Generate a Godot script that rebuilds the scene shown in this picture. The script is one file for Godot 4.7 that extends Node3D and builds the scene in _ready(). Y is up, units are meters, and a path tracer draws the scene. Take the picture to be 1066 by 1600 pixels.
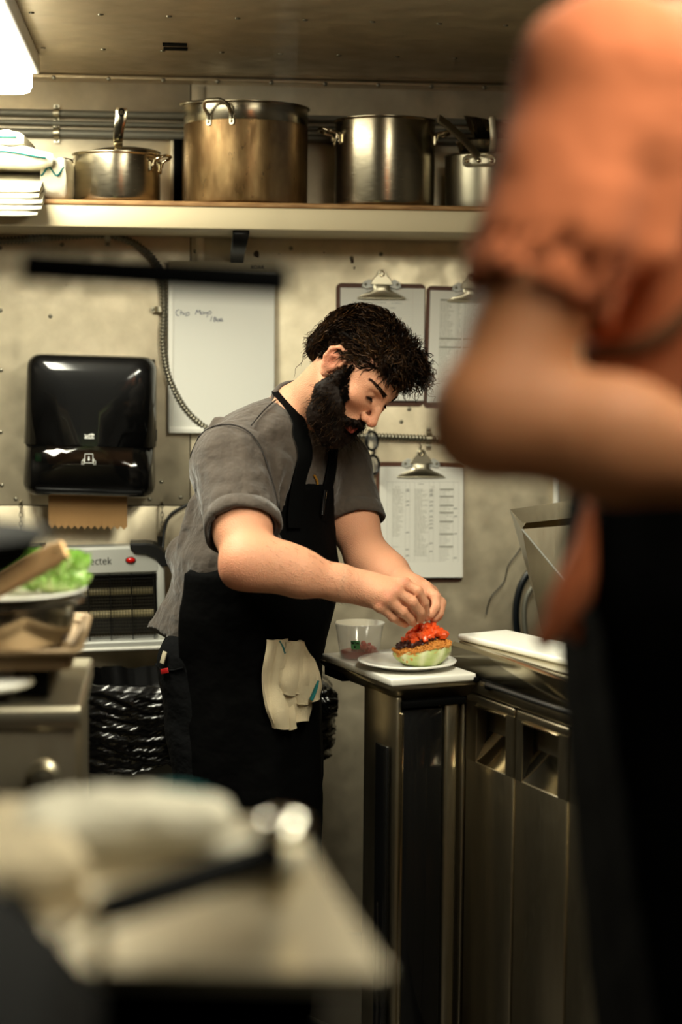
extends Node3D
# A food-truck galley: a bearded cook dresses a wedge of cabbage at the prep fridge, a second person in the foreground.

var M := {}
var taken := {}
var rng := RandomNumberGenerator.new()

func _ready() -> void:
	# camera
	var cam := Camera3D.new()
	cam.name = "camera"
	cam.position = Vector3(0, 1.52, 0)
	cam.rotation_degrees = Vector3(-4.9, -5.5, 0.5)
	cam.fov = 31.89
	cam.near = 0.05
	cam.far = 50.0
	var lens := CameraAttributesPhysical.new()
	lens.frustum_focal_length = 63.0
	lens.frustum_focus_distance = 3.85
	lens.frustum_near = 0.05
	lens.frustum_far = 50.0
	lens.exposure_aperture = 2.15
	cam.attributes = lens
	add_child(cam)
	cam.fov = 31.89
	cam.current = true
	# environment: a closed room, lit by its own lamps
	var we := WorldEnvironment.new()
	we.name = "environment"
	var env := Environment.new()
	env.background_mode = Environment.BG_COLOR
	env.background_color = Color(0, 0, 0)
	env.tonemap_mode = Environment.TONE_MAPPER_LINEAR
	env.tonemap_exposure = 1.9
	env.sdfgi_enabled = true
	env.ssao_enabled = true
	env.ssil_enabled = true
	we.environment = env
	add_child(we)
	rng.seed = 7
	make_materials()
	# ceiling lamps (a fluorescent fitting each, with its light)
	lamp_fitting(Vector3(-0.435, 2.12, -3.66), 0.24, 1.24, 1.6, 6.0, "white fluorescent ceiling light glowing above the towels, by the back wall")
	lamp_fitting(Vector3(0.62, 2.12, -2.34), 0.24, 1.24, 1.6, 6.0, "white fluorescent ceiling light over the prep fridge aisle")
	lamp_fitting(Vector3(0.50, 2.12, -0.95), 0.24, 1.24, 0.15, 6.0, "white fluorescent ceiling light above the second cook")
	room()
	wall_fittings()
	dispenser()
	boards()
	zapper()
	waste_bin()
	shelf_and_pots()
	left_counter()
	right_counter()
	dish()
	cook()
	second_person()
	foreground()

# ---------------------------------------------------------------- naming
func numbered(called: String) -> String:
	if not taken.has(called):
		taken[called] = 0
		return called
	taken[called] += 1
	return "%s_%03d" % [called, taken[called]]

func tag(o: Node, label: String, category := "", group := "", kind := "") -> Node:
	if label != "": o.set_meta("label", label)
	if category != "": o.set_meta("category", category)
	if group != "": o.set_meta("group", group)
	if kind != "": o.set_meta("kind", kind)
	return o

func thing(called: String, label: String, category: String, at := Vector3.ZERO, turn := 0.0, group := "") -> Node3D:
	var o := Node3D.new()
	o.name = numbered(called)
	add_child(o)
	o.position = at
	o.rotation.y = turn
	tag(o, label, category, group)
	return o

func structure(called: String) -> Node3D:
	var o := Node3D.new()
	o.name = numbered(called)
	add_child(o)
	o.set_meta("kind", "structure")
	return o

func part(called: String, g, mat: Material, parent: Node = null) -> MeshInstance3D:
	var o := MeshInstance3D.new()
	var top := parent == null
	o.name = numbered(called) if top else called
	o.mesh = g.done() if g is MB else g
	o.material_override = mat
	if top: add_child(o)
	else: parent.add_child(o, true)
	return o

# ---------------------------------------------------------------- mesh builder
class MB:
	var st := SurfaceTool.new()
	var xf := Transform3D()
	var vol := 0.0
	var n := 0
	var pts := PackedVector3Array()
	var uvs := PackedVector2Array()
	var sms := PackedInt32Array()
	func tri(a: Vector3, b: Vector3, c: Vector3, s := 0, ua := Vector2.ZERO, ub := Vector2.ZERO, uc := Vector2.ZERO) -> void:
		pts.append(xf * a); pts.append(xf * b); pts.append(xf * c)
		uvs.append(ua); uvs.append(ub); uvs.append(uc)
		sms.append(s)
	func quad(a: Vector3, b: Vector3, c: Vector3, d: Vector3, s := 0, ua := Vector2.ZERO, ub := Vector2.ZERO, uc := Vector2.ZERO, ud := Vector2.ZERO) -> void:
		tri(a, b, c, s, ua, ub, uc)
		tri(a, c, d, s, ua, uc, ud)
	func done() -> ArrayMesh:
		# outward winding from the signed volume (closed shapes), clockwise fronts
		var mid := Vector3.ZERO
		for p in pts: mid += p
		mid /= maxf(1.0, pts.size())
		var v := 0.0
		for i in range(0, pts.size(), 3):
			v += (pts[i] - mid).dot((pts[i + 1] - mid).cross(pts[i + 2] - mid))
		var flip := v > 0.0
		st.begin(Mesh.PRIMITIVE_TRIANGLES)
		for i in range(0, pts.size(), 3):
			st.set_smooth_group(-1 if sms[i / 3] < 0 else sms[i / 3])
			for k in ([0, 2, 1] if flip else [0, 1, 2]):
				st.set_uv(uvs[i + k])
				st.add_vertex(pts[i + k])
		st.generate_normals()
		return st.commit()
	# rings of equal size joined by quads; caps as fans
	func loft(rings: Array, closed := true, cap0 := true, cap1 := true, sharp := 0.7, looped := false) -> MB:
		var m: int = rings[0].size()
		var g := 1
		var nr := rings.size()
		var sm: Array = []
		for i in nr - 1:
			sm.append(g)
			if i + 2 < nr:
				# a new smooth group where the profile bends sharply
				var worst := 0.0
				for j in range(0, m, maxi(1, m / 8)):
					var d0: Vector3 = rings[i + 1][j] - rings[i][j]
					var d1: Vector3 = rings[i + 2][j] - rings[i + 1][j]
					if d0.length() > 1e-6 and d1.length() > 1e-6: worst = maxf(worst, d0.angle_to(d1))
				if worst > sharp: g += 1
		for i in nr - 1:
			for j in (m if closed else m - 1):
				var k := (j + 1) % m
				var u0 := float(j) / m
				var u1 := float(j + 1) / m
				var v0 := float(i) / (nr - 1)
				var v1 := float(i + 1) / (nr - 1)
				quad(rings[i][j], rings[i][k], rings[i + 1][k], rings[i + 1][j], sm[i], Vector2(u0, v0), Vector2(u1, v0), Vector2(u1, v1), Vector2(u0, v1))
		if cap0: fan(rings[0], 900)
		if cap1: fan(rings[nr - 1], 901, true)
		return self
	func fan(ring, s: int, rev := false) -> void:
		var c := Vector3.ZERO
		for p in ring: c += p
		c /= ring.size()
		for j in ring.size():
			var a: Vector3 = ring[j]
			var b: Vector3 = ring[(j + 1) % ring.size()]
			if rev: tri(c, a, b, s)
			else: tri(c, b, a, s)
	# profile of (radius, height) spun round y
	func lathe(prof: Array, seg := 32, at := Vector3.ZERO, sharp := 0.6) -> MB:
		var rings := []
		for p in prof:
			var r := PackedVector3Array()
			for j in seg:
				var a := TAU * j / seg
				r.append(at + Vector3(p.x * cos(a), p.y, p.x * sin(a)))
			rings.append(r)
		return loft(rings, true, prof[0].x > 1e-5, prof[-1].x > 1e-5, sharp)
	func box(c: Vector3, s: Vector3, bev := 0.0, b := Basis()) -> MB:
		var h := s * 0.5
		bev = minf(bev, minf(h.x, minf(h.y, h.z)) * 0.98)
		if bev <= 0.0:
			var q := []
			for i in 8: q.append(c + b * Vector3(h.x if i & 1 else -h.x, h.y if i & 2 else -h.y, h.z if i & 4 else -h.z))
			quad(q[0], q[1], q[3], q[2], -1); quad(q[5], q[4], q[6], q[7], -1)
			quad(q[4], q[0], q[2], q[6], -1); quad(q[1], q[5], q[7], q[3], -1)
			quad(q[2], q[3], q[7], q[6], -1); quad(q[4], q[5], q[1], q[0], -1)
			return self
		var rings := []
		var nb := 3
		for side in 2:
			for i in nb:
				var t := PI * 0.5 * i / (nb - 1)
				var y := h.y - bev + bev * sin(t if side else PI * 0.5 - t)
				var off := bev * cos(t if side else PI * 0.5 - t)
				if not side: y = -y
				var r := PackedVector3Array()
				for cnr in 4:
					for k in 3:
						var a := PI * 0.5 * (cnr + k * 0.5)
						var cx := (h.x - bev) * (1 if cnr in [0, 3] else -1)
						var cz := (h.z - bev) * (1 if cnr in [0, 1] else -1)
						r.append(c + b * Vector3(cx + off * cos(a), y, cz + off * sin(a)))
				rings.append(r)
		return loft(rings, true, true, true, 1.3)
	func ball(c: Vector3, r: Vector3, seg := 16, b := Basis()) -> MB:
		var rings := []
		var nr := maxi(6, seg / 2)
		for i in range(1, nr):
			var t := PI * i / nr
			var q := PackedVector3Array()
			for j in seg:
				var a := TAU * j / seg
				q.append(c + b * Vector3(r.x * sin(t) * cos(a), r.y * cos(t), r.z * sin(t) * sin(a)))
			rings.append(q)
		loft(rings, true, false, false, 9.0)
		for e in 2:
			var pole := c + b * Vector3(0, r.y if e == 0 else -r.y, 0)
			var q2: PackedVector3Array = rings[0] if e == 0 else rings[-1]
			for j in seg:
				var k := (j + 1) % seg
				if e == 0: tri(pole, q2[k], q2[j], 1)
				else: tri(pole, q2[j], q2[k], 1)
		return self
	# tube along points; radius a number or an array
	func tube(p: Array, rad, seg := 8, looped := false, cap := true, flat := 1.0, up0 := Vector3.ZERO) -> MB:
		var m := p.size()
		var rings := []
		var up := up0
		for i in m:
			var t: Vector3
			if looped: t = (p[(i + 1) % m] - p[(i - 1 + m) % m]).normalized()
			else: t = (p[mini(i + 1, m - 1)] - p[maxi(i - 1, 0)]).normalized()
			if up == Vector3.ZERO:
				up = Vector3.UP if absf(t.y) < 0.9 else Vector3.RIGHT
			var s := t.cross(up).normalized()
			up = s.cross(t).normalized()
			if up0 != Vector3.ZERO: pass
			var r: float = rad[i] if rad is Array or rad is PackedFloat32Array else rad
			var q := PackedVector3Array()
			for j in seg:
				var a := TAU * j / seg
				q.append(p[i] + (s * cos(a) + up * sin(a) * flat) * r)
			rings.append(q)
		if looped: rings.append(rings[0])
		return loft(rings, true, cap and not looped, cap and not looped, 9.0)
	# polygon in xy, pulled along z from z0 to z1, edges bevelled inwards
	func prism(poly: PackedVector2Array, z0: float, z1: float, bev := 0.0) -> MB:
		var ar := 0.0
		for i in poly.size(): ar += poly[i].cross(poly[(i + 1) % poly.size()])
		var sgn := 1.0 if ar > 0 else -1.0
		var inner := PackedVector2Array()
		var m := poly.size()
		for i in m:
			var e0 := (poly[i] - poly[(i - 1 + m) % m]).normalized()
			var e1 := (poly[(i + 1) % m] - poly[i]).normalized()
			var n0 := Vector2(-e0.y, e0.x) * sgn
			var n1 := Vector2(-e1.y, e1.x) * sgn
			var nn := (n0 + n1)
			nn = nn / maxf(0.3, nn.length_squared() * 0.5)
			inner.append(poly[i] + nn * bev)
		var rings := []
		var lv := [[inner, z0], [poly, z0 + bev], [poly, z1 - bev], [inner, z1]] if bev > 0 else [[poly, z0], [poly, z1]]
		for l in lv:
			var q := PackedVector3Array()
			for p in l[0]: q.append(Vector3(p.x, p.y, l[1]))
			rings.append(q)
		for i in rings.size() - 1:
			for j in m:
				var k := (j + 1) % m
				var smooth: bool = (poly[k] - poly[j]).length() < 0.012 and m > 8
				quad(rings[i][j], rings[i][k], rings[i + 1][k], rings[i + 1][j], (i + 1) if smooth else -1)
		var tr := Geometry2D.triangulate_polygon(inner if bev > 0 else poly)
		var src: PackedVector2Array = inner if bev > 0 else poly
		for i in range(0, tr.size(), 3):
			var a := src[tr[i]]; var b := src[tr[i + 1]]; var c := src[tr[i + 2]]
			tri(Vector3(a.x, a.y, z0), Vector3(b.x, b.y, z0), Vector3(c.x, c.y, z0), 950)
			tri(Vector3(a.x, a.y, z1), Vector3(c.x, c.y, z1), Vector3(b.x, b.y, z1), 951)
			# caps wound opposite ways
		fix_caps(sgn, tr.size() / 3)
		return self
	func fix_caps(sgn: float, count: int) -> void:
		# the sides run (j, k, k+1, j+1); make the caps agree with them
		var base := pts.size() - count * 6
		for i in count:
			var a := pts[base + i * 6]; var b := pts[base + i * 6 + 1]; var c := pts[base + i * 6 + 2]
			var nz := (xf.basis.inverse() * (b - a).cross(c - a)).z
			# sides of a counter-clockwise polygon face outwards by the right hand: the near cap then looks down -z
			var want := -1.0 if sgn > 0 else 1.0
			if signf(nz) != want:
				pts[base + i * 6 + 1] = c; pts[base + i * 6 + 2] = b
				var e := pts[base + i * 6 + 4]
				pts[base + i * 6 + 4] = pts[base + i * 6 + 5]; pts[base + i * 6 + 5] = e
	# a sheet from a function of (u, v) with thickness
	func sheet(nu: int, nv: int, f: Callable, thick := 0.0) -> MB:
		var g := []
		for i in nu + 1:
			var row := []
			for j in nv + 1: row.append(f.call(float(i) / nu, float(j) / nv))
			g.append(row)
		var nrm := func(i: int, j: int) -> Vector3:
			var du: Vector3 = g[mini(i + 1, nu)][j] - g[maxi(i - 1, 0)][j]
			var dv: Vector3 = g[i][mini(j + 1, nv)] - g[i][maxi(j - 1, 0)]
			return du.cross(dv).normalized()
		var b := []
		if thick != 0.0:
			for i in nu + 1:
				var row := []
				for j in nv + 1: row.append(g[i][j] - nrm.call(i, j) * thick)
				b.append(row)
		for i in nu:
			for j in nv:
				var ua := Vector2(float(i) / nu, float(j) / nv); var ub := Vector2(float(i + 1) / nu, float(j) / nv)
				var uc := Vector2(float(i + 1) / nu, float(j + 1) / nv); var ud := Vector2(float(i) / nu, float(j + 1) / nv)
				quad(g[i][j], g[i + 1][j], g[i + 1][j + 1], g[i][j + 1], 1, ua, ub, uc, ud)
				if thick != 0.0: quad(b[i][j], b[i][j + 1], b[i + 1][j + 1], b[i + 1][j], 2, ua, ud, uc, ub)
		if thick != 0.0:
			for i in nu:
				quad(g[i][0], b[i][0], b[i + 1][0], g[i + 1][0], 3)
				quad(g[i][nv], g[i + 1][nv], b[i + 1][nv], b[i][nv], 4)
			for j in nv:
				quad(g[0][j], g[0][j + 1], b[0][j + 1], b[0][j], 5)
				quad(g[nu][j], b[nu][j], b[nu][j + 1], g[nu][j + 1], 6)
		return self

func rrect(w: float, h: float, r: float, nseg := 5) -> PackedVector2Array:
	var q := PackedVector2Array()
	for c in 4:
		for k in nseg + 1:
			var a := PI * 0.5 * (c + float(k) / nseg)
			q.append(Vector2((w * 0.5 - r) * (1 if c in [0, 3] else -1) + r * cos(a), (h * 0.5 - r) * (1 if c in [0, 1] else -1) + r * sin(a)))
	return q

func ring_xy(poly: PackedVector2Array, z: float, off := Vector2.ZERO, k := Vector2.ONE) -> PackedVector3Array:
	var q := PackedVector3Array()
	for p in poly: q.append(Vector3(p.x * k.x + off.x, p.y * k.y + off.y, z))
	return q

func ring_xz(poly: PackedVector2Array, y: float, off := Vector2.ZERO) -> PackedVector3Array:
	var q := PackedVector3Array()
	for p in poly: q.append(Vector3(p.x + off.x, y, p.y + off.y))
	return q

# a smooth curve through points
func curve(p: Array, steps := 8) -> Array:
	var out := []
	for i in p.size() - 1:
		var a: Vector3 = p[maxi(i - 1, 0)]; var b: Vector3 = p[i]; var c: Vector3 = p[i + 1]; var d: Vector3 = p[mini(i + 2, p.size() - 1)]
		for k in steps: out.append(b.cubic_interpolate(c, a, d, float(k) / steps))
	out.append(p[-1])
	return out

func frame(z: Vector3, up := Vector3.UP) -> Basis:
	var zz := z.normalized()
	var x := up.cross(zz).normalized()
	return Basis(x, zz.cross(x), zz)

func text_mesh(t: String, size: float, depth: float, bold := true, serif := false) -> Mesh:
	var tm := TextMesh.new()
	var f := SystemFont.new()
	f.font_names = PackedStringArray(["Droid Serif" if serif else "Droid Sans"])
	f.font_weight = 700 if bold else 400
	tm.font = f
	tm.text = t
	tm.font_size = 64
	tm.pixel_size = size / 64.0
	tm.depth = depth
	tm.curve_step = 2.0
	return tm

# ---------------------------------------------------------------- body fields: capsules and ellipsoids joined smoothly, meshed by surface nets
class SDF:
	var kind := PackedInt32Array()   # 0 capsule, 1 ellipsoid
	var a := PackedVector3Array()
	var b := PackedVector3Array()
	var ra := PackedFloat32Array()
	var rb := PackedFloat32Array()
	var k := PackedFloat32Array()
	var inv: Array[Transform3D] = []
	var cut := PackedInt32Array()
	var mask = null
	var open_end := false   # leave out the flat cap where the mask cuts
	var offset := 0.0
	func cap(p: Vector3, q: Vector3, r0: float, r1: float, kk := 0.02, carve := 0) -> SDF:
		kind.append(0); a.append(p); b.append(q); ra.append(r0); rb.append(r1); k.append(kk); inv.append(Transform3D()); cut.append(carve)
		return self
	func ell(c: Vector3, r: Vector3, basis := Basis(), kk := 0.02, carve := 0) -> SDF:
		kind.append(1); a.append(c); b.append(r); ra.append(r[r.min_axis_index()]); rb.append(r[r.max_axis_index()]); k.append(kk)
		inv.append(Transform3D(basis, c).affine_inverse()); cut.append(carve)
		return self
	func chain(p: Array, r: Array, kk := 0.01) -> SDF:
		for i in p.size() - 1: cap(p[i], p[i + 1], r[i], r[i + 1], kk)
		return self
	func one(i: int, p: Vector3) -> float:
		if kind[i] == 0:
			var ab := b[i] - a[i]
			var pa := p - a[i]
			var t := clampf(pa.dot(ab) / maxf(1e-9, ab.length_squared()), 0.0, 1.0)
			return (pa - ab * t).length() - lerpf(ra[i], rb[i], t)
		var q: Vector3 = inv[i] * p
		var r := b[i]
		var k0 := (q / r).length()
		var k1 := (q / (r * r)).length()
		return k0 * (k0 - 1.0) / maxf(k1, 1e-6)
	func raw(p: Vector3, ids) -> float:
		var d := 10.0
		for i in ids:
			var e := one(i, p)
			var kk := k[i]
			if cut[i]:
				var h := clampf(0.5 - 0.5 * (d + e) / kk, 0.0, 1.0)
				d = lerpf(d, -e, h) + kk * h * (1.0 - h)
			else:
				var h := clampf(0.5 + 0.5 * (d - e) / kk, 0.0, 1.0)
				d = lerpf(d, e, h) - kk * h * (1.0 - h)
		return d - offset
	func at(p: Vector3) -> float:
		return raw(p, range(kind.size()))
	func grad(p: Vector3) -> Vector3:
		var e := 0.002
		return Vector3(at(p + Vector3(e, 0, 0)) - at(p - Vector3(e, 0, 0)), at(p + Vector3(0, e, 0)) - at(p - Vector3(0, e, 0)), at(p + Vector3(0, 0, e)) - at(p - Vector3(0, 0, e))).normalized()
	# moves a point onto the surface, d outside it
	func snap(p: Vector3, d := 0.0, steps := 5) -> Vector3:
		for i in steps: p -= grad(p) * (at(p) - d)
		return p
	func mesh(lo: Vector3, hi: Vector3, cell: float, tint = null, relief = null) -> ArrayMesh:
		var N := 5
		var bs := cell * N
		var nb := Vector3i(((hi - lo) / bs).ceil())
		var sx := nb.y * N + 2
		var sz := nb.z * N + 2
		var verts := PackedVector3Array()
		var cells := {}
		var signs := {}
		var half := bs * 0.8661
		var all := range(kind.size())
		var W := N + 1
		var val := PackedFloat32Array()
		val.resize(W * W * W)
		var has_mask := mask != null
		var has_relief := relief != null
		for bi in nb.x:
			for bj in nb.y:
				for bk in nb.z:
					var o := lo + Vector3(bi, bj, bk) * bs
					var c := o + Vector3.ONE * bs * 0.5
					var near := []
					var best := 10.0
					var ds := PackedFloat32Array()
					for i in all:
						var e := one(i, c)
						ds.append(e)
						if not cut[i]: best = minf(best, e)
					if best - offset > half * 1.5 + 0.03: continue
					for i in all:
						var ee := ds[i]
						if ee < maxf(best, 0.0) + half * 2.6 + k[i] * 1.5 + absf(offset): near.append(i)
					var dc := raw(c, near)
					if absf(dc) > half * 1.6 + 0.02: 
						if dc > 0.0 or not has_mask: continue
					if has_mask:
						var mc: float = mask.call(c)
						if mc > half * 1.5 + 0.01: continue
						if absf(dc) > half * 1.6 + 0.02 and absf(mc) > half * 1.5 + 0.01: continue
					var at0 := 0
					var pos := false
					var neg := false
					for i in W:
						for j in W:
							for l in W:
								var p := o + Vector3(i, j, l) * cell
								var d := raw(p, near)
								if has_relief and absf(d) < cell * 2.5: d -= relief.call(p)
								if has_mask: d = maxf(d, mask.call(p))
								val[at0] = d
								at0 += 1
								if d < 0.0: neg = true
								else: pos = true
					if not (pos and neg): continue
					for i in N:
						for j in N:
							for l in N:
								var q := (i * W + j) * W + l
								var v0 := val[q]; var v1 := val[q + W * W]; var v2 := val[q + W]; var v3 := val[q + W * W + W]
								var v4 := val[q + 1]; var v5 := val[q + W * W + 1]; var v6 := val[q + W + 1]; var v7 := val[q + W * W + W + 1]
								var m := int(v0 < 0.0) + int(v1 < 0.0) + int(v2 < 0.0) + int(v3 < 0.0) + int(v4 < 0.0) + int(v5 < 0.0) + int(v6 < 0.0) + int(v7 < 0.0)
								if m == 0 or m == 8: continue
								var s := Vector3.ZERO
								var cnt := 0
								if (v0 < 0.0) != (v1 < 0.0): s += Vector3(v0 / (v0 - v1), 0, 0); cnt += 1
								if (v2 < 0.0) != (v3 < 0.0): s += Vector3(v2 / (v2 - v3), 1, 0); cnt += 1
								if (v4 < 0.0) != (v5 < 0.0): s += Vector3(v4 / (v4 - v5), 0, 1); cnt += 1
								if (v6 < 0.0) != (v7 < 0.0): s += Vector3(v6 / (v6 - v7), 1, 1); cnt += 1
								if (v0 < 0.0) != (v2 < 0.0): s += Vector3(0, v0 / (v0 - v2), 0); cnt += 1
								if (v1 < 0.0) != (v3 < 0.0): s += Vector3(1, v1 / (v1 - v3), 0); cnt += 1
								if (v4 < 0.0) != (v6 < 0.0): s += Vector3(0, v4 / (v4 - v6), 1); cnt += 1
								if (v5 < 0.0) != (v7 < 0.0): s += Vector3(1, v5 / (v5 - v7), 1); cnt += 1
								if (v0 < 0.0) != (v4 < 0.0): s += Vector3(0, 0, v0 / (v0 - v4)); cnt += 1
								if (v1 < 0.0) != (v5 < 0.0): s += Vector3(1, 0, v1 / (v1 - v5)); cnt += 1
								if (v2 < 0.0) != (v6 < 0.0): s += Vector3(0, 1, v2 / (v2 - v6)); cnt += 1
								if (v3 < 0.0) != (v7 < 0.0): s += Vector3(1, 1, v3 / (v3 - v7)); cnt += 1
								var key := ((bi * N + i) * sx + bj * N + j) * sz + bk * N + l
								cells[key] = verts.size()
								signs[key] = (1 if v0 < 0.0 else 0) | (2 if v1 < 0.0 else 0) | (4 if v2 < 0.0 else 0) | (8 if v4 < 0.0 else 0)
								verts.append(o + (Vector3(i, j, l) + s / cnt) * cell)
		var idx := PackedInt32Array()
		var step := [sx * sz, sz, 1]
		for key in cells:
			var g: int = signs[key]
			var in0 := g & 1
			for ax in 3:
				var in1 := 1 if g & (2 << ax) else 0
				if in0 == in1: continue
				var s1: int = step[(ax + 1) % 3]
				var s2: int = step[(ax + 2) % 3]
				var p0: int = cells[key]
				var p1: int = cells.get(key - s1, -1)
				var p2: int = cells.get(key - s1 - s2, -1)
				var p3: int = cells.get(key - s2, -1)
				if p1 < 0 or p2 < 0 or p3 < 0: continue
				if in0: idx.append_array(PackedInt32Array([p0, p2, p1, p0, p3, p2]))
				else: idx.append_array(PackedInt32Array([p0, p1, p2, p0, p2, p3]))
		if open_end and has_mask:
			var kept := PackedInt32Array()
			for i in range(0, idx.size(), 3):
				var flat := true
				for e in 3:
					if mask.call(verts[idx[i + e]]) < -cell * 0.6: flat = false
				if not flat: kept.append_array(PackedInt32Array([idx[i], idx[i + 1], idx[i + 2]]))
			idx = kept
		var nrm := PackedVector3Array()
		nrm.resize(verts.size())
		for i in range(0, idx.size(), 3):
			var fn := (verts[idx[i + 2]] - verts[idx[i]]).cross(verts[idx[i + 1]] - verts[idx[i]])
			nrm[idx[i]] += fn; nrm[idx[i + 1]] += fn; nrm[idx[i + 2]] += fn
		for i in nrm.size(): nrm[i] = nrm[i].normalized()
		var arr := []
		arr.resize(Mesh.ARRAY_MAX)
		arr[Mesh.ARRAY_VERTEX] = verts
		arr[Mesh.ARRAY_NORMAL] = nrm
		arr[Mesh.ARRAY_INDEX] = idx
		if tint != null:
			var col := PackedColorArray()
			for p in verts: col.append(tint.call(p))
			arr[Mesh.ARRAY_COLOR] = col
		var out := ArrayMesh.new()
		out.add_surface_from_arrays(Mesh.PRIMITIVE_TRIANGLES, arr)
		return out

# several meshes as one (a head, hands and a body on grids of their own)
func join(list: Array) -> ArrayMesh:
	var v := PackedVector3Array(); var nn := PackedVector3Array(); var c := PackedColorArray(); var ix := PackedInt32Array()
	for e in list:
		var m: ArrayMesh = e[0]
		var t: Transform3D = e[1]
		var s := m.surface_get_arrays(0)
		var base := v.size()
		for p in s[Mesh.ARRAY_VERTEX]: v.append(t * p)
		for p in s[Mesh.ARRAY_NORMAL]: nn.append((t.basis * p).normalized())
		if s[Mesh.ARRAY_COLOR] != null: c.append_array(s[Mesh.ARRAY_COLOR])
		for i in s[Mesh.ARRAY_INDEX]: ix.append(i + base)
	var arr := []
	arr.resize(Mesh.ARRAY_MAX)
	arr[Mesh.ARRAY_VERTEX] = v
	arr[Mesh.ARRAY_NORMAL] = nn
	arr[Mesh.ARRAY_INDEX] = ix
	if c.size() == v.size(): arr[Mesh.ARRAY_COLOR] = c
	var out := ArrayMesh.new()
	out.add_surface_from_arrays(Mesh.PRIMITIVE_TRIANGLES, arr)
	return out

# ---------------------------------------------------------------- materials
func lin(r: float, g: float, b: float) -> Color:
	return Color(r, g, b).linear_to_srgb()

func mat(col: Color, rough := 0.6, metal := 0.0) -> StandardMaterial3D:
	var m := StandardMaterial3D.new()
	m.albedo_color = col
	m.roughness = rough
	m.metallic = metal
	m.cull_mode = BaseMaterial3D.CULL_DISABLED
	return m

func noise_tex(seed_: int, freq: float, oct := 4, lo := Color.BLACK, hi := Color.WHITE, size := 512, type := FastNoiseLite.TYPE_SIMPLEX_SMOOTH) -> NoiseTexture2D:
	var t := NoiseTexture2D.new()
	var f := FastNoiseLite.new()
	f.seed = seed_
	f.noise_type = type
	f.frequency = freq
	f.fractal_octaves = oct
	t.noise = f
	t.width = size; t.height = size
	t.seamless = true
	var g := Gradient.new()
	g.set_color(0, lo); g.set_color(1, hi)
	t.color_ramp = g
	return t

func tri_tex(m: StandardMaterial3D, scale: Vector3) -> StandardMaterial3D:
	m.uv1_triplanar = true
	m.uv1_scale = scale
	return m

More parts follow.
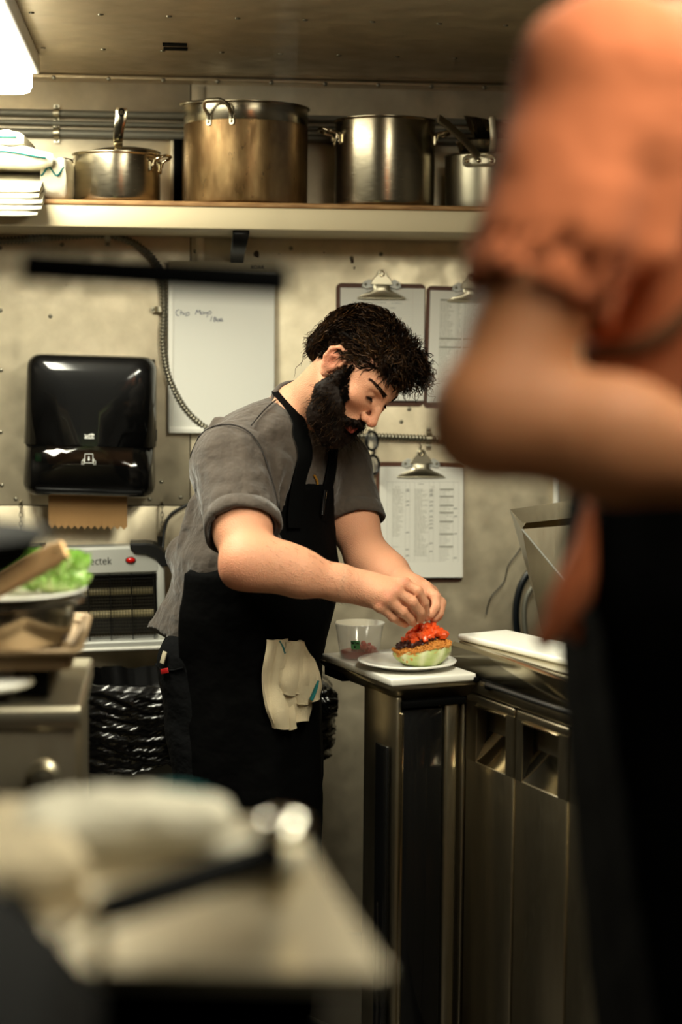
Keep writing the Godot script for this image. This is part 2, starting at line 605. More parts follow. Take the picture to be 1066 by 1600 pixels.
func make_materials() -> void:
	# sheet aluminium of the walls: scuffed, half matt
	var wl := mat(Color(1, 1, 1), 1.0, 0.82)
	wl.albedo_texture = noise_tex(3, 0.012, 5, Color(0.80, 0.75, 0.645), Color(0.90, 0.85, 0.74), 1024)
	wl.roughness_texture = noise_tex(5, 0.02, 4, Color(0.36, 0.36, 0.36), Color(0.62, 0.62, 0.62))
	M.wall = tri_tex(wl, Vector3(1.1, 1.1, 1.1))
	var wl2 := mat(Color(1, 1, 1), 1.0, 0.7)
	wl2.albedo_texture = noise_tex(8, 0.012, 5, Color(0.62, 0.55, 0.43), Color(0.70, 0.63, 0.51), 1024)
	wl2.roughness_texture = noise_tex(9, 0.02, 4, Color(0.3, 0.3, 0.3), Color(0.5, 0.5, 0.5))
	M.ceiling = tri_tex(wl2, Vector3(0.9, 0.9, 0.9))
	M.dark_gap = mat(Color(0.05, 0.045, 0.04), 0.9)
	# brushed stainless
	var br := mat(Color(1, 1, 1), 1.0, 1.0)
	br.albedo_texture = noise_tex(11, 0.01, 4, Color(0.66, 0.62, 0.53), Color(0.70, 0.66, 0.57))
	br.roughness_texture = noise_tex(12, 0.05, 3, Color(0.28, 0.28, 0.28), Color(0.36, 0.36, 0.36))
	M.steel = tri_tex(br, Vector3(6, 0.8, 6))
	var br2: StandardMaterial3D = br.duplicate()
	br2.roughness_texture = noise_tex(13, 0.05, 3, Color(0.16, 0.16, 0.16), Color(0.3, 0.3, 0.3))
	M.pot = tri_tex(br2, Vector3(1.2, 14, 1.2))
	M.hood = mat(Color(0.7, 0.66, 0.56), 0.16, 1.0)
	M.polished = mat(Color(0.78, 0.73, 0.62), 0.12, 1.0)
	M.chrome = mat(Color(0.86, 0.84, 0.78), 0.06, 1.0)
	M.nickel = mat(Color(0.74, 0.71, 0.62), 0.34, 1.0)
	M.aluminium = mat(Color(0.74, 0.71, 0.62), 0.36, 1.0)
	var burnt := mat(Color(1, 1, 1), 1.0, 0.7)
	burnt.albedo_texture = noise_tex(21, 0.018, 5, Color(0.40, 0.29, 0.16), Color(0.64, 0.53, 0.36), 512)
	burnt.roughness_texture = noise_tex(22, 0.03, 4, Color(0.2, 0.2, 0.2), Color(0.5, 0.5, 0.5))
	M.burnt_pot = tri_tex(burnt, Vector3(2.6, 0.9, 2.6))
	M.conduit = mat(Color(0.5, 0.48, 0.42), 0.38, 0.9)
	M.conduit_grey = mat(Color(0.5, 0.49, 0.44), 0.5, 0.4)
	M.screw = mat(Color(0.55, 0.53, 0.47), 0.35, 1.0)
	M.rust = mat(Color(0.22, 0.15, 0.09), 0.9)
	var wd := mat(Color(1, 1, 1), 0.65)
	wd.albedo_texture = noise_tex(31, 0.02, 5, Color(0.42, 0.28, 0.14), Color(0.72, 0.56, 0.36))
	M.wood_edge = tri_tex(wd, Vector3(1.0, 8, 8))
	M.shelf_paint = mat(Color(0.78, 0.72, 0.59), 0.55)
	M.white_plastic = mat(Color(0.90, 0.89, 0.85), 0.42)
	M.board_white = mat(Color(0.88, 0.875, 0.84), 0.28)
	M.porcelain = mat(Color(0.92, 0.91, 0.88), 0.12)
	M.black_gloss = mat(Color(0.022, 0.022, 0.024), 0.10)
	M.black_gloss.clearcoat_enabled = true
	M.black_gloss.clearcoat = 0.25
	M.black_plastic = mat(Color(0.03, 0.03, 0.033), 0.35)
	M.black_matt = mat(Color(0.010, 0.010, 0.010), 0.7)
	M.black_rubber = mat(Color(0.03, 0.03, 0.03), 0.45)
	M.smoke = mat(Color(0.03, 0.03, 0.03, 0.62), 0.06)
	M.smoke.transparency = BaseMaterial3D.TRANSPARENCY_ALPHA
	M.clear = mat(Color(0.9, 0.9, 0.86, 0.30), 0.10)
	M.clear.transparency = BaseMaterial3D.TRANSPARENCY_ALPHA
	M.glass = mat(Color(0.9, 0.92, 0.92, 0.08), 0.03)
	M.glass.transparency = BaseMaterial3D.TRANSPARENCY_ALPHA
	M.kraft = mat(Color(0.74, 0.57, 0.37), 0.85)
	M.roll = mat(Color(0.55, 0.36, 0.2), 0.9)
	M.white_ink = mat(Color(0.88, 0.88, 0.85), 0.6)
	M.black_ink = mat(Color(0.06, 0.06, 0.06), 0.6)
	M.blue_ink = mat(Color(0.08, 0.16, 0.36), 0.5)
	M.green = mat(Color(0.05, 0.36, 0.16), 0.4)
	M.hardboard = mat(Color(0.33, 0.18, 0.09), 0.55)
	M.paper = mat(Color(0.91, 0.90, 0.86), 0.8)
	M.red_button = mat(Color(0.75, 0.06, 0.03), 0.2)
	M.red_tag = mat(Color(0.62, 0.05, 0.05), 0.5)
	M.silver_paint = mat(Color(0.74, 0.74, 0.71), 0.42, 0.25)
	M.tube_glass = mat(Color(0.82, 0.76, 0.58), 0.25)
	M.wire = mat(Color(0.26, 0.24, 0.20), 0.4, 0.6)
	var bag := mat(Color(0.018, 0.018, 0.02), 0.22)
	M.bag = bag
	M.bin = mat(Color(0.42, 0.42, 0.39), 0.6)
	# cloths
	var terry := mat(Color(0.86, 0.83, 0.74), 0.95)
	terry.heightmap_enabled = true
	terry.heightmap_texture = noise_tex(41, 0.12, 3)
	terry.heightmap_scale = 0.25
	M.terry = tri_tex(terry, Vector3(9, 9, 9))
	var cream := mat(Color(0.87, 0.80, 0.66), 0.95)
	cream.heightmap_enabled = true
	cream.heightmap_texture = terry.heightmap_texture
	cream.heightmap_scale = 0.3
	M.cream_terry = tri_tex(cream, Vector3(10, 10, 10))
	M.teal = mat(Color(0.02, 0.36, 0.36), 0.9)
	var knit := mat(Color(1, 1, 1), 0.92)
	knit.albedo_texture = noise_tex(51, 0.03, 5, Color(0.215, 0.180, 0.148), Color(0.285, 0.242, 0.205))
	knit.heightmap_enabled = true
	knit.heightmap_texture = noise_tex(52, 0.014, 4)
	knit.heightmap_scale = 0.9
	knit.rim_enabled = true
	knit.rim = 0.35
	M.shirt = tri_tex(knit, Vector3(2.2, 2.2, 2.2))
	var seam := mat(Color(0.14, 0.12, 0.11), 0.95)
	M.shirt_seam = seam
	var apr := mat(Color(0.012, 0.012, 0.012), 0.82)
	apr.heightmap_enabled = true
	apr.heightmap_texture = noise_tex(54, 0.01, 4)
	apr.heightmap_scale = 1.2
	M.apron = tri_tex(apr, Vector3(2, 2, 2))
	var jn := mat(Color(0.05, 0.052, 0.056), 0.85)
	jn.heightmap_enabled = true
	jn.heightmap_texture = noise_tex(55, 0.02, 4)
	jn.heightmap_scale = 0.35
	M.jeans = tri_tex(jn, Vector3(2.5, 2.5, 2.5))
	var org := mat(Color(0.765, 0.425, 0.255), 0.9)
	org.rim_enabled = true
	org.rim = 0.4
	org.heightmap_enabled = true
	org.heightmap_texture = noise_tex(56, 0.012, 4)
	org.heightmap_scale = 0.6
	M.rust_shirt = tri_tex(org, Vector3(2, 2, 2))
	# skin
	var sk := mat(Color(1, 1, 1), 0.58)
	sk.metallic_specular = 0.4
	sk.vertex_color_use_as_albedo = true
	sk.subsurf_scatter_enabled = true
	sk.subsurf_scatter_strength = 0.12
	sk.heightmap_enabled = true
	sk.heightmap_texture = noise_tex(61, 0.09, 4)
	sk.heightmap_scale = 0.12
	M.skin = tri_tex(sk, Vector3(6, 6, 6))
	M.hair = mat(Color(0.29, 0.185, 0.105), 0.45)
	M.hair_light = mat(Color(0.50, 0.34, 0.19), 0.45)
	M.beard = mat(Color(0.085, 0.05, 0.03), 0.6)
	M.grey_hair = mat(Color(0.36, 0.31, 0.25), 0.5)
	M.arm_hair = mat(Color(0.34, 0.19, 0.10), 0.6)
	M.eye_white = mat(Color(0.75, 0.70, 0.64), 0.15)
	M.iris = mat(Color(0.07, 0.04, 0.025), 0.1)
	# food
	var cab := mat(Color(1, 1, 1), 0.4)
	cab.vertex_color_use_as_albedo = true
	cab.backlight_enabled = true
	cab.backlight = Color(0.25, 0.3, 0.1)
	M.leaf = cab
	M.tomato = mat(Color(0.92, 0.34, 0.14), 0.25)
	M.tomato.subsurf_scatter_enabled = true
	M.tomato.subsurf_scatter_strength = 0.2
	M.bacon = mat(Color(0.24, 0.085, 0.04), 0.45)
	M.crumb = mat(Color(0.84, 0.56, 0.24), 0.75)
	M.salsa = mat(Color(0.66, 0.13, 0.05), 0.35)
	M.tape_green = mat(Color(0.34, 0.62, 0.38), 0.6)
	var sp := mat(Color(1, 1, 1), 0.55)
	sp.albedo_texture = noise_tex(71, 0.015, 4, Color(0.88, 0.68, 0.46), Color(0.94, 0.78, 0.57))
	M.beech = tri_tex(sp, Vector3(3, 1.2, 3))
	M.lamp_cover = mat(Color(0.95, 0.95, 0.92), 0.5)
	M.hose = mat(Color(0.03, 0.06, 0.085), 0.35)
	M.floor = mat(Color(0.12, 0.10, 0.085), 0.55)
	M.nail = mat(Color(0.80, 0.56, 0.46), 0.3)
	M.gold = mat(Color(0.55, 0.38, 0.10), 0.5, 0.3)
	M.label_cream = mat(Color(0.66, 0.62, 0.52), 0.8)
	M.tan = mat(Color(0.42, 0.26, 0.14), 0.85)
	for m in [M.apron, M.jeans, M.black_matt]: m.metallic_specular = 0.15
	for m in [M.hair, M.hair_light]: m.metallic_specular = 0.35
	M.beard.metallic_specular = 0.22
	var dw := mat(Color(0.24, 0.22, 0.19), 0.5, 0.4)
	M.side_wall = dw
	M.apron.heightmap_scale = 0.5
	M.hair_dark = mat(Color(0.06, 0.038, 0.022), 0.7)
	M.hair_dark.metallic_specular = 0.15
	M.bright_top = mat(Color(0.80, 0.75, 0.64), 0.3, 0.9)
	M.pot_mirror = mat(Color(0.82, 0.80, 0.75), 0.17, 1.0)
	M.tray = mat(Color(0.50, 0.41, 0.29), 0.5, 0.5)

# ---------------------------------------------------------------- lamps and room shell
func lamp_fitting(at: Vector3, w: float, l: float, energy: float, glow: float, label: String) -> void:
	var t := thing("ceiling_lamp", label, "ceiling light", at, 0.0, "fluorescent ceiling lights")
	var tray := MB.new()
	tray.box(Vector3(0, 0.075, 0), Vector3(w + 0.03, 0.045, l + 0.03), 0.006)
	part("lamp_housing", tray, M.white_plastic, t)
	var cov := MB.new()
	var rings := []
	for e in [[0.0, 0.02], [0.006, 0.006], [0.02, 0.0], [0.05, 0.0]]:
		rings.append(ring_xz(rrect(w - e[1] * 2, l - e[1] * 2, 0.02), e[0]))
	cov.loft(rings)
	var g: StandardMaterial3D = M.lamp_cover.duplicate()
	g.emission_enabled = true
	g.emission = Color(1.0, 0.985, 0.90)
	g.emission_energy_multiplier = glow
	part("diffuser", cov, g, t)
	var al := AreaLight3D.new()
	al.name = "lamp_light"
	al.area_size = Vector2(w * 0.9, l * 0.95)
	al.light_color = Color(1.0, 0.985, 0.885)
	al.light_energy = energy
	al.set("area_range", 12.0)
	al.set("area_attenuation", 2.0)
	al.shadow_enabled = true
	al.position = Vector3(0, -0.012, 0)
	al.rotation_degrees = Vector3(-90, 0, 0)
	t.add_child(al)

func rivet_mesh(r: float) -> Mesh:
	var g := MB.new()
	g.lathe([Vector2(r, 0), Vector2(r * 0.92, r * 0.3), Vector2(r * 0.6, r * 0.5), Vector2(0.0001, r * 0.58)], 10, Vector3.ZERO, 9.0)
	return g.done()

func room() -> void:
	var X0 := -1.1
	var X1 := 1.95
	var Z0 := -4.62
	var Z1 := 1.5
	var HT := 2.217
	var fl := structure("floor")
	part("floor_sheet", MB.new().box(Vector3((X0 + X1) / 2, -0.03, (Z0 + Z1) / 2), Vector3(X1 - X0 + 0.2, 0.06, Z1 - Z0 + 0.2)), M.floor, fl)
	# checker-plate lugs are too far out of frame to tell apart; the floor stays a plain sheet
	var wb := structure("wall_back")
	part("wall_core", MB.new().box(Vector3((X0 + X1) / 2, HT / 2, Z0 - 0.04), Vector3(X1 - X0 + 0.2, HT + 0.1, 0.07)), M.dark_gap, wb)
	var gap := 0.0012
	for p in [[X0, 0.054, 1.138, HT], [0.054, X1, 0.0, HT], [X0, 0.054, 0.0, 1.138]]:
		part("steel_panel", MB.new().box(Vector3((p[0] + p[1]) / 2, (p[2] + p[3]) / 2, Z0 - 0.003), Vector3(p[1] - p[0] - gap * 2, p[3] - p[2] - gap * 2, 0.006), 0.0012), M.wall, wb)
	var riv := rivet_mesh(0.0055)
	for q in [[-0.425, 1.633], [-0.425, 1.483], [-0.427, 1.326], [-0.425, 1.19], [-0.425, 1.79], [0.066, 1.788], [0.467, 1.777], [0.542, 1.788], [0.03, 1.16], [-0.39, 1.155], [0.515, 1.355], [0.62, 1.39], [-0.27, 1.80], [-0.3, 1.62], [0.31, 1.80], [0.6, 1.357], [-0.02, 1.20], [-0.05, 1.155]]:
		var r := part("rivet", riv, M.screw, wb)
		r.position = Vector3(q[0], q[1], Z0)
		r.rotation_degrees.x = 90
	# worn patches of old paint on the sheet: thin flakes
	for q in [[0.222, 1.782, 0.016, 0.022], [0.468, 1.772, 0.011, 0.02], [0.474, 1.752, 0.006, 0.009], [0.395, 1.79, 0.004, 0.004], [0.28, 1.785, 0.004, 0.004], [-0.26, 1.7, 0.003, 0.003]]:
		var g := MB.new()
		var poly := PackedVector2Array()
		for k in 9:
			var a := TAU * k / 9
			var rr := rng.randf_range(0.6, 1.1)
			poly.append(Vector2(q[0] + cos(a) * q[2] * rr * 0.5, q[1] + sin(a) * q[3] * rr * 0.5))
		g.prism(poly, Z0, Z0 + 0.0008)
		part("paint_flake", g, M.rust, wb)
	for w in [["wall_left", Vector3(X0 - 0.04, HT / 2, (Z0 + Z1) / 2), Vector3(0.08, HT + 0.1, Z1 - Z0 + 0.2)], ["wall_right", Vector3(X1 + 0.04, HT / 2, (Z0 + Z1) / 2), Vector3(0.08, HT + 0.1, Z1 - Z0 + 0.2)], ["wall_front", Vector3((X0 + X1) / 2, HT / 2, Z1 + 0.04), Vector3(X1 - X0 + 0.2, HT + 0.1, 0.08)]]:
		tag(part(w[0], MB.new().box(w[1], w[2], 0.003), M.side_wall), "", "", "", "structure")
	var ce := structure("ceiling")
	part("ceiling_core", MB.new().box(Vector3((X0 + X1) / 2, HT + 0.045, (Z0 + Z1) / 2), Vector3(X1 - X0 + 0.2, 0.08, Z1 - Z0 + 0.2)), M.dark_gap, ce)
	for p in [[X0, X1, Z0, -4.5], [X0, X1, -4.498, -3.1], [X0, X1, -3.098, -1.7], [X0, X1, -1.698, -0.3], [X0, X1, -0.298, Z1]]:
		part("steel_panel", MB.new().box(Vector3((p[0] + p[1]) / 2, HT + 0.003, (p[2] + p[3]) / 2), Vector3(p[1] - p[0], 0.006, p[3] - p[2]), 0.001), M.ceiling, ce)
	var riv2 := rivet_mesh(0.006)
	for i in 14:
		for z in [-3.77, -4.19]:
			var r := part("rivet", riv2, M.screw, ce)
			r.position = Vector3(-0.42 + i * (0.14 if z > -4.0 else 0.135), HT, z)
			r.rotation_degrees.x = 180
	# angle strip in the corner of ceiling and wall
	var tr := structure("trim_1")
	part("angle_strip", MB.new().box(Vector3((X0 + X1) / 2, HT - 0.006, Z0 + 0.03), Vector3(X1 - X0, 0.010, 0.06), 0.002), M.ceiling, tr)
	for i in 16:
		var r := part("rivet", riv2, M.screw, tr)
		r.position = Vector3(-0.42 + i * 0.135, HT - 0.010, Z0 + 0.058)
		r.rotation_degrees.x = 90
	# vent slots in the ceiling sheet
	for k in 2:
		part("slot", MB.new().box(Vector3(0.012 + 0.002 * k, HT - 0.001, -4.10 - 0.055 * k), Vector3(0.055, 0.004, 0.03), 0.001), M.black_matt, ce)
	var t2 := structure("trim_2")
	part("corner_strip", MB.new().box(Vector3(0.522, 1.13, Z0 + 0.004), Vector3(0.016, 0.46, 0.008), 0.002), M.wall, t2)
	var t3 := structure("trim_3")
	part("joint_strip", MB.new().box(Vector3(0.078, 1.95, Z0 + 0.003), Vector3(0.022, 0.5, 0.006), 0.001), M.wall, t3)

func strap_clip(at: Vector3, h: float, w: float, r: float, along_x: bool, parent: Node) -> void:
	var g := MB.new()
	var pts := []
	var n := 16
	for i in n + 1:
		var s := lerpf(-h / 2, h / 2, float(i) / n)
		var lift := 0.001
		if absf(s) < r: lift = maxf(0.001, sqrt(r * r - s * s) + r)
		pts.append(Vector2(s, lift))
	g.xf = Transform3D(Basis(), at) if along_x else Transform3D(Basis(Vector3.FORWARD, PI / 2), at)
	g.sheet(n, 1, func(u, v): return Vector3((v - 0.5) * w, pts[int(round(u * n))].x, pts[int(round(u * n))].y), 0.0014)
	part("pipe_strap", g, M.nickel, parent)
	for s in [-1, 1]:
		var b := part("screw_head", rivet_mesh(0.0045), M.screw, parent)
		b.position = at + (Vector3(0, s * (h / 2 - 0.006), 0.002) if along_x else Vector3(s * (h / 2 - 0.006), 0, 0.002))
		b.rotation_degrees.x = 90

func flex_conduit(path: Array, r: float) -> MB:
	# steel flexible conduit: a helical ribbed tube
	var smooth := curve(path, 12)
	var total := 0.0
	for i in smooth.size() - 1: total += smooth[i].distance_to(smooth[i + 1])
	var pitch := 0.0090
	var cnt := int(total / (pitch / 4.0))
	var pts := []
	var rad := []
	var seg := 0
	var acc := 0.0
	for i in cnt:
		var s := total * i / (cnt - 1)
		while seg < smooth.size() - 2 and acc + smooth[seg].distance_to(smooth[seg + 1]) < s:
			acc += smooth[seg].distance_to(smooth[seg + 1])
			seg += 1
		var l: float = smooth[seg].distance_to(smooth[seg + 1])
		pts.append(smooth[seg].lerp(smooth[seg + 1], clampf((s - acc) / maxf(l, 1e-6), 0, 1)))
		rad.append(r * [1.0, 1.0, 0.68, 0.68][i % 4])
	var g := MB.new()
	g.tube(pts, rad, 8)
	return g

func wall_fittings() -> void:
	var Z := -4.62
	# flexible conduit looping down the wall
	var c := thing("flexible_conduit", "ribbed steel flexible conduit looping down the wall past the whiteboard", "conduit")
	var path := []
	for p in [[-1.08, 1.79], [-0.8, 1.80], [-0.423, 1.807], [-0.328, 1.815], [-0.232, 1.822], [-0.155, 1.824], [-0.096, 1.809], [-0.048, 1.774], [-0.020, 1.726], [-0.013, 1.646], [-0.015, 1.548], [0.0, 1.467], [0.033, 1.399], [0.074, 1.354], [0.12, 1.333], [0.25, 1.325], [0.4, 1.322], [0.536, 1.320], [0.686, 1.315], [0.9, 1.31], [1.2, 1.31], [1.9, 1.31]]:
		path.append(Vector3(p[0], p[1], Z + 0.022))
	part("ribbed_tube", flex_conduit(path, 0.0095), M.conduit, c)
	for q in [[-0.155, 1.824, true], [0.672, 1.316, true], [-0.024, 1.64, false]]:
		strap_clip(Vector3(q[0], q[1], Z + 0.012), 0.055 if q[2] else 0.045, 0.014, 0.0105, q[2], c)
	# three grey pipes under the ceiling
	var ys := [2.125, 2.101, 2.076]
	var rs := [0.009, 0.006, 0.0105]
	for i in 3:
		var p := thing("grey_pipe", ["upper grey wall pipe running behind the pots below the ceiling", "thin middle grey wall pipe running behind the pots", "lowest and thickest grey wall pipe running behind the pots"][i], "pipe", Vector3(0.4, ys[i], Z + 0.016), 0.0, "pipes below the ceiling")
		var g := MB.new()
		g.tube([Vector3(-1.49, 0, 0), Vector3(0, 0, 0), Vector3(1.54, 0, 0)], rs[i], 12)
		part("tube", g, M.conduit_grey, p)
		if i != 1: strap_clip(Vector3(-0.682, 0, -0.006), 0.045, 0.014, rs[i] + 0.001, true, p)
	# dark upright between the saucepan and the stock pot
	var up := thing("upright_channel", "dark upright steel channel on the wall left of the tall browned stock pot", "channel", Vector3(0.022, 1.98, Z))
	part("channel", MB.new().box(Vector3(0, 0, 0.01), Vector3(0.022, 0.188, 0.02), 0.002), M.black_matt, up)
	part("flange", MB.new().box(Vector3(-0.013, 0, 0.004), Vector3(0.012, 0.188, 0.008), 0.001), M.wall, up)
	# two hanging chains of the insect lamp
	for i in 2:
		var at: Vector3 = [Vector3(-0.375, 1.15, Z + 0.035), Vector3(-0.018, 1.15, Z + 0.035)][i]
		var ch := thing("hanging_chain", ["small steel chain holding the left end of the insect lamp", "small steel chain holding the right end of the insect lamp"][i], "chain", at, 0.0, "insect lamp chains")
		var hook := MB.new()
		hook.tube(curve([Vector3(0, 0, -0.035), Vector3(0, 0, -0.005), Vector3(0, -0.006, 0.004), Vector3(0, 0.002, 0.01)], 5), 0.0022, 6)
		part("hook", hook, M.screw, ch)
		var link := MB.new()
		var lp := []
		for k in 12:
			var a := TAU * k / 12
			lp.append(Vector3(cos(a) * 0.0035, sin(a) * 0.0075, 0))
		link.tube(lp, 0.0011, 5, true)
		var lm := link.done()
		for k in 8:
			var o := part("link", lm, M.screw, ch)
			o.position = Vector3(0, -0.008 - k * 0.0122, 0.003)
			o.rotation.y = (PI / 2) * (k % 2)
	# power cable of the insect lamp
	var cb := MB.new()
	cb.tube(curve([Vector3(0.07, 1.15, Z + 0.02), Vector3(0.038, 1.138, Z + 0.022), Vector3(0.002, 1.115, Z + 0.03), Vector3(-0.012, 1.08, Z + 0.04), Vector3(-0.016, 1.035, Z + 0.06)], 8), 0.0042, 8)
	tag(part("power_cable", cb, M.black_rubber), "black power cable curving up the wall from the insect lamp", "cable")
	# thin wire and blue hoses near the steel lid
	var w := MB.new()
	w.tube(curve([Vector3(0.93, 1.05, Z + 0.02), Vector3(0.906, 1.017, Z + 0.03), Vector3(0.882, 0.983, Z + 0.03), Vector3(0.874, 0.941, Z + 0.02), Vector3(0.842, 0.905, Z + 0.025), Vector3(0.832, 0.878, Z + 0.02), Vector3(0.828, 0.854, Z + 0.02)], 8), 0.0016, 6)
	tag(part("loose_wire", w, M.black_rubber), "thin black loose wire dangling on the wall beside the steel lid", "wire")
	for i in 2:
		var h := MB.new()
		var dx := 0.022 * i
		h.tube(curve([Vector3(1.02, 0.985, Z + 0.05 + 0.01 * i), Vector3(0.955 + dx, 0.985 - 0.02 * i, Z + 0.05), Vector3(0.918 + dx, 0.945 - 0.02 * i, Z + 0.05), Vector3(0.902 + dx, 0.885, Z + 0.05), Vector3(0.905 + dx, 0.815, Z + 0.05), Vector3(0.93 + dx, 0.72, Z + 0.05), Vector3(1.02, 0.66, Z + 0.05)], 8), 0.0095 - 0.003 * i, 8)
		tag(part("hose", h, M.hose if i == 0 else M.conduit_grey), ["dark blue hose looped on the wall behind the steel lid", "thin grey hose looped inside the dark blue hose on the wall"][i], "hose")
	# white pipe in the far corner
	var wp := thing("white_pipe", "pale upright pipe on the wall above the steel lid", "pipe", Vector3(1.01, 1.3, Z + 0.015))
	part("tube", MB.new().tube([Vector3(0, -0.25, 0), Vector3.ZERO, Vector3(0, 0.3, 0)], 0.009, 10), M.white_plastic, wp)

func dispenser() -> void:
	var t := thing("towel_dispenser", "black glossy paper towel dispenser on the left of the wall", "dispenser", Vector3(-0.198, 1.172, -4.62))
	t.rotation_degrees.z = -1.3
	var W := 0.322
	var H := 0.352
	# cover: lofted front, upper opaque half and lower smoked window share one shape
	var prof := [[0.0, 0.0, 0.0], [0.10, 0.0, 0.0], [0.14, 0.001, 0.0], [0.165, 0.007, 0.004], [0.182, 0.018, 0.012], [0.190, 0.032, 0.026], [0.194, 0.050, 0.042], [0.197, 0.075, 0.062], [0.1985, 0.105, 0.09], [0.199, 0.14, 0.125]]
	var split := 0.128
	for half in 2:
		var g := MB.new()
		var rings := []
		for e in prof:
			var poly := rrect(W - e[1] * 2, H - e[2] * 2, maxf(0.012, 0.034 - e[1] * 0.2), 6)
			var q := PackedVector3Array()
			for p in poly:
				var y: float = p.y + H / 2
				# lower edge a bit wider than the top, as moulded
				var x: float = p.x * (1.0 + 0.03 * (0.5 - y / H))
				if half == 0: y = maxf(y, split)
				else: y = minf(y, split - 0.001)
				q.append(Vector3(x, y, e[0]))
			rings.append(q)
		g.loft(rings, true, false, true, 0.9)
		part("cover" if half == 0 else "smoked_window", g, M.black_gloss if half == 0 else M.smoke, t)
	part("back_plate", MB.new().box(Vector3(0, H / 2, 0.006), Vector3(W * 0.96, H * 0.96, 0.012), 0.004), M.black_plastic, t)
	part("inner_tray", MB.new().box(Vector3(0, 0.012, 0.08), Vector3(W * 0.84, 0.02, 0.14), 0.006), M.black_plastic, t)
	part("inner_wall", MB.new().box(Vector3(0, 0.065, 0.05), Vector3(W * 0.9, 0.12, 0.01), 0.002), M.black_matt, t)
	var roll := MB.new()
	roll.xf = Transform3D(Basis(Vector3.BACK, PI / 2), Vector3(0, 0.135, 0.115))
	roll.lathe([Vector2(0.018, -0.105), Vector2(0.056, -0.105), Vector2(0.058, -0.102), Vector2(0.058, 0.102), Vector2(0.056, 0.105), Vector2(0.018, 0.105)], 40)
	part("paper_roll", roll, M.roll, t)
	part("green_latch", MB.new().box(Vector3(-0.126, 0.096, 0.15), Vector3(0.016, 0.022, 0.008), 0.003), M.green, t)
	part("side_latch", MB.new().box(Vector3(W / 2 + 0.0, 0.155, 0.10), Vector3(0.006, 0.03, 0.03), 0.002), M.black_plastic, t)
	# printed tag with the maker's word and the pull-down pictogram
	var zf := 0.1993
	var lg := MB.new()
	var pl := PackedVector2Array()
	for k in 9: pl.append(Vector2(-0.012 + 0.024 * k / 8.0, 0.0 - 0.0))
	for k in 9: pl.append(Vector2(0.012 - 0.024 * k / 8.0, 0.011 + 0.0016 * sin(k / 8.0 * TAU)))
	lg.xf = Transform3D(Basis(), Vector3(0.0, 0.147, zf))
	lg.prism(pl, 0.0, 0.0006)
	part("logo_plate", lg, M.white_ink, t)
	var tx := part("logo_lettering", text_mesh("TORK", 0.0105, 0.0004), M.black_ink, t)
	tx.position = Vector3(0.0, 0.1523, zf + 0.0009)
	var ic := MB.new()
	var z := zf + 0.0003
	var line := func(a: Array) -> void:
		var pp := []
		for e in a: pp.append(Vector3(e[0], e[1], z))
		ic.tube(pp, 0.0007, 5)
	line.call([[-0.0095, 0.109], [-0.0098, 0.098], [-0.0115, 0.088], [-0.013, 0.083]])
	line.call([[0.0095, 0.109], [0.0098, 0.098], [0.0115, 0.088], [0.013, 0.083]])
	var zig := []
	for k in 9: zig.append([-0.0095 + 0.019 * k / 8.0, 0.109 + (0.0012 if k % 2 else 0.0)])
	line.call(zig)
	zig = []
	for k in 11: zig.append([-0.0125 + 0.025 * k / 10.0, 0.0868 + (0.0012 if k % 2 else 0.0)])
	line.call(zig)
	for s in [-1, 1]:
		line.call([[s * 0.0165, 0.083], [s * 0.0165, 0.091], [s * 0.0135, 0.096], [s * 0.0095, 0.0985]])
		line.call([[s * 0.0135, 0.096], [s * 0.0125, 0.092], [s * 0.008, 0.0945]])
		line.call([[s * 0.0125, 0.092], [s * 0.009, 0.0905]])
	part("pictogram_lines", ic, M.white_ink, t)
	var ar := MB.new()
	ar.prism(PackedVector2Array([Vector2(-0.0015, 0.1035), Vector2(-0.0015, 0.0965), Vector2(-0.0034, 0.0965), Vector2(0, 0.0925), Vector2(0.0034, 0.0965), Vector2(0.0015, 0.0965), Vector2(0.0015, 0.1035)]), z - 0.0003, z + 0.0004)
	part("pictogram_arrow", ar, M.white_ink, t)
	# the brown towel hanging out, torn on a saw-tooth
	var pt := thing("paper_towel", "brown paper towel hanging from the black dispenser with a saw-tooth edge", "paper towel", Vector3(-0.203, 1.175, -4.52))
	var g2 := MB.new()
	g2.sheet(48, 10, func(u: float, v: float):
		var saw := absf(fposmod(u * 12.0, 1.0) - 0.5) * 2.0
		var h := 0.088 - 0.009 * saw + 0.004 * (u - 0.5)
		return Vector3((u - 0.5) * 0.196, -v * h, 0.010 * sin(v * 2.0) + 0.003 * sin(u * 7.0) * v - 0.012 * v), 0.0006)
	part("sheet", g2, M.kraft, pt)

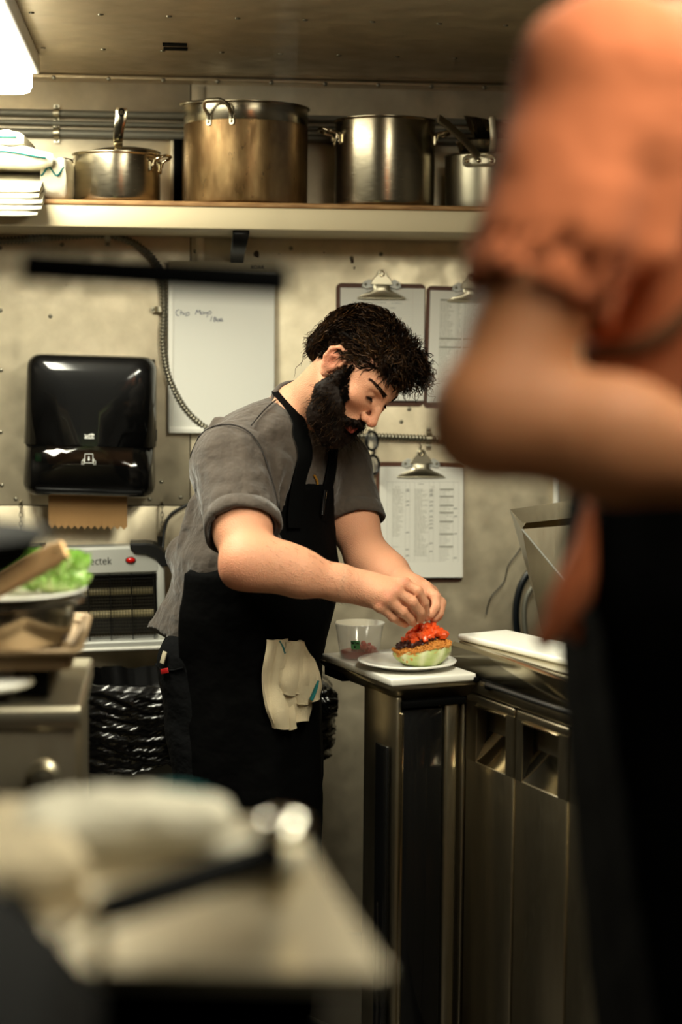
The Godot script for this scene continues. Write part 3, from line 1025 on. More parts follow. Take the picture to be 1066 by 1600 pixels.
# ---------------------------------------------------------------- printed forms (flat print only)
func form_image(kind: int) -> ImageTexture:
	var w := 512
	var h := 680
	var im := Image.create(w, h, false, Image.FORMAT_RGB8)
	im.fill(Color(0.91, 0.90, 0.86))
	var r := RandomNumberGenerator.new()
	r.seed = 100 + kind
	var ink := Color(0.42, 0.41, 0.38)
	var grey := Color(0.62, 0.61, 0.56)
	var bar := Color(0.48, 0.47, 0.41)
	var words := func(x: int, y: int, maxw: int, c: Color) -> void:
		var xx := x
		var end := x + int(maxw * r.randf_range(0.45, 1.0))
		while xx < end:
			var ww := r.randi_range(5, 16)
			im.fill_rect(Rect2i(xx, y, mini(ww, end - xx), 3), c)
			for k in ww / 3: im.fill_rect(Rect2i(xx + k * 3, y - r.randi_range(0, 2), 1, 5), c)
			xx += ww + 4
	if kind == 0:     # ruled sheet
		for y in range(96, 640, 15): im.fill_rect(Rect2i(0, y, w, 1), Color(0.76, 0.77, 0.76))
		im.fill_rect(Rect2i(440, 0, 1, h), Color(0.8, 0.74, 0.70))
		for k in 3: words.call(70 + 120 * k, 84 + 2 * k, 110, Color(0.6, 0.6, 0.6))
		for k in 2: words.call(200, 118 + 30 * k, 160, Color(0.55, 0.55, 0.55))
	elif kind == 1:   # price table with dark headings
		for c in 2:
			var x0 := 64 + c * 150
			im.fill_rect(Rect2i(x0, 52, 140, 9), bar)
			for k in 38:
				var y := 66 + k * 13
				if k in [17, 21]: im.fill_rect(Rect2i(x0, y, 140, 8), bar)
				else:
					words.call(x0 + 3, y + 3, 90, grey)
					words.call(x0 + 108, y + 3, 24, grey)
				im.fill_rect(Rect2i(x0, y + 10, 140, 1), Color(0.72, 0.71, 0.67))
			for xx in [x0, x0 + 100, x0 + 140]: im.fill_rect(Rect2i(xx, 52, 1, 506), Color(0.6, 0.6, 0.56))
	else:             # prep list with ticks
		var xs := [36, 70, 152, 178, 208, 300, 326, 364, 450, 482]
		im.fill_rect(Rect2i(36, 92, 446, 1), ink)
		words.call(230, 104, 40, ink)
		for x in [86, 312]: words.call(x, 122, 40, grey)
		for k in 41:
			var y := 134 + k * 11
			im.fill_rect(Rect2i(36, y + 8, 328, 1), Color(0.70, 0.69, 0.65))
			if k < 27 or k in [32]: words.call(73, y + 3, 76 - maxi(0, k - 12) * 2, grey)
			elif k > 34: words.call(73, y + 3, 40, Color(0.72, 0.71, 0.67))
			if k < 38: words.call(211, y + 3, 84, grey)
			if k in [0, 4, 9, 13, 18, 25, 32]: im.fill_rect(Rect2i(364, y + 1, 86, 8), bar); words.call(368, y + 4, 40, ink)
			else: words.call(368, y + 3, 74, Color(0.68, 0.67, 0.63))
		for x in xs: im.fill_rect(Rect2i(x, 92, 1, 494), Color(0.62, 0.61, 0.57))
		var tick := func(x: int, y: int) -> void:
			for k in 20: im.fill_rect(Rect2i(x + k, y - int(absf(sin(k * 0.5)) * 4.0) + (2 if k < 6 else 0), 2, 3), Color(0.16, 0.15, 0.14))
		for y in [140, 150, 212, 236, 404, 508, 546]: tick.call(154, y)
		for y in [140, 152, 168, 178, 214, 238, 272, 306, 330, 352, 376, 470, 520]: tick.call(302, y)
		for y in [256, 304, 412, 560]: tick.call(454, y)
	return ImageTexture.create_from_image(im)

func torus(g: MB, c: Vector3, b: Basis, R: float, r: float, n := 20, k := Vector2.ONE) -> void:
	var p := []
	for i in n:
		var a := TAU * i / n
		p.append(c + b * Vector3(cos(a) * R * k.x, sin(a) * R * k.y, 0))
	g.tube(p, r, 7, true)

func clipboard(at: Vector3, label: String, kind: int, tilt: float, sheets: int, hook: bool) -> void:
	# at = middle of the bottom edge, on the wall
	var t := thing("clipboard", label, "clipboard", at, 0.0, "clipboards on the back wall")
	t.rotation_degrees.z = tilt
	var W := 0.232
	var H := 0.315
	var g := MB.new()
	var poly := PackedVector2Array()
	for p in rrect(W, H, 0.014, 5): poly.append(p + Vector2(0, H / 2))
	g.prism(poly, 0.001, 0.0045, 0.0006)
	part("board", g, M.hardboard, t)
	var PW := 0.216
	var PH := 0.288
	for s in sheets:
		var last := s == sheets - 1
		var q := MB.new()
		var dx := 0.002 * sin(s * 2.1)
		var z := 0.0052 + s * 0.0016
		q.sheet(1, 12, func(u: float, v: float): return Vector3((u - 0.5) * PW + dx + 0.003, H - 0.012 - v * PH, z + 0.010 * v * v * (0.4 + 0.6 * s / maxf(1, sheets - 1))), 0.0005)
		var m: StandardMaterial3D = M.paper
		if last:
			m = mat(Color(1, 1, 1), 0.8)
			m.albedo_texture = form_image(kind)
		part("sheet", q, m, t)
	# spring clip
	var k := thing_part("clip", t, Vector3(0, H - 0.016, 0.010))
	var blade := MB.new()
	blade.sheet(24, 8, func(u: float, v: float):
		var half := lerpf(0.021, 0.062, smoothstep(0.45, 1.0, v))
		return Vector3((u * 2 - 1) * half, 0.020 - v * 0.042, 0.004 + 0.007 * sin(v * PI) * (1.0 - pow(absf(u * 2 - 1), 3.0) * 0.7)), 0.0014)
	part("clip_blade", blade, M.nickel, k)
	var lip := MB.new()
	lip.tube([Vector3(-0.062, -0.022, 0.004), Vector3(-0.03, -0.0225, 0.005), Vector3(0.03, -0.0225, 0.005), Vector3(0.062, -0.022, 0.004)], 0.0026, 8)
	part("clip_lip", lip, M.nickel, k)
	var neck := MB.new()
	var np := PackedVector2Array()
	for e in [[-0.030, 0.012], [-0.022, 0.028], [-0.013, 0.036], [-0.011, 0.044], [-0.006, 0.050], [0.006, 0.050], [0.011, 0.044], [0.013, 0.036], [0.022, 0.028], [0.030, 0.012]]: np.append(Vector2(e[0], e[1]))
	neck.prism(np, 0.004, 0.010, 0.0015)
	part("clip_neck", neck, M.nickel, k)
	var eye := MB.new()
	torus(eye, Vector3(0, 0.040, 0.0115), Basis(), 0.0062, 0.0022)
	part("clip_eyelet", eye, M.polished, k)
	for s in [-1, 1]:
		var wing := MB.new()
		var wp := PackedVector2Array()
		for e in [[0.022, 0.006], [0.022, 0.022], [0.034, 0.026], [0.048, 0.018], [0.051, 0.007], [0.040, 0.001]]: wp.append(Vector2(e[0] * s, e[1]))
		wing.prism(wp, 0.000, 0.006, 0.001)
		part("clip_wing", wing, M.silver_paint, k)
		var rv := part("rivet", rivet_mesh(0.004), M.screw, k)
		rv.position = Vector3(s * 0.041, 0.013, 0.006)
		rv.rotation_degrees.x = 90
	if hook:
		var hk := MB.new()
		hk.tube(curve([Vector3(-0.002, 0.045, -0.018), Vector3(-0.002, 0.052, 0.002), Vector3(0.0, 0.058, 0.008), Vector3(-0.005, 0.064, 0.010)], 5), 0.0018, 6)
		part("hook", hk, M.screw, k)

func thing_part(called: String, parent: Node, at: Vector3) -> Node3D:
	var o := Node3D.new()
	o.name = called
	parent.add_child(o, true)
	o.position = at
	return o

func boards() -> void:
	var Z := -4.62
	clipboard(Vector3(0.543, 1.398, Z), "clipboard with a ruled sheet behind the cook's hair", 0, 0.0, 2, false)
	clipboard(Vector3(0.772, 1.392, Z), "clipboard with a printed price table, half hidden by the near arm", 1, -1.0, 3, false)
	clipboard(Vector3(0.651, 0.938, Z), "clipboard with a ticked prep list, lowest of the three", 2, 0.0, 5, true)
	# whiteboard with a dark head strip
	var t := thing("whiteboard", "white marker board with blue handwriting behind the cook's back", "whiteboard", Vector3(0.133, 1.325, Z + 0.014))
	var g := MB.new()
	var poly := PackedVector2Array()
	for p in rrect(0.272, 0.434, 0.006, 3): poly.append(p + Vector2(0, 0.217))
	g.prism(poly, 0.0, 0.009, 0.002)
	part("board", g, M.board_white, t)
	part("bottom_rail", MB.new().box(Vector3(0, 0.009, 0.011), Vector3(0.268, 0.016, 0.006), 0.002), M.white_plastic, t)
	part("side_strip", MB.new().box(Vector3(-0.128, 0.217, 0.0095), Vector3(0.012, 0.42, 0.003), 0.001), M.white_plastic, t)
	part("head_strip", MB.new().box(Vector3(0, 0.423, 0.0095), Vector3(0.272, 0.026, 0.004), 0.001), M.shelf_paint, t)
	var tx := part("head_lettering", text_mesh("BOAR", 0.013, 0.0004), M.black_ink, t)
	tx.position = Vector3(0.09, 0.4225, 0.0118)
	# handwriting in blue marker
	var ink := MB.new()
	var s := 0.0085
	var put := func(ox: float, oy: float, strokes: Array) -> void:
		for st in strokes:
			var pp := []
			for e in st: pp.append(Vector3(ox + e[0] * s, oy + e[1] * s, 0.0093))
			ink.tube(curve(pp, 4) if pp.size() > 2 else pp, 0.0015, 5, false, true, 0.5)
	# C h i p
	put.call(-0.116, 0.300, [[[1.0, 1.7], [0.3, 1.5], [0.0, 0.8], [0.2, 0.1], [0.9, -0.1]]])
	put.call(-0.104, 0.301, [[[0.1, 1.5], [0.0, 0.0]], [[0.0, 0.5], [0.4, 0.9], [0.7, 0.6], [0.7, 0.0]]])
	put.call(-0.0945, 0.301, [[[0.0, 0.7], [0.05, 0.0]], [[0.0, 1.1], [0.02, 1.15]]])
	put.call(-0.090, 0.300, [[[0.0, 0.9], [-0.05, -0.3]], [[0.0, 0.7], [0.6, 1.0], [0.9, 0.5], [0.5, 0.0], [0.0, 0.2]]])
	# M a y o
	put.call(-0.067, 0.303, [[[0.0, 0.0], [0.5, 1.4]], [[0.5, 1.4], [0.8, 0.5]], [[0.8, 0.5], [1.4, 1.4]], [[1.4, 1.4], [1.5, 0.0]]])
	put.call(-0.0525, 0.303, [[[0.8, 0.7], [0.3, 0.8], [0.0, 0.3], [0.3, 0.0], [0.8, 0.4]], [[0.8, 0.7], [0.95, 0.0]]])
	put.call(-0.043, 0.303, [[[0.0, 0.8], [0.3, 0.2], [0.7, 0.8]], [[0.7, 0.8], [0.8, -0.5], [0.5, -0.7]]])
	put.call(-0.034, 0.304, [[[0.4, 0.9], [0.0, 0.5], [0.3, 0.0], [0.8, 0.3], [0.8, 0.8], [0.3, 0.95]]])
	# / B a l l
	put.call(-0.028, 0.286, [[[0.4, 1.5], [0.0, 0.0]]])
	put.call(-0.020, 0.286, [[[0.0, 0.0], [0.1, 1.3]], [[0.1, 1.3], [0.7, 1.1], [0.3, 0.7]], [[0.3, 0.7], [0.9, 0.4], [0.0, 0.0]]])
	put.call(-0.011, 0.286, [[[0.7, 0.6], [0.2, 0.7], [0.0, 0.2], [0.3, 0.0], [0.7, 0.4], [0.8, 0.0]]])
	put.call(-0.003, 0.287, [[[0.0, 0.9], [0.0, 0.0], [0.3, 0.1]]])
	put.call(0.001, 0.287, [[[0.0, 0.9], [0.0, 0.0], [0.3, 0.1]]])
	part("handwriting", ink, M.blue_ink, t)
	# eyeglasses hooked over the conduit
	var e := thing("eyeglasses", "black framed eyeglasses hanging from the conduit beside the cook's chest", "glasses", Vector3(0.520, 1.28, Z + 0.05))
	e.rotation_degrees = Vector3(0, 18, 4)
	for k in 2:
		var rim := MB.new()
		torus(rim, Vector3(0, 0.030 if k == 0 else -0.032, 0), Basis(), 0.0195, 0.0036, 24, Vector2(0.85, 1.22))
		part("rim", rim, M.black_plastic, e)
		var ln := MB.new()
		ln.ball(Vector3(0, 0.030 if k == 0 else -0.032, 0), Vector3(0.0165, 0.0235, 0.0012), 20)
		part("lens", ln, M.glass, e)
	var br := MB.new()
	br.tube(curve([Vector3(0, 0.006, 0), Vector3(0.004, 0, 0.005), Vector3(0, -0.008, 0)], 4), 0.0022, 6)
	part("bridge", br, M.black_plastic, e)
	for sg in [1, -1]:
		var tp := MB.new()
		var y0 := 0.055 if sg > 0 else -0.057
		tp.tube(curve([Vector3(0, y0, 0), Vector3(-0.002, y0 + sg * 0.004, -0.006), Vector3(-0.004, y0 * 0.8, -0.016), Vector3(-0.004, 0.0, -0.02), Vector3(-0.004, -y0 * 0.5, -0.02)], 5), 0.0024, 6, false, true, 0.5)
		part("temple", tp, M.black_plastic, e)

# ---------------------------------------------------------------- insect lamp
func zapper() -> void:
	var t := thing("insect_lamp", "silver and black electric insect lamp hung on chains under the towel dispenser", "insect killer", Vector3(-0.198, 0.785, -4.59))
	t.rotation_degrees.z = 1.6
	var W := 0.385
	var H := 0.262
	part("back_reflector", MB.new().box(Vector3(0, 0.125, 0.006), Vector3(W * 0.93, 0.2, 0.01), 0.003), M.black_plastic, t)
	# head panel
	var hp := MB.new()
	hp.xf = Transform3D(Basis(), Vector3(0, 0.222, 0.04))
	hp.prism(rrect(W - 0.02, 0.070, 0.012, 4), -0.035, 0.045, 0.006)
	part("head_panel", hp, M.silver_paint, t)
	for s in [-1, 1]:
		# black rubber corner grip
		var g := MB.new()
		var pl := PackedVector2Array()
		for k in 9:
			var a := PI * 0.5 * k / 8.0
			pl.append(Vector2((W / 2 - 0.045 + 0.055 * cos(a)) * s, 0.205 + 0.06 * sin(a)))
		for e in [[W / 2 - 0.085, 0.265], [W / 2 - 0.085, 0.252], [W / 2 - 0.075, 0.240], [W / 2 - 0.045, 0.236], [W / 2 - 0.022, 0.224], [W / 2 - 0.008, 0.205]]: pl.append(Vector2(e[0] * s, e[1]))
		g.prism(pl, 0.0, 0.094, 0.004)
		part("corner_grip", g, M.black_rubber, t)
		part("side_post", MB.new().box(Vector3(s * (W / 2 - 0.011), 0.11, 0.045), Vector3(0.02, 0.205, 0.08), 0.004), M.silver_paint, t)
	# drip tray
	var tr := MB.new()
	tr.xf = Transform3D(Basis(), Vector3(0, 0.010, 0.05))
	tr.prism(rrect(W, 0.022, 0.004, 3), -0.05, 0.06, 0.003)
	part("drip_tray", tr, M.silver_paint, t)
	part("tray_lip", MB.new().box(Vector3(0, 0.002, 0.105), Vector3(W * 0.98, 0.009, 0.02), 0.003), M.white_plastic, t)
	for y in [0.082, 0.140]:
		var tb := MB.new()
		tb.tube([Vector3(-W / 2 + 0.03, y, 0.045), Vector3(0, y, 0.045), Vector3(W / 2 - 0.03, y, 0.045)], 0.009, 14)
		part("tube", tb, M.tube_glass, t)
	# wire guard: fine grid joined, heavy bars apart
	var fine := MB.new()
	for k in 46: fine.box(Vector3(-W / 2 + 0.028 + k * (W - 0.056) / 45.0, 0.105, 0.066), Vector3(0.0016, 0.155, 0.0014))
	for k in 19: fine.box(Vector3(0, 0.030 + k * 0.0085, 0.068), Vector3(W - 0.05, 0.0014, 0.0014))
	tag(part("wire_grid", fine, M.wire, t), "", "", "", "stuff")
	for k in 7: part("guard_bar", MB.new().tube([Vector3(-W / 2 + 0.03 + k * 0.0542, 0.02, 0.086), Vector3(-W / 2 + 0.03 + k * 0.0542, 0.19, 0.086)], 0.0016, 6), M.black_plastic, t)
	for y in [0.185, 0.176]: part("guard_rail", MB.new().box(Vector3(0, y, 0.084), Vector3(W - 0.04, 0.003, 0.003)), M.black_plastic, t)
	var sw := part("switch", MB.new().ball(Vector3(0.108, 0.222, 0.086), Vector3(0.0115, 0.0075, 0.006), 18), M.red_button, t)
	sw.name = "switch"
	var bz := MB.new()
	torus(bz, Vector3(0.108, 0.222, 0.0855), Basis(), 0.0122, 0.0014, 20, Vector2(1, 0.68))
	part("switch_bezel", bz, M.black_plastic, t)
	var big := part("lettering", text_mesh("A", 0.034, 0.0004, false), M.black_ink, t)
	big.position = Vector3(-0.030, 0.2245, 0.0857)
	var tx := part("lettering", text_mesh("spectek", 0.0235, 0.0004, false), M.black_ink, t)
	tx.position = Vector3(0.021, 0.2215, 0.0857)
	part("small_tag", MB.new().box(Vector3(-0.048, 0.115, 0.071), Vector3(0.009, 0.013, 0.001), 0.0003), M.white_plastic, t)
	part("cable_gland", MB.new().tube([Vector3(0.182, 0.25, 0.03), Vector3(0.182, 0.275, 0.03)], 0.006, 8), M.black_rubber, t)

# ---------------------------------------------------------------- bin with bag
func waste_bin() -> void:
	var t := thing("waste_bin", "grey waste bin with a shiny black bag behind the cook", "bin", Vector3(0.085, 0.0, -4.35))
	var g := MB.new()
	var rings := []
	for e in [[0.0, 0.50, 0.22], [0.02, 0.52, 0.24], [0.70, 0.575, 0.27], [0.712, 0.585, 0.28], [0.72, 0.575, 0.27]]:
		rings.append(ring_xz(rrect(e[1], e[2], 0.06, 6), e[0]))
	g.loft(rings, true, true, false, 0.6)
	part("bin_body", g, M.bin, t)
	var n := FastNoiseLite.new()
	n.seed = 4
	n.frequency = 1.0
	var b := MB.new()
	rings = []
	var base := rrect(0.575, 0.27, 0.06, 8)
	var dense := PackedVector2Array()
	for i in base.size():
		var e := base[(i + 1) % base.size()]
		var cnt := maxi(1, int(base[i].distance_to(e) / 0.006))
		for k in cnt: dense.append(base[i].lerp(e, float(k) / cnt))
	for i in 56:
		var v := i / 55.0
		var y := 0.745 - v * 0.20
		var out := 0.012 + 0.012 * sin(v * PI)
		if i < 3: out = 0.008 - 0.004 * (2 - i)
		var q := PackedVector3Array()
		for p in dense:
			var d: Vector2 = p.normalized()
			var arc := atan2(p.y * 2.0, p.x) * 0.35
			# diagonal pulled folds and small crumples
			var f := sin((arc * 26.0 + v * 7.0) * 1.6 + 3.0 * n.get_noise_2d(arc * 5.0, v * 2.0))
			f = signf(f) * pow(absf(f), 0.6)
			var c := n.get_noise_3d(p.x * 26.0, v * 8.0, p.y * 26.0)
			var r1 := maxf(0.0, 1.0 - absf(n.get_noise_2d(p.x * 2.2 + v * 0.9 + p.y * 5.0, v * 5.2 - p.x * 7.0)) * 2.6)
			var r2 := 1.0 - absf(n.get_noise_2d(p.x * 14.0 - v * 4.0 + 31.0, v * 11.0 + p.x * 9.0 + p.y * 20.0)) * 2.0
			var o := out + (0.0006 * f + 0.016 * r1 + 0.0010 * r2 + 0.0010 * c) * smoothstep(0.0, 0.2, v) - 0.004
			q.append(Vector3(p.x + d.x * o, y + 0.010 * n.get_noise_2d(p.x * 12.0, p.y * 12.0 + 5.0) + (0.03 * n.get_noise_2d(p.x * 7.0, 40.0) * v), p.y + d.y * o))
		rings.append(q)
	# the bag dips inside
	var first: PackedVector3Array = rings[0]
	var dip := PackedVector3Array()
	for p in first: dip.append(Vector3(p.x * 0.9, 0.60, p.z * 0.85))
	rings.push_front(dip)
	b.loft(rings, true, true, false, 9.0)
	part("bag", b, M.bag, t)
	# gathered knot of bag at the right end
	var k := MB.new()
	rings = []
	for i in 15:
		var v := i / 14.0
		var q := PackedVector3Array()
		for j in 40:
			var a := TAU * j / 40
			var r := (0.012 + 0.020 * sin(v * PI * 0.86)) * (1.0 + 0.22 * sin(a * 7.0 + v * 6.0) + 0.25 * n.get_noise_3d(cos(a) * 3.0, sin(a) * 3.0, v * 5.0))
			q.append(Vector3(v * 0.062, cos(a) * r * 0.9 - 0.012 * v, sin(a) * r))
		rings.append(q)
	k.xf = Transform3D(Basis(), Vector3(0.255, 0.712, 0.13))
	k.loft(rings, true, true, true, 9.0)
	part("bag_knot", k, M.bag, t)

# ---------------------------------------------------------------- shelf with pots
func arc_handle(t: Node, R: float, ang: float, y: float, spread: float, up: float, out: float, r: float, metal: Material, called := "side_handle") -> void:
	# loop handle on a round wall: two rivet plates and a bent rod; ang 0 faces +z
	var h := thing_part(called, t, Vector3.ZERO)
	h.rotation.y = ang
	var g := MB.new()
	g.tube(curve([Vector3(-spread, y - 0.012, R + 0.003), Vector3(-spread, y + 0.002, R + 0.007), Vector3(-spread * 1.05, y + up * 0.55, R + out * 0.6), Vector3(-spread * 0.7, y + up, R + out), Vector3(0, y + up * 1.05, R + out * 1.08), Vector3(spread * 0.7, y + up, R + out), Vector3(spread * 1.05, y + up * 0.55, R + out * 0.6), Vector3(spread, y + 0.002, R + 0.007), Vector3(spread, y - 0.012, R + 0.003)], 6), r, 8)
	part("rod", g, metal, h)
	for s in [-1, 1]:
		var p := MB.new()
		p.xf = Transform3D(Basis(), Vector3(s * spread, y - 0.012, sqrt(R * R - spread * spread)))
		p.prism(rrect(0.014, 0.030, 0.006, 3), -0.002, 0.004, 0.001)
		part("handle_plate", p, metal, h)
		for k in [-0.006, 0.006]:
			var b := part("rivet", rivet_mesh(0.0038), M.polished, h)
			b.position = Vector3(s * spread, y - 0.012 + k, sqrt(R * R - spread * spread) + 0.004)
			b.rotation_degrees.x = 90

func pot_profile(R: float, h: float, y0: float, foot := 0.006, lip := 0.004) -> Array:
	return [Vector2(R - 0.02, y0), Vector2(R - 0.008, y0 + 0.001), Vector2(R - 0.002, y0 + foot), Vector2(R, y0 + foot * 2.2), Vector2(R, h - 0.006), Vector2(R + lip, h - 0.002), Vector2(R + lip, h), Vector2(R - 0.001, h), Vector2(R - 0.003, h - 0.006), Vector2(R - 0.003, y0 + 0.012), Vector2(R - 0.01, y0 + 0.006), Vector2(0.0001, y0 + 0.005)]

func bar_handle(g: MB, pts: Array, w: float, th: float, up: Vector3, widen := 1.0) -> void:
	# flat forged bar along pts; w across, th thick
	var rings := []
	var n := pts.size()
	for i in n:
		var t: Vector3 = (pts[mini(i + 1, n - 1)] - pts[maxi(i - 1, 0)]).normalized()
		var s := t.cross(up).normalized()
		var u := s.cross(t).normalized()
		var k := lerpf(1.0, widen, float(i) / (n - 1))
		if i == 0 or i == n - 1: k *= 0.75
		var q := PackedVector3Array()
		for p in rrect(w * k, th, th * 0.45, 3): q.append(pts[i] + s * p.x + u * p.y)
		rings.append(q)
	g.loft(rings, true, true, true, 9.0)

func cloth_slab(size: Vector3, seed_: int, rough: float, droop := 0.0) -> MB:
	# a soft folded pad: rounded block with lumpy faces, its front fold rounded; origin at the bottom centre
	var n := FastNoiseLite.new()
	n.seed = seed_
	n.frequency = 1.0
	var g := MB.new()
	var rings := []
	var nr := 28
	for i in nr + 1:
		var v := float(i) / nr
		var x := (v - 0.5) * size.x
		var e := 1.0 - pow(absf(v * 2 - 1), 8.0)
		var q := PackedVector3Array()
		for p in rrect(size.z * (0.94 + 0.06 * e), size.y * (0.55 + 0.45 * e), size.y * 0.42 * (0.6 + 0.4 * e), 6):
			var zz: float = p.x
			var yy: float = p.y + size.y * 0.5
			var o := rough * n.get_noise_3d(x * 14.0, yy * 8.0, zz * 14.0)
			var y2 := yy + (o if yy > size.y * 0.4 else 0.0)
			var fr := smoothstep(0.0, 0.5, zz / size.z)
			q.append(Vector3(x, y2 - droop * fr * fr * 4.0, zz + rough * 0.8 * n.get_noise_3d(x * 10.0, 7.0, yy * 20.0)))
		rings.append(q)
	g.loft(rings, true, true, true, 9.0)
	return g

func shelf_and_pots() -> void:
	var SY := 1.887
	var s := thing("wall_shelf", "long pale wooden shelf with a worn brown front edge carrying the pots", "shelf", Vector3(0.425, SY, -4.46))
	part("shelf_board", MB.new().box(Vector3(0, -0.038, 0.0), Vector3(3.05, 0.052, 0.314), 0.004), M.shelf_paint, s)
	part("worn_edge", MB.new().box(Vector3(0, -0.006, 0.001), Vector3(3.05, 0.012, 0.318), 0.003), M.wood_edge, s)
	var bk := MB.new()
	var rb := []
	for e in [[-0.066, 0.125, 0.020], [-0.070, 0.128, 0.020], [-0.110, -0.10, 0.018], [-0.135, -0.146, 0.016], [-0.140, -0.150, 0.013]]:
		var q := PackedVector3Array()
		for r in rrect(e[2] * 2, 0.012, 0.004, 2): q.append(Vector3(-0.254 + r.x, e[0] + r.y * 0.5, e[1] + r.y))
		rb.append(q)
	bk.loft(rb, true, true, true, 9.0)
	tag(part("diagonal_bracket", bk, M.black_plastic, s), "black tapered steel bracket under the shelf")
	for x in [-0.9, 1.1]: part("bracket", MB.new().box(Vector3(x, -0.074, -0.06), Vector3(0.02, 0.02, 0.19), 0.003), M.shelf_paint, s)
	# saucepan
	var p := thing("saucepan", "low steel saucepan with a side loop handle beside the towels", "pan", Vector3(-0.126, SY, -4.415))
	part("pan_body", MB.new().lathe(pot_profile(0.104, 0.117, 0.0, 0.005), 56), M.pot, p)
	arc_handle(p, 0.104, 1.15, 0.098, 0.024, 0.012, 0.030, 0.0036, M.polished)
	arc_handle(p, 0.104, 1.15 + PI, 0.098, 0.024, 0.012, 0.030, 0.0036, M.polished)
	# skillet lid nested in it, its forged handle pointing up
	var l := thing_part("lid", p, Vector3(0.008, 0.113, -0.005))
	var lp := MB.new()
	lp.xf = Transform3D(Basis(Vector3.BACK, 0.05), Vector3.ZERO)
	lp.lathe([Vector2(0.096, 0.004), Vector2(0.0985, 0.0055), Vector2(0.097, 0.008), Vector2(0.08, 0.014), Vector2(0.05, 0.02), Vector2(0.0001, 0.023), Vector2(0.0001, 0.021), Vector2(0.05, 0.018), Vector2(0.08, 0.012)], 48, Vector3.ZERO, 9.0)
	part("lid_plate", lp, M.pot, l)
	var hb := MB.new()
	bar_handle(hb, curve([Vector3(-0.002, 0.016, 0.070), Vector3(-0.003, 0.030, 0.082), Vector3(0.0, 0.060, 0.088), Vector3(0.004, 0.080, 0.090), Vector3(0.006, 0.105, 0.091)], 5), 0.020, 0.006, Vector3(0, 0, 1), 1.5)
	part("handle", hb, M.polished, l)
	var ho := MB.new()
	torus(ho, Vector3(0.0055, 0.094, 0.0945), Basis(), 0.0065, 0.0018, 16, Vector2(1, 1.2))
	part("handle_hole", ho, M.black_matt, l)
	# tall browned stock pot
	var k := thing("stock_pot", "tall stock pot with heat-browned sides, largest on the shelf", "pot", Vector3(0.187, SY, -4.457))
	var R := 0.1515
	var h := 0.240
	part("pot_body", MB.new().lathe([Vector2(0.0001, 0.0), Vector2(R - 0.012, 0.0), Vector2(R - 0.003, 0.005), Vector2(R, 0.014), Vector2(R, 0.196), Vector2(R - 0.004, 0.196), Vector2(R - 0.004, 0.01), Vector2(0.0001, 0.008)], 72), M.burnt_pot, k)
	part("rim_band", MB.new().lathe([Vector2(R - 0.003, 0.19), Vector2(R, 0.196), Vector2(R, h - 0.005), Vector2(R + 0.005, h - 0.002), Vector2(R + 0.005, h), Vector2(R - 0.002, h + 0.001), Vector2(R - 0.004, h - 0.006), Vector2(R - 0.004, 0.19)], 72), M.pot, k)
	arc_handle(k, R, -0.46, 0.208, 0.030, 0.026, 0.036, 0.0046, M.nickel)
	arc_handle(k, R, -0.46 + PI, 0.208, 0.030, 0.026, 0.036, 0.0046, M.nickel)
	# a rack ring leaning in it
	var rk := thing("ring_handle", "flat steel ring handle sticking out at the back left of the tall stock pot", "handle", Vector3(0.075, SY + 0.243, -4.47))
	var rg := MB.new()
	rg.tube(curve([Vector3(0.06, 0.0, -0.03), Vector3(0.02, 0.006, -0.035), Vector3(-0.03, 0.010, -0.03), Vector3(-0.046, 0.006, 0.0), Vector3(-0.03, 0.006, 0.028), Vector3(0.0, 0.008, 0.03), Vector3(0.03, 0.008, 0.02)], 6), 0.0045, 8)
	part("ring", rg, M.nickel, rk)
	# second pot
	var q := thing("stock_pot", "clean steel stock pot with two loop handles, right of the browned one", "pot", Vector3(0.527, SY, -4.428))
	part("pot_body", MB.new().lathe(pot_profile(0.1225, 0.212, 0.0, 0.006, 0.004), 72), M.pot, q)
	arc_handle(q, 0.1225, -PI / 2 + 0.1, 0.176, 0.030, 0.012, 0.038, 0.0048, M.polished)
	arc_handle(q, 0.1225, PI / 2 - 0.1, 0.176, 0.030, 0.012, 0.038, 0.0048, M.polished)
	# aluminium saucepan with more nested in it
	var a := thing("saucepan", "dull aluminium saucepan with a riveted handle, rightmost on the shelf", "pan", Vector3(0.772, SY, -4.43))
	part("pan_body", MB.new().lathe([Vector2(0.0001, 0.0), Vector2(0.082, 0.0), Vector2(0.089, 0.004), Vector2(0.0925, 0.02), Vector2(0.0945, 0.128), Vector2(0.0975, 0.130), Vector2(0.0945, 0.133), Vector2(0.0915, 0.128), Vector2(0.088, 0.01), Vector2(0.0001, 0.006)], 56), M.aluminium, a)
	var hn := thing_part("handle", a, Vector3.ZERO)
	hn.rotation.y = -0.28
	var pl := MB.new()
	var rings := []
	for z in [-0.003, 0.0035, 0.0045]:
		var ring := PackedVector3Array()
		for e in rrect(0.083 - (0.003 if z > 0.004 else 0.0), 0.030 - (0.003 if z > 0.004 else 0.0), 0.0135, 6):
			ring.append(Vector3(e.x, 0.112 + e.y, sqrt(0.0945 * 0.0945 - e.x * e.x) + z))
		rings.append(ring)
	pl.loft(rings, true, true, true, 0.6)
	part("handle_plate", pl, M.aluminium, hn)
	for x in [-0.031, 0.0, 0.031]:
		var b := part("rivet", rivet_mesh(0.0062), M.polished, hn)
		b.position = Vector3(x, 0.112, sqrt(0.0945 * 0.0945 - x * x) + 0.004)
		b.rotation_degrees = Vector3(90, rad_to_deg(x / 0.0945), 0)
	var hb2 := MB.new()
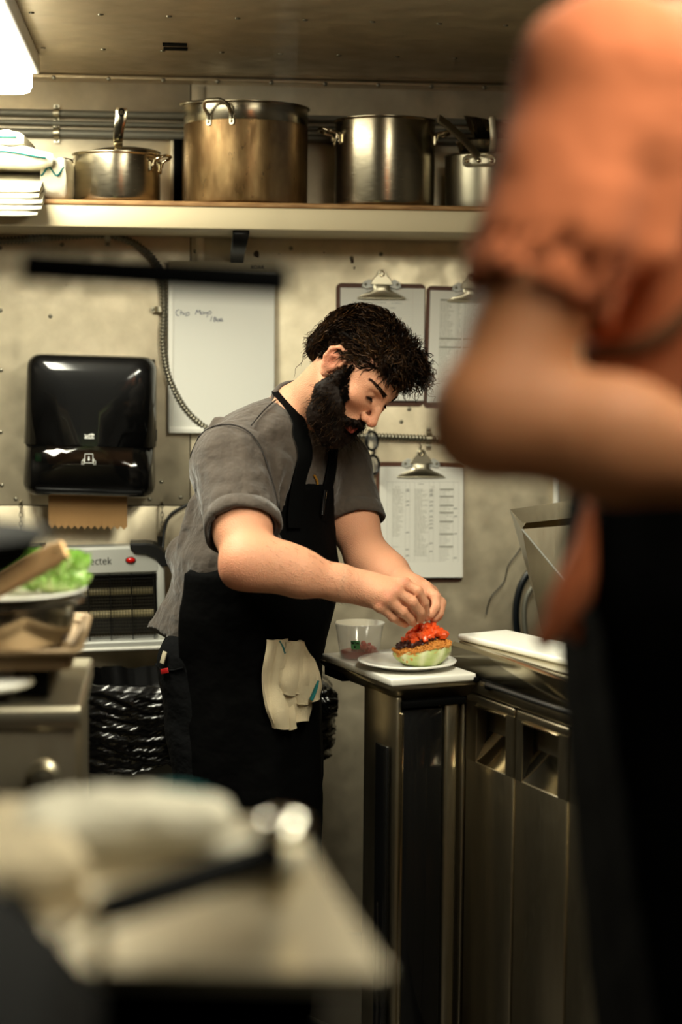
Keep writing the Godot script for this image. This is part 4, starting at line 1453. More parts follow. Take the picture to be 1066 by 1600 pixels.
	bar_handle(hb2, curve([Vector3(-0.002, 0.118, 0.098), Vector3(-0.012, 0.134, 0.116), Vector3(-0.036, 0.160, 0.155), Vector3(-0.066, 0.186, 0.20), Vector3(-0.084, 0.198, 0.225)], 5), 0.020, 0.008, Vector3(0.35, 0.35, 0.9), 1.1)
	part("handle_bar", hb2, M.aluminium, hn)
	var c := thing("nested_pan", "smaller pan with an upright flat handle nested in the dull aluminium saucepan", "pan", Vector3(0.785, SY + 0.10, -4.44))
	part("pan_body", MB.new().lathe([Vector2(0.0001, 0.0), Vector2(0.05, 0.0), Vector2(0.062, 0.012), Vector2(0.078, 0.066), Vector2(0.081, 0.068), Vector2(0.076, 0.066), Vector2(0.06, 0.014), Vector2(0.0001, 0.004)], 48), M.pot, c)
	var hb3 := MB.new()
	bar_handle(hb3, curve([Vector3(-0.006, 0.02, 0.082), Vector3(-0.004, 0.06, 0.097), Vector3(-0.006, 0.09, 0.10), Vector3(-0.009, 0.118, 0.101)], 5), 0.0165, 0.006, Vector3(0, 0, 1), 1.05)
	part("handle", hb3, M.aluminium, c)
	var bo := thing("nested_bowl", "fluted steel bowl tipped inside the nested pans at the shelf's right end", "bowl", Vector3(0.80, SY + 0.150, -4.44))
	var fl := MB.new()
	var rr := []
	for e in [[0.03, 0.0], [0.05, 0.012], [0.07, 0.035], [0.088, 0.062], [0.091, 0.064], [0.086, 0.060], [0.066, 0.034], [0.046, 0.014], [0.03, 0.004]]:
		var ring := PackedVector3Array()
		for j in 72:
			var an := TAU * j / 72
			var rad: float = e[0] * (1.0 + 0.03 * sin(an * 18.0))
			ring.append(Vector3(rad * cos(an), e[1], rad * sin(an)))
		rr.append(ring)
	fl.loft(rr, true, true, true, 0.9)
	var bm := part("bowl_shell", fl, M.pot, bo)
	bm.rotation_degrees = Vector3(6, 0, -12)
	# folded towels overhanging the shelf, and terry cloths on top
	for i in 5:
		var t := thing("folded_napkin", ["lowest folded cream napkin hanging over the shelf end", "second lowest folded cream napkin of the shelf stack", "middle folded cream napkin of the shelf stack", "second from top folded cream napkin of the shelf stack", "top folded cream napkin right under the terry cloths"][i], "napkin", Vector3(-0.47 + 0.004 * (i % 2), SY + 0.0015 + i * 0.0135, -4.305 + 0.003 * (i % 3)), 0.02 * (i % 3 - 1), "folded napkins on the shelf")
		part("cloth", cloth_slab(Vector3(0.34 + 0.008 * (i % 3), 0.0132, 0.20), 60 + i, 0.002, 0.013), M.terry, t)
	var specs := [[Vector3(-0.45, SY + 0.072, -4.34), Vector3(0.34, 0.045, 0.20), 0.012, "lower white terry cloth with a teal stripe on the shelf stack"], [Vector3(-0.278, SY + 0.002, -4.50), Vector3(0.07, 0.065, 0.16), 0.016, "white terry cloth with a teal border lying on the shelf behind the napkins"], [Vector3(-0.50, SY + 0.130, -4.38), Vector3(0.34, 0.03, 0.19), 0.014, "topmost white terry cloth heaped on the shelf stack"], [Vector3(-0.262, SY + 0.002, -4.36), Vector3(0.062, 0.10, 0.12), 0.018, "upright crumpled white terry cloth between the napkins and the low saucepan"]]
	for i in specs.size():
		var e = specs[i]
		var t := thing("terry_cloth", e[3], "towel", e[0], 0.12 - 0.1 * i, "white terry cloths on the shelf")
		t.rotation_degrees.z = [-2, 0, -4, 0][i]
		part("cloth", cloth_slab(e[1], 80 + i, e[2]), M.terry, t)
		var st := MB.new()
		var pts := []
		for j in 15:
			var u := j / 14.0 - 0.5
			pts.append(Vector3(u * e[1].x * 0.9, e[1].y * (0.62 + 0.1 * sin(u * 9.0 + i)), e[1].z * 0.502))
		st.tube(pts, 0.0042, 8, false, true, 0.5)
		part("stripe", st, M.teal, t)

# ---------------------------------------------------------------- left counter, pot and lettuce
func leaf_color(t: float) -> Color:
	return Color(0.74, 0.84, 0.42).lerp(Color(0.22, 0.47, 0.05), t)

func frill_leaf(r: float, arc: float, seed_: int, thick := 0.0015) -> ArrayMesh:
	# a cupped, frilled leaf with a pale rib; base at the origin, growing up +y, cupped round -z
	var n := FastNoiseLite.new()
	n.seed = seed_
	n.frequency = 1.0
	var nu := 26
	var nv := 16
	var st := SurfaceTool.new()
	st.begin(Mesh.PRIMITIVE_TRIANGLES)
	var P := func(i: int, j: int) -> Vector3:
		var u := float(i) / nu - 0.5
		var v := float(j) / nv
		var fr := v * v * 0.16 * sin(u * 34.0 + seed_) + v * 0.10 * n.get_noise_2d(u * 7.0, v * 5.0)
		var th := u * arc
		var lat := v * 1.75
		var rr := r * (1.0 + fr)
		return Vector3(sin(th) * sin(lat) * rr, (1.0 - cos(lat)) * r * 0.62 * (1.0 + 0.3 * fr), -cos(th) * sin(lat) * rr)
	for i in nu:
		for j in nv:
			for q in [[0, 0], [1, 0], [1, 1], [0, 0], [1, 1], [0, 1]]:
				var u := absf(float(i + q[0]) / nu - 0.5) * 2.0
				var v := float(j + q[1]) / nv
				st.set_smooth_group(1)
				st.set_color(leaf_color(clampf(v * 1.1 - 0.25 + 0.35 * n.get_noise_2d(i * 0.5, j * 0.5) + (0.1 if u > 0.1 else -0.35), 0.0, 1.0)))
				st.add_vertex(P.call(i + q[0], j + q[1]))
	st.generate_normals()
	return st.commit()

func left_counter() -> void:
	var c := thing("side_counter", "steel side counter with a thick pale edge under the sheet pan", "counter", Vector3(-0.607, 0.0, -2.74))
	part("worktop", MB.new().box(Vector3(0, 1.008, 0), Vector3(0.966, 0.034, 0.42), 0.006), M.aluminium, c)
	part("front_panel", MB.new().box(Vector3(0, 0.50, 0.0), Vector3(0.95, 0.98, 0.39), 0.004), M.steel, c)
	for x in [0.28, 0.43]:
		var kb := MB.new()
		kb.xf = Transform3D(Basis(Vector3.RIGHT, PI / 2), Vector3(x, 0.925, 0.195))
		kb.lathe([Vector2(0.022, 0.0), Vector2(0.022, 0.012), Vector2(0.017, 0.016), Vector2(0.016, 0.03), Vector2(0.0001, 0.032)], 24)
		part("knob", kb, M.aluminium, c)
	# riser and sheet pan
	var sp := thing("sheet_pan", "browned sheet pan with a rolled rim under the pot of lettuce", "tray", Vector3(-0.40, 1.0585, -2.74))
	var g := MB.new()
	var rings := []
	for e in [[0.0, 0.0], [0.0, 0.022], [0.014, 0.024], [0.017, 0.029], [0.012, 0.033], [0.006, 0.030], [-0.004, 0.012], [-0.012, 0.0105]]:
		rings.append(ring_xz(rrect(0.52 + e[0] * 2, 0.34 + e[0] * 2, 0.02, 5), e[1] + 0.012))
	g.loft(rings, true, true, true, 0.9)
	part("pan", g, M.tray, sp)
	for x in [-0.2, 0.2]:
		for z in [-0.12, 0.12]: part("foot", MB.new().box(Vector3(x, -0.010, z), Vector3(0.05, 0.0445, 0.03), 0.002), M.black_matt, sp)
	# baked scrap on the tray corner
	var cr := MB.new()
	for k in 9: cr.ball(Vector3(rng.randf_range(0.20, 0.24), 0.034 + rng.randf() * 0.01, rng.randf_range(-0.04, 0.06)), Vector3(0.016, 0.011, 0.014) * rng.randf_range(0.6, 1.1), 8)
	part("baked_crust", cr, M.rust, sp)
	# pot on the tray
	var p := thing("mixing_pot", "shiny steel pot holding lettuce on the sheet pan", "pot", Vector3(-0.275, 1.0825, -2.725))
	part("pot_body", MB.new().lathe([Vector2(0.0001, 0.0), Vector2(0.10, 0.0), Vector2(0.122, 0.010), Vector2(0.130, 0.03), Vector2(0.134, 0.066), Vector2(0.150, 0.070), Vector2(0.150, 0.075), Vector2(0.131, 0.074), Vector2(0.128, 0.066), Vector2(0.12, 0.015), Vector2(0.0001, 0.006)], 64), M.pot_mirror, p)
	# white plate across the pot rim
	var w := thing("white_plate", "white oval plate lying on the rim of the lettuce pot", "plate", Vector3(-0.27, 1.1575, -2.73))
	var wp := MB.new()
	wp.lathe([Vector2(0.0001, 0.0), Vector2(0.085, 0.0), Vector2(0.115, 0.007), Vector2(0.145, 0.0105), Vector2(0.146, 0.013), Vector2(0.115, 0.010), Vector2(0.085, 0.004), Vector2(0.0001, 0.004)], 56, Vector3.ZERO, 9.0)
	part("plate_body", wp, M.porcelain, w)
	# lettuce head
	var l := thing("iceberg_lettuce", "frilly light green lettuce head on the pot behind the wooden handle", "lettuce", Vector3(-0.175, 1.163, -2.72))
	# the tight heart: leaves closed over each other
	for k in 5:
		var o := part("heart_leaf", frill_leaf(0.050 - 0.005 * k, 2.6, 90 + k), M.leaf, l)
		o.position = Vector3(0.006 * cos(k * 2.1), 0.052 + 0.004 * k, 0.006 * sin(k * 2.1))
		o.rotation = Vector3(PI, k * 1.9, 0.25 * sin(k * 1.7))
	var lm: StandardMaterial3D = M.leaf
	for k in 15:
		var o := part("leaf", frill_leaf(0.056 - 0.0022 * k, 2.3, 11 + k), lm, l)
		o.position = Vector3(0.0, 0.001 + 0.0016 * k, 0)
		o.rotation = Vector3(0.0, k * 2.4 + 0.3, 0.0)
		o.scale = Vector3(1, 1.25 + 0.06 * k, 1)
	for e in [[-0.055, 0.0, 1.2, 0.05], [0.052, 0.0, -1.6, 0.035], [0.01, 0.05, 3.0, 0.04], [0.03, 0.05, 3.6, 0.035]]:
		var o := part("leaf", frill_leaf(e[3], 2.0, 40 + int(e[0] * 100)), lm, l)
		o.position = Vector3(e[0] * 0.4, 0.002, e[1] * 0.4)
		o.rotation.y = e[2]
	var l2 := thing("lettuce_leaf", "loose green lettuce leaf at the far left behind the wooden handle", "lettuce", Vector3(-0.29, 1.168, -2.78))
	for k in 3:
		var o := part("leaf", frill_leaf(0.055, 2.0, 70 + k), lm, l2)
		o.rotation.y = 1.0 + k * 1.9
	# wooden spatula lying across, handle towards the camera's right
	var s := thing("wooden_handle", "flat wooden handle with a rivet slanting up in front of the lettuce", "spatula", Vector3.ZERO)
	var a := Vector3(-0.262, 1.176, -2.60)
	var b := Vector3(-0.148, 1.247, -2.56)
	var hb := MB.new()
	var pts := []
	for i in 9: pts.append(a.lerp(b, i / 8.0))
	bar_handle(hb, pts, 0.028, 0.014, Vector3(-0.2, 0.45, 1.0), 1.28)
	part("grip", hb, M.beech, s)
	var hm := MB.new()
	var nrm := Vector3(-0.2, 0.45, 1.0).normalized()
	hm.xf = Transform3D(frame(nrm), b.lerp(a, 0.10) + nrm * 0.0068)
	hm.lathe([Vector2(0.0032, 0.0), Vector2(0.0032, 0.0008), Vector2(0.0001, 0.0008)], 12)
	part("hang_hole", hm, M.rust, s)
	var rv := MB.new()
	rv.ball(a.lerp(b, 0.13) + nrm * 0.008, Vector3(0.004, 0.004, 0.003), 10)
	part("rivet", rv, M.polished, s)
	var bl := MB.new()
	var bp := []
	for i in 7: bp.append(a.lerp(Vector3(-0.43, 1.179, -2.68), i / 6.0))
	bar_handle(bl, bp, 0.03, 0.004, Vector3(0, 1, 0.3), 2.2)
	part("blade", bl, M.steel, s)
	# white tub lid over a black bowl at the counter's front
	var kb := thing("black_bowl", "black shallow bowl under a white lid at the front of the side counter", "bowl", Vector3(-0.285, 1.0255, -2.62))
	var kg := MB.new()
	kg.lathe([Vector2(0.0001, 0.0), Vector2(0.05, 0.0), Vector2(0.078, 0.010), Vector2(0.084, 0.017), Vector2(0.080, 0.017), Vector2(0.05, 0.004), Vector2(0.0001, 0.003)], 40)
	part("bowl_body", kg, M.black_plastic, kb)
	var kl := thing_part("cover", kb, Vector3(0.002, 0.018, 0.0))
	part("white_cover", MB.new().lathe([Vector2(0.0001, 0.0), Vector2(0.088, -0.0005), Vector2(0.091, 0.004), Vector2(0.088, 0.012), Vector2(0.075, 0.014), Vector2(0.0001, 0.012)], 40), M.white_plastic, kl)
	# frying pan on a rack nearer to the camera: only its far rim and handle show
	var f := thing("frying_pan", "dark frying pan edge out of focus at the far left", "pan", Vector3(-0.228, 1.336, -1.52), 0.05)
	part("pan_body", MB.new().lathe([Vector2(0.0001, 0.0), Vector2(0.085, 0.0), Vector2(0.108, 0.014), Vector2(0.122, 0.034), Vector2(0.125, 0.034), Vector2(0.110, 0.011), Vector2(0.088, -0.004), Vector2(0.0001, -0.004)], 48), M.black_matt, f)
	part("pan_rim", MB.new().lathe([Vector2(0.119, 0.033), Vector2(0.128, 0.033), Vector2(0.128, 0.037), Vector2(0.119, 0.037)], 48), M.black_matt, f)
	var r := thing("wire_rack", "steel rack post carrying the dark frying pan at the far left", "rack", Vector3(-0.30, 0.0, -1.52))
	part("rack_plate", MB.new().box(Vector3(0, 1.327, 0), Vector3(0.18, 0.008, 0.2), 0.002), M.steel, r)
	for z in [-0.08, 0.08]: part("post", MB.new().tube([Vector3(-0.06, 0.0, z), Vector3(-0.06, 0.7, z), Vector3(-0.06, 1.324, z)], 0.012, 10), M.steel, r)

# ---------------------------------------------------------------- prep fridge on the right
func right_counter() -> void:
	var at := Vector3(0.4297, 0.0, -3.4095)
	var yaw := deg_to_rad(19.0)
	var t := thing("prep_fridge", "stainless prep fridge with recessed door pulls on the right", "fridge", at, yaw)
	var FX := 0.19
	# carcass: recessed behind the doors
	part("carcass", MB.new().box(Vector3(FX + 0.37, 0.47, 0.30), Vector3(0.68, 0.80, 0.92), 0.004), M.steel, t)
	part("kick_plate", MB.new().box(Vector3(FX + 0.38, 0.04, 0.30), Vector3(0.6, 0.075, 0.86), 0.002), M.black_matt, t)
	part("front_rail", MB.new().box(Vector3(FX + 0.36, 0.872, 0.30), Vector3(0.72, 0.028, 0.92), 0.004), M.steel, t)
	for k in 2: part("end_strip", MB.new().box(Vector3(FX + 0.012, 0.43, -0.128 + 0.05 * k), Vector3(0.026, 0.835, 0.032), 0.006), M.steel, t)
	var z0 := -0.045
	for i in 4:
		var w: float = [0.190, 0.185, 0.21, 0.21][i]
		var d := thing_part("door", t, Vector3(FX, 0.0, z0 + w / 2))
		z0 += w + 0.010
		var rw := 0.118 if i == 0 else 0.130
		var cz := 0.006 if i == 0 else -0.004
		# door leaf as four bars round the pull recess
		var H := 0.855
		var yb := 0.09
		var r0 := 0.722
		var r1 := 0.837
		var leaf := MB.new()
		leaf.box(Vector3(0.012, (yb + r0) / 2, 0), Vector3(0.024, r0 - yb, w), 0.003)
		leaf.box(Vector3(0.012, (r1 + H) / 2, 0), Vector3(0.024, H - r1, w), 0.003)
		var zl := -w / 2
		var zr := cz - rw / 2
		leaf.box(Vector3(0.012, (r0 + r1) / 2, (zl + zr) / 2), Vector3(0.0238, r1 - r0 + 0.004, zr - zl), 0.0)
		zl = cz + rw / 2
		zr = w / 2
		leaf.box(Vector3(0.012, (r0 + r1) / 2, (zl + zr) / 2), Vector3(0.0238, r1 - r0 + 0.004, zr - zl), 0.0)
		part("leaf", leaf, M.steel, d)
		# scooped pull: slopes from the lower front lip up and back
		var pu := MB.new()
		pu.sheet(1, 10, func(u: float, v: float): return Vector3(0.001 + 0.052 * pow(v, 0.9), r0 + (r1 - r0) * v, cz + (u - 0.5) * rw), 0.001)
		part("pull_scoop", pu, M.polished, d)
		for s in [-1, 1]: part("pull_cheek", MB.new().box(Vector3(0.03, (r0 + r1) / 2, cz + s * (rw / 2 + 0.001)), Vector3(0.056, r1 - r0, 0.002)), M.black_plastic, d)
		part("pull_lip", MB.new().box(Vector3(0.003, r1 - 0.002, cz), Vector3(0.014, 0.005, rw), 0.0015), M.polished, d)
		part("pull_roof", MB.new().box(Vector3(0.03, r1 + 0.001, cz), Vector3(0.055, 0.002, rw)), M.black_plastic, d)
	# narrow end cabinet under the cutting board
	var e := thing("end_cabinet", "narrow dark-fronted steel cabinet under the white cutting board", "cabinet", at, yaw)
	part("cabinet_body", MB.new().box(Vector3(0.10, 0.45, -0.115), Vector3(0.155, 0.80, 0.10), 0.003), M.steel, e)
	part("side_panel", MB.new().box(Vector3(0.025, 0.455, -0.09), Vector3(0.012, 0.81, 0.15), 0.003), M.steel, e)
	part("dark_door", MB.new().box(Vector3(0.075, 0.44, -0.025), Vector3(0.092, 0.79, 0.022), 0.003), M.black_gloss, e)
	part("door_edge", MB.new().box(Vector3(0.028, 0.43, -0.020), Vector3(0.006, 0.8, 0.03), 0.002), M.polished, e)
	part("dark_door", MB.new().box(Vector3(0.011, 0.40, -0.06), Vector3(0.008, 0.72, 0.05), 0.002), M.black_gloss, e)
	part("corner_post", MB.new().box(Vector3(0.138, 0.44, -0.022), Vector3(0.028, 0.81, 0.028), 0.006), M.steel, e)
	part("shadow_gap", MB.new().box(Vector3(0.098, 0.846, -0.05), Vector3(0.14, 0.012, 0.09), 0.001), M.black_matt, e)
	# folded lip that carries the board
	var lip := MB.new()
	lip.xf = Transform3D(Basis(), Vector3.ZERO)
	var rings := []
	for q in [[0.885, -0.002, 0.001, 0.186], [0.878, -0.001, 0.002, 0.186], [0.852, -0.028, 0.030, 0.186], [0.850, -0.034, 0.034, 0.186]]:
		rings.append(PackedVector3Array([Vector3(q[2], q[0], q[1]), Vector3(q[3], q[0], q[1]), Vector3(q[3], q[0], -0.345), Vector3(q[2], q[0], -0.345)]))
	lip.loft(rings, true, true, true, 0.2)
	part("board_rail", lip, M.steel, e)
	part("bracket", MB.new().box(Vector3(0.035, 0.862, -0.30), Vector3(0.05, 0.02, 0.09), 0.003), M.black_matt, e)
	# cutting board
	var cb := thing("cutting_board", "thick white cutting board under the cook's plate", "cutting board", at, yaw)
	part("board", MB.new().box(Vector3(0.0935, 0.893, -0.1675), Vector3(0.187, 0.0145, 0.335), 0.003), M.white_plastic, cb)
	# raised hood of the fridge and the board on it
	var hd := thing_part("hood", t, Vector3.ZERO)
	rings = []
	for q in [[0.893, 0.0], [0.940, 0.0], [0.948, 0.004], [0.950, 0.010]]:
		rings.append(PackedVector3Array([Vector3(FX + q[1], q[0], -0.112 + q[1]), Vector3(FX + 0.5, q[0], -0.112 + q[1]), Vector3(FX + 0.5, q[0], 0.70), Vector3(FX + q[1], q[0], 0.70)]))
	var hg := MB.new()
	hg.loft(rings, true, true, true, 0.2)
	part("hood_shell", hg, M.hood, hd)
	part("gasket", MB.new().box(Vector3(FX + 0.02, 0.8895, 0.34), Vector3(0.034, 0.0065, 0.70), 0.002), M.black_rubber, hd)
	part("hinge", MB.new().box(Vector3(FX - 0.003, 0.888, -0.02), Vector3(0.012, 0.010, 0.05), 0.002), M.black_matt, hd)
	part("hinge", MB.new().box(Vector3(FX - 0.004, 0.884, 0.055), Vector3(0.012, 0.014, 0.02), 0.002), M.black_matt, hd)
	part("handle_bar", MB.new().tube([Vector3(FX - 0.012, 0.888, 0.06), Vector3(FX - 0.014, 0.889, 0.3), Vector3(FX - 0.012, 0.889, 0.6)], 0.0055, 8), M.black_rubber, hd)
	var wb := thing("cutting_board", "white plastic board lying on the raised steel hood", "cutting board", at, yaw)
	var bg := MB.new()
	bg.xf = Transform3D(Basis(Vector3.UP, 0.12), Vector3(FX + 0.095, 0.9505, 0.075))
	bg.box(Vector3(0, 0.0065, 0), Vector3(0.125, 0.013, 0.38), 0.004)
	part("board", bg, M.white_plastic, wb)
	# open lid beyond: a folded sheet-steel hopper with a creased corner
	var o := thing("steel_lid", "folded stainless lid standing open by the back wall, creased across its face", "lid")
	var A := Vector3(0.775, 1.180, -4.02)
	var B := Vector3(1.35, 1.262, -4.0)
	var C := Vector3(0.792, 1.140, -3.965)
	var D := Vector3(1.37, 1.190, -3.93)
	var E := Vector3(0.842, 0.905, -3.96)
	var F := Vector3(1.05, 0.83, -3.90)
	var G := Vector3(1.40, 0.83, -3.90)
	var th := Vector3(0.0, 0.0, -0.004)
	var plate := func(q: Array) -> MB:
		var m := MB.new()
		var f := PackedVector3Array(q)
		var bk := PackedVector3Array()
		for v in q: bk.append(v + th)
		m.loft([f, bk], true, true, true, 0.1)
		return m
	part("back_flange", plate.call([A, B, B - Vector3(0, 0.05, 0), C + Vector3(0.006, 0.012, -0.02)]), M.steel, o)
	part("top_fold", plate.call([C, D, D + Vector3(0, 0.03, -0.02), C + Vector3(0.012, 0.012, -0.018)]), M.polished, o)
	part("upper_face", plate.call([C, D, G, F]), M.steel, o)
	part("lower_face", plate.call([C, F + Vector3(0, 0, 0.0), Vector3(0.90, 0.80, -3.95), E]), M.steel, o)
	part("side_fold", plate.call([A, C, E, E + Vector3(0.03, -0.05, -0.06)]), M.steel, o)
	part("crease", MB.new().tube([C, C.lerp(F, 0.5), F], 0.0026, 6), M.silver_paint, o)
	part("leg", MB.new().box(Vector3(1.15, 0.42, -4.02), Vector3(0.05, 0.84, 0.05), 0.004), M.steel, o)
	part("leg", MB.new().box(Vector3(1.36, 0.42, -4.02), Vector3(0.05, 0.84, 0.05), 0.004), M.steel, o)

# ---------------------------------------------------------------- plate, cup and dressed cabbage
func dish() -> void:
	var Y := 0.9003
	var pc := Vector3(0.478, Y, -3.547)
	var p := thing("dinner_plate", "white plate under the dressed cabbage", "plate", pc)
	part("plate_body", MB.new().lathe([Vector2(0.0001, 0.0), Vector2(0.058, 0.0), Vector2(0.062, 0.003), Vector2(0.082, 0.0105), Vector2(0.099, 0.0125), Vector2(0.1005, 0.0145), Vector2(0.099, 0.0165), Vector2(0.082, 0.0135), Vector2(0.064, 0.0065), Vector2(0.0001, 0.0055)], 72, Vector3.ZERO, 9.0), M.porcelain, p)
	# clear cup of salsa
	var c := thing("plastic_cup", "clear plastic cup with a green label and red salsa in it", "cup", Vector3(0.394, Y, -3.668))
	part("cup_shell", MB.new().lathe([Vector2(0.0001, 0.0), Vector2(0.038, 0.0), Vector2(0.0395, 0.002), Vector2(0.0505, 0.070), Vector2(0.0525, 0.071), Vector2(0.0525, 0.074), Vector2(0.050, 0.074)], 48, Vector3.ZERO, 9.0), M.clear, c)
	part("salsa_fill", MB.new().lathe([Vector2(0.0001, 0.0015), Vector2(0.0365, 0.0015), Vector2(0.0395, 0.014), Vector2(0.03, 0.0165), Vector2(0.0001, 0.015)], 40, Vector3.ZERO, 9.0), M.salsa, c)
	for k in 26:
		var a := rng.randf() * TAU
		var r := sqrt(rng.randf()) * 0.030
		var q := MB.new()
		q.box(Vector3.ZERO, Vector3(0.008, 0.007, 0.009) * rng.randf_range(0.7, 1.2), 0.0015)
		var o := part("salsa_chunk", q, M.salsa, c)
		o.position = Vector3(cos(a) * r + 0.006, 0.018 + (rng.randf() * 0.010 if r < 0.02 else 0.0), sin(a) * r)
		o.rotation = Vector3(rng.randf() * 3, rng.randf() * 3, 0)
	var lb := MB.new()
	var lab := func(u: float, v: float) -> Vector3:
		var y := 0.024 + 0.018 * v
		var rad := 0.0396 + (y - 0.002) * 0.162 + 0.0004
		var a: float = PI / 2 + 0.75 - 0.42 * u - 0.25
		return Vector3(cos(a) * rad, y, sin(a) * rad)
	lb.sheet(6, 2, lab, 0.0002)
	part("label", lb, M.tape_green, c)
	var ink := MB.new()
	var put := func(strokes: Array) -> void:
		for s in strokes:
			var pp := []
			for e in s: pp.append(lab.call(e[0], e[1]) * Vector3(1.012, 1, 1.012))
			ink.tube(pp, 0.00055, 4)
	put.call([[[0.08, 0.9], [0.08, 0.6]], [[0.17, 0.9], [0.17, 0.6]], [[0.08, 0.75], [0.17, 0.75]]])
	put.call([[[0.22, 0.75], [0.25, 0.62], [0.30, 0.62], [0.30, 0.76], [0.22, 0.76]], [[0.36, 0.9], [0.36, 0.62]], [[0.33, 0.8], [0.40, 0.8]]])
	put.call([[[0.58, 0.88], [0.50, 0.84], [0.57, 0.72], [0.50, 0.62]], [[0.68, 0.75], [0.62, 0.66], [0.69, 0.62], [0.70, 0.76]], [[0.74, 0.76], [0.75, 0.64], [0.80, 0.64], [0.80, 0.76]], [[0.90, 0.72], [0.85, 0.70], [0.87, 0.62], [0.92, 0.63]]])
	put.call([[[0.40, 0.40], [0.36, 0.25], [0.44, 0.14], [0.52, 0.25], [0.48, 0.40], [0.40, 0.40]], [[0.45, 0.36], [0.45, 0.18]], [[0.40, 0.28], [0.50, 0.28]]])
	part("label_writing", ink, M.black_ink, c)
	# cabbage wedge: nested cupped leaves
	var cc := Vector3(0.508, Y + 0.0060, -3.548)
	var t := thing("cabbage_half", "half head of pale green cabbage crusted with orange crumbs on the plate", "cabbage", cc)
	var n := FastNoiseLite.new()
	n.seed = 9
	n.frequency = 1.0
	for k in 4:
		var st := SurfaceTool.new()
		st.begin(Mesh.PRIMITIVE_TRIANGLES)
		var nu := 72
		var nv := 14
		var P := func(i: int, j: int) -> Vector3:
			var a := TAU * i / nu
			var v := float(j) / nv
			var R := 0.0585 - 0.004 * k
			var rr := R * (0.52 + 0.48 * pow(sin(v * PI * 0.55 + 0.12), 0.8)) * (1.0 + 0.035 * sin(a * 9.0 + k * 2.0) * v + 0.03 * n.get_noise_3d(cos(a) * 2.0, sin(a) * 2.0, v * 2.0 + k))
			var rim := 0.033 + 0.005 * n.get_noise_2d(cos(a) * 3.0 + k * 5.0, sin(a) * 3.0) - 0.002 * k + 0.008 * cos(a - 0.3)
			return Vector3(cos(a) * rr, v * rim, sin(a) * rr * 0.92)
		for i in nu:
			for j in nv:
				for q in [[0, 0], [1, 0], [1, 1], [0, 0], [1, 1], [0, 1]]:
					var a: float = TAU * (i + q[0]) / nu
					var v := float(j + q[1]) / nv
					var vein := pow(absf(sin(a * 4.5 + v * 0.6)), 6.0)
					var f := 0.45 + 0.5 * n.get_noise_3d(cos(a) * 3.0, sin(a) * 3.0, v * 3.0 + 9.0)
					var col := Color(0.40, 0.52, 0.13).lerp(Color(0.66, 0.70, 0.34), clampf(f, 0.0, 1.0)).lerp(Color(0.82, 0.82, 0.58), vein * 0.7)
					st.set_smooth_group(1)
					st.set_color(col)
					st.add_vertex(P.call(i + q[0], j + q[1]))
		st.generate_normals()
		part("leaf", st.commit(), M.leaf, t)
	var dome := func(x: float, z: float) -> float:
		var r2 := (x * x + z * z) / (0.052 * 0.052)
		return 0.030 + 0.009 * x / 0.05 + 0.020 * sqrt(maxf(0.0, 1.0 - r2 * 0.85)) + 0.0022 * n.get_noise_2d(x * 260.0, z * 260.0) + 0.003 * n.get_noise_2d(x * 90.0, z * 90.0)
	var fill := MB.new()
	var rings := []
	for i in 22:
		var r := 0.0575 * (1.0 - i / 21.5)
		var q := PackedVector3Array()
		for j in 96:
			var a := TAU * j / 96
			q.append(Vector3(cos(a) * r, dome.call(cos(a) * r, sin(a) * r) - 0.002, sin(a) * r * 0.92))
		rings.append(q)
	fill.loft(rings, true, false, true, 9.0)
	part("cheese_spread", fill, M.crumb, t)
	# orange crumb crust, also spilling over the near leaf edge
	var cm := MB.new()
	for k in 2600:
		var a := rng.randf() * TAU
		var r := sqrt(rng.randf()) * 0.0585
		var x := cos(a) * r
		var z := sin(a) * r * 0.92
		var y: float = dome.call(x, z)
		if k % 4 == 0 and sin(a) > -0.3:
			var v := rng.randf()
			v = v * v
			r = 0.0590 - 0.005 * v
			x = cos(a) * r; z = sin(a) * r * 0.92
			y = 0.038 + 0.008 * cos(a) - 0.022 * v * (0.5 + 0.5 * sin(a * 3.0 + 1.0))
		var sz := rng.randf_range(0.0010, 0.0021)
		var b := Basis.from_euler(Vector3(rng.randf() * 6, rng.randf() * 6, 0))
		var p4 := []
		for e in [Vector3(1, 1, 1), Vector3(-1, -1, 1), Vector3(-1, 1, -1), Vector3(1, -1, -1)]: p4.append(Vector3(x, y, z) + b * e * sz)
		cm.tri(p4[0], p4[1], p4[2], -1); cm.tri(p4[0], p4[3], p4[1], -1); cm.tri(p4[0], p4[2], p4[3], -1); cm.tri(p4[1], p4[3], p4[2], -1)
	tag(part("crumb_crust", cm, M.crumb, t), "", "", "", "stuff")
	# bacon crumble
	var bm := thing("bacon_crumble", "dark brown bacon crumble heaped on the orange cabbage", "topping", cc)
	bm.set_meta("kind", "stuff")
	var bg := MB.new()
	for k in 420:
		var a := rng.randf() * TAU
		var r := sqrt(rng.randf()) * 0.040
		var x := cos(a) * r - 0.012
		var z := sin(a) * r * 0.85 + 0.006
		var y: float = dome.call(x, z) + 0.004 + rng.randf() * 0.011 * (1.0 - r / 0.045)
		bg.box(Vector3(x, y, z), Vector3(rng.randf_range(0.003, 0.008), rng.randf_range(0.002, 0.004), rng.randf_range(0.003, 0.006)), 0.0, Basis.from_euler(Vector3(rng.randf() * 3, rng.randf() * 6, rng.randf() * 3)))
	part("crumble", bg, M.bacon, bm)
	# diced tomato: one built, the rest copies of it
	var shapes := []
	for v in 4:
		var q := MB.new()
		q.box(Vector3.ZERO, Vector3(0.0125 + 0.001 * v, 0.0105, 0.0115 - 0.0006 * v), 0.0014)
		shapes.append(q.done())
	var first: Node3D = null
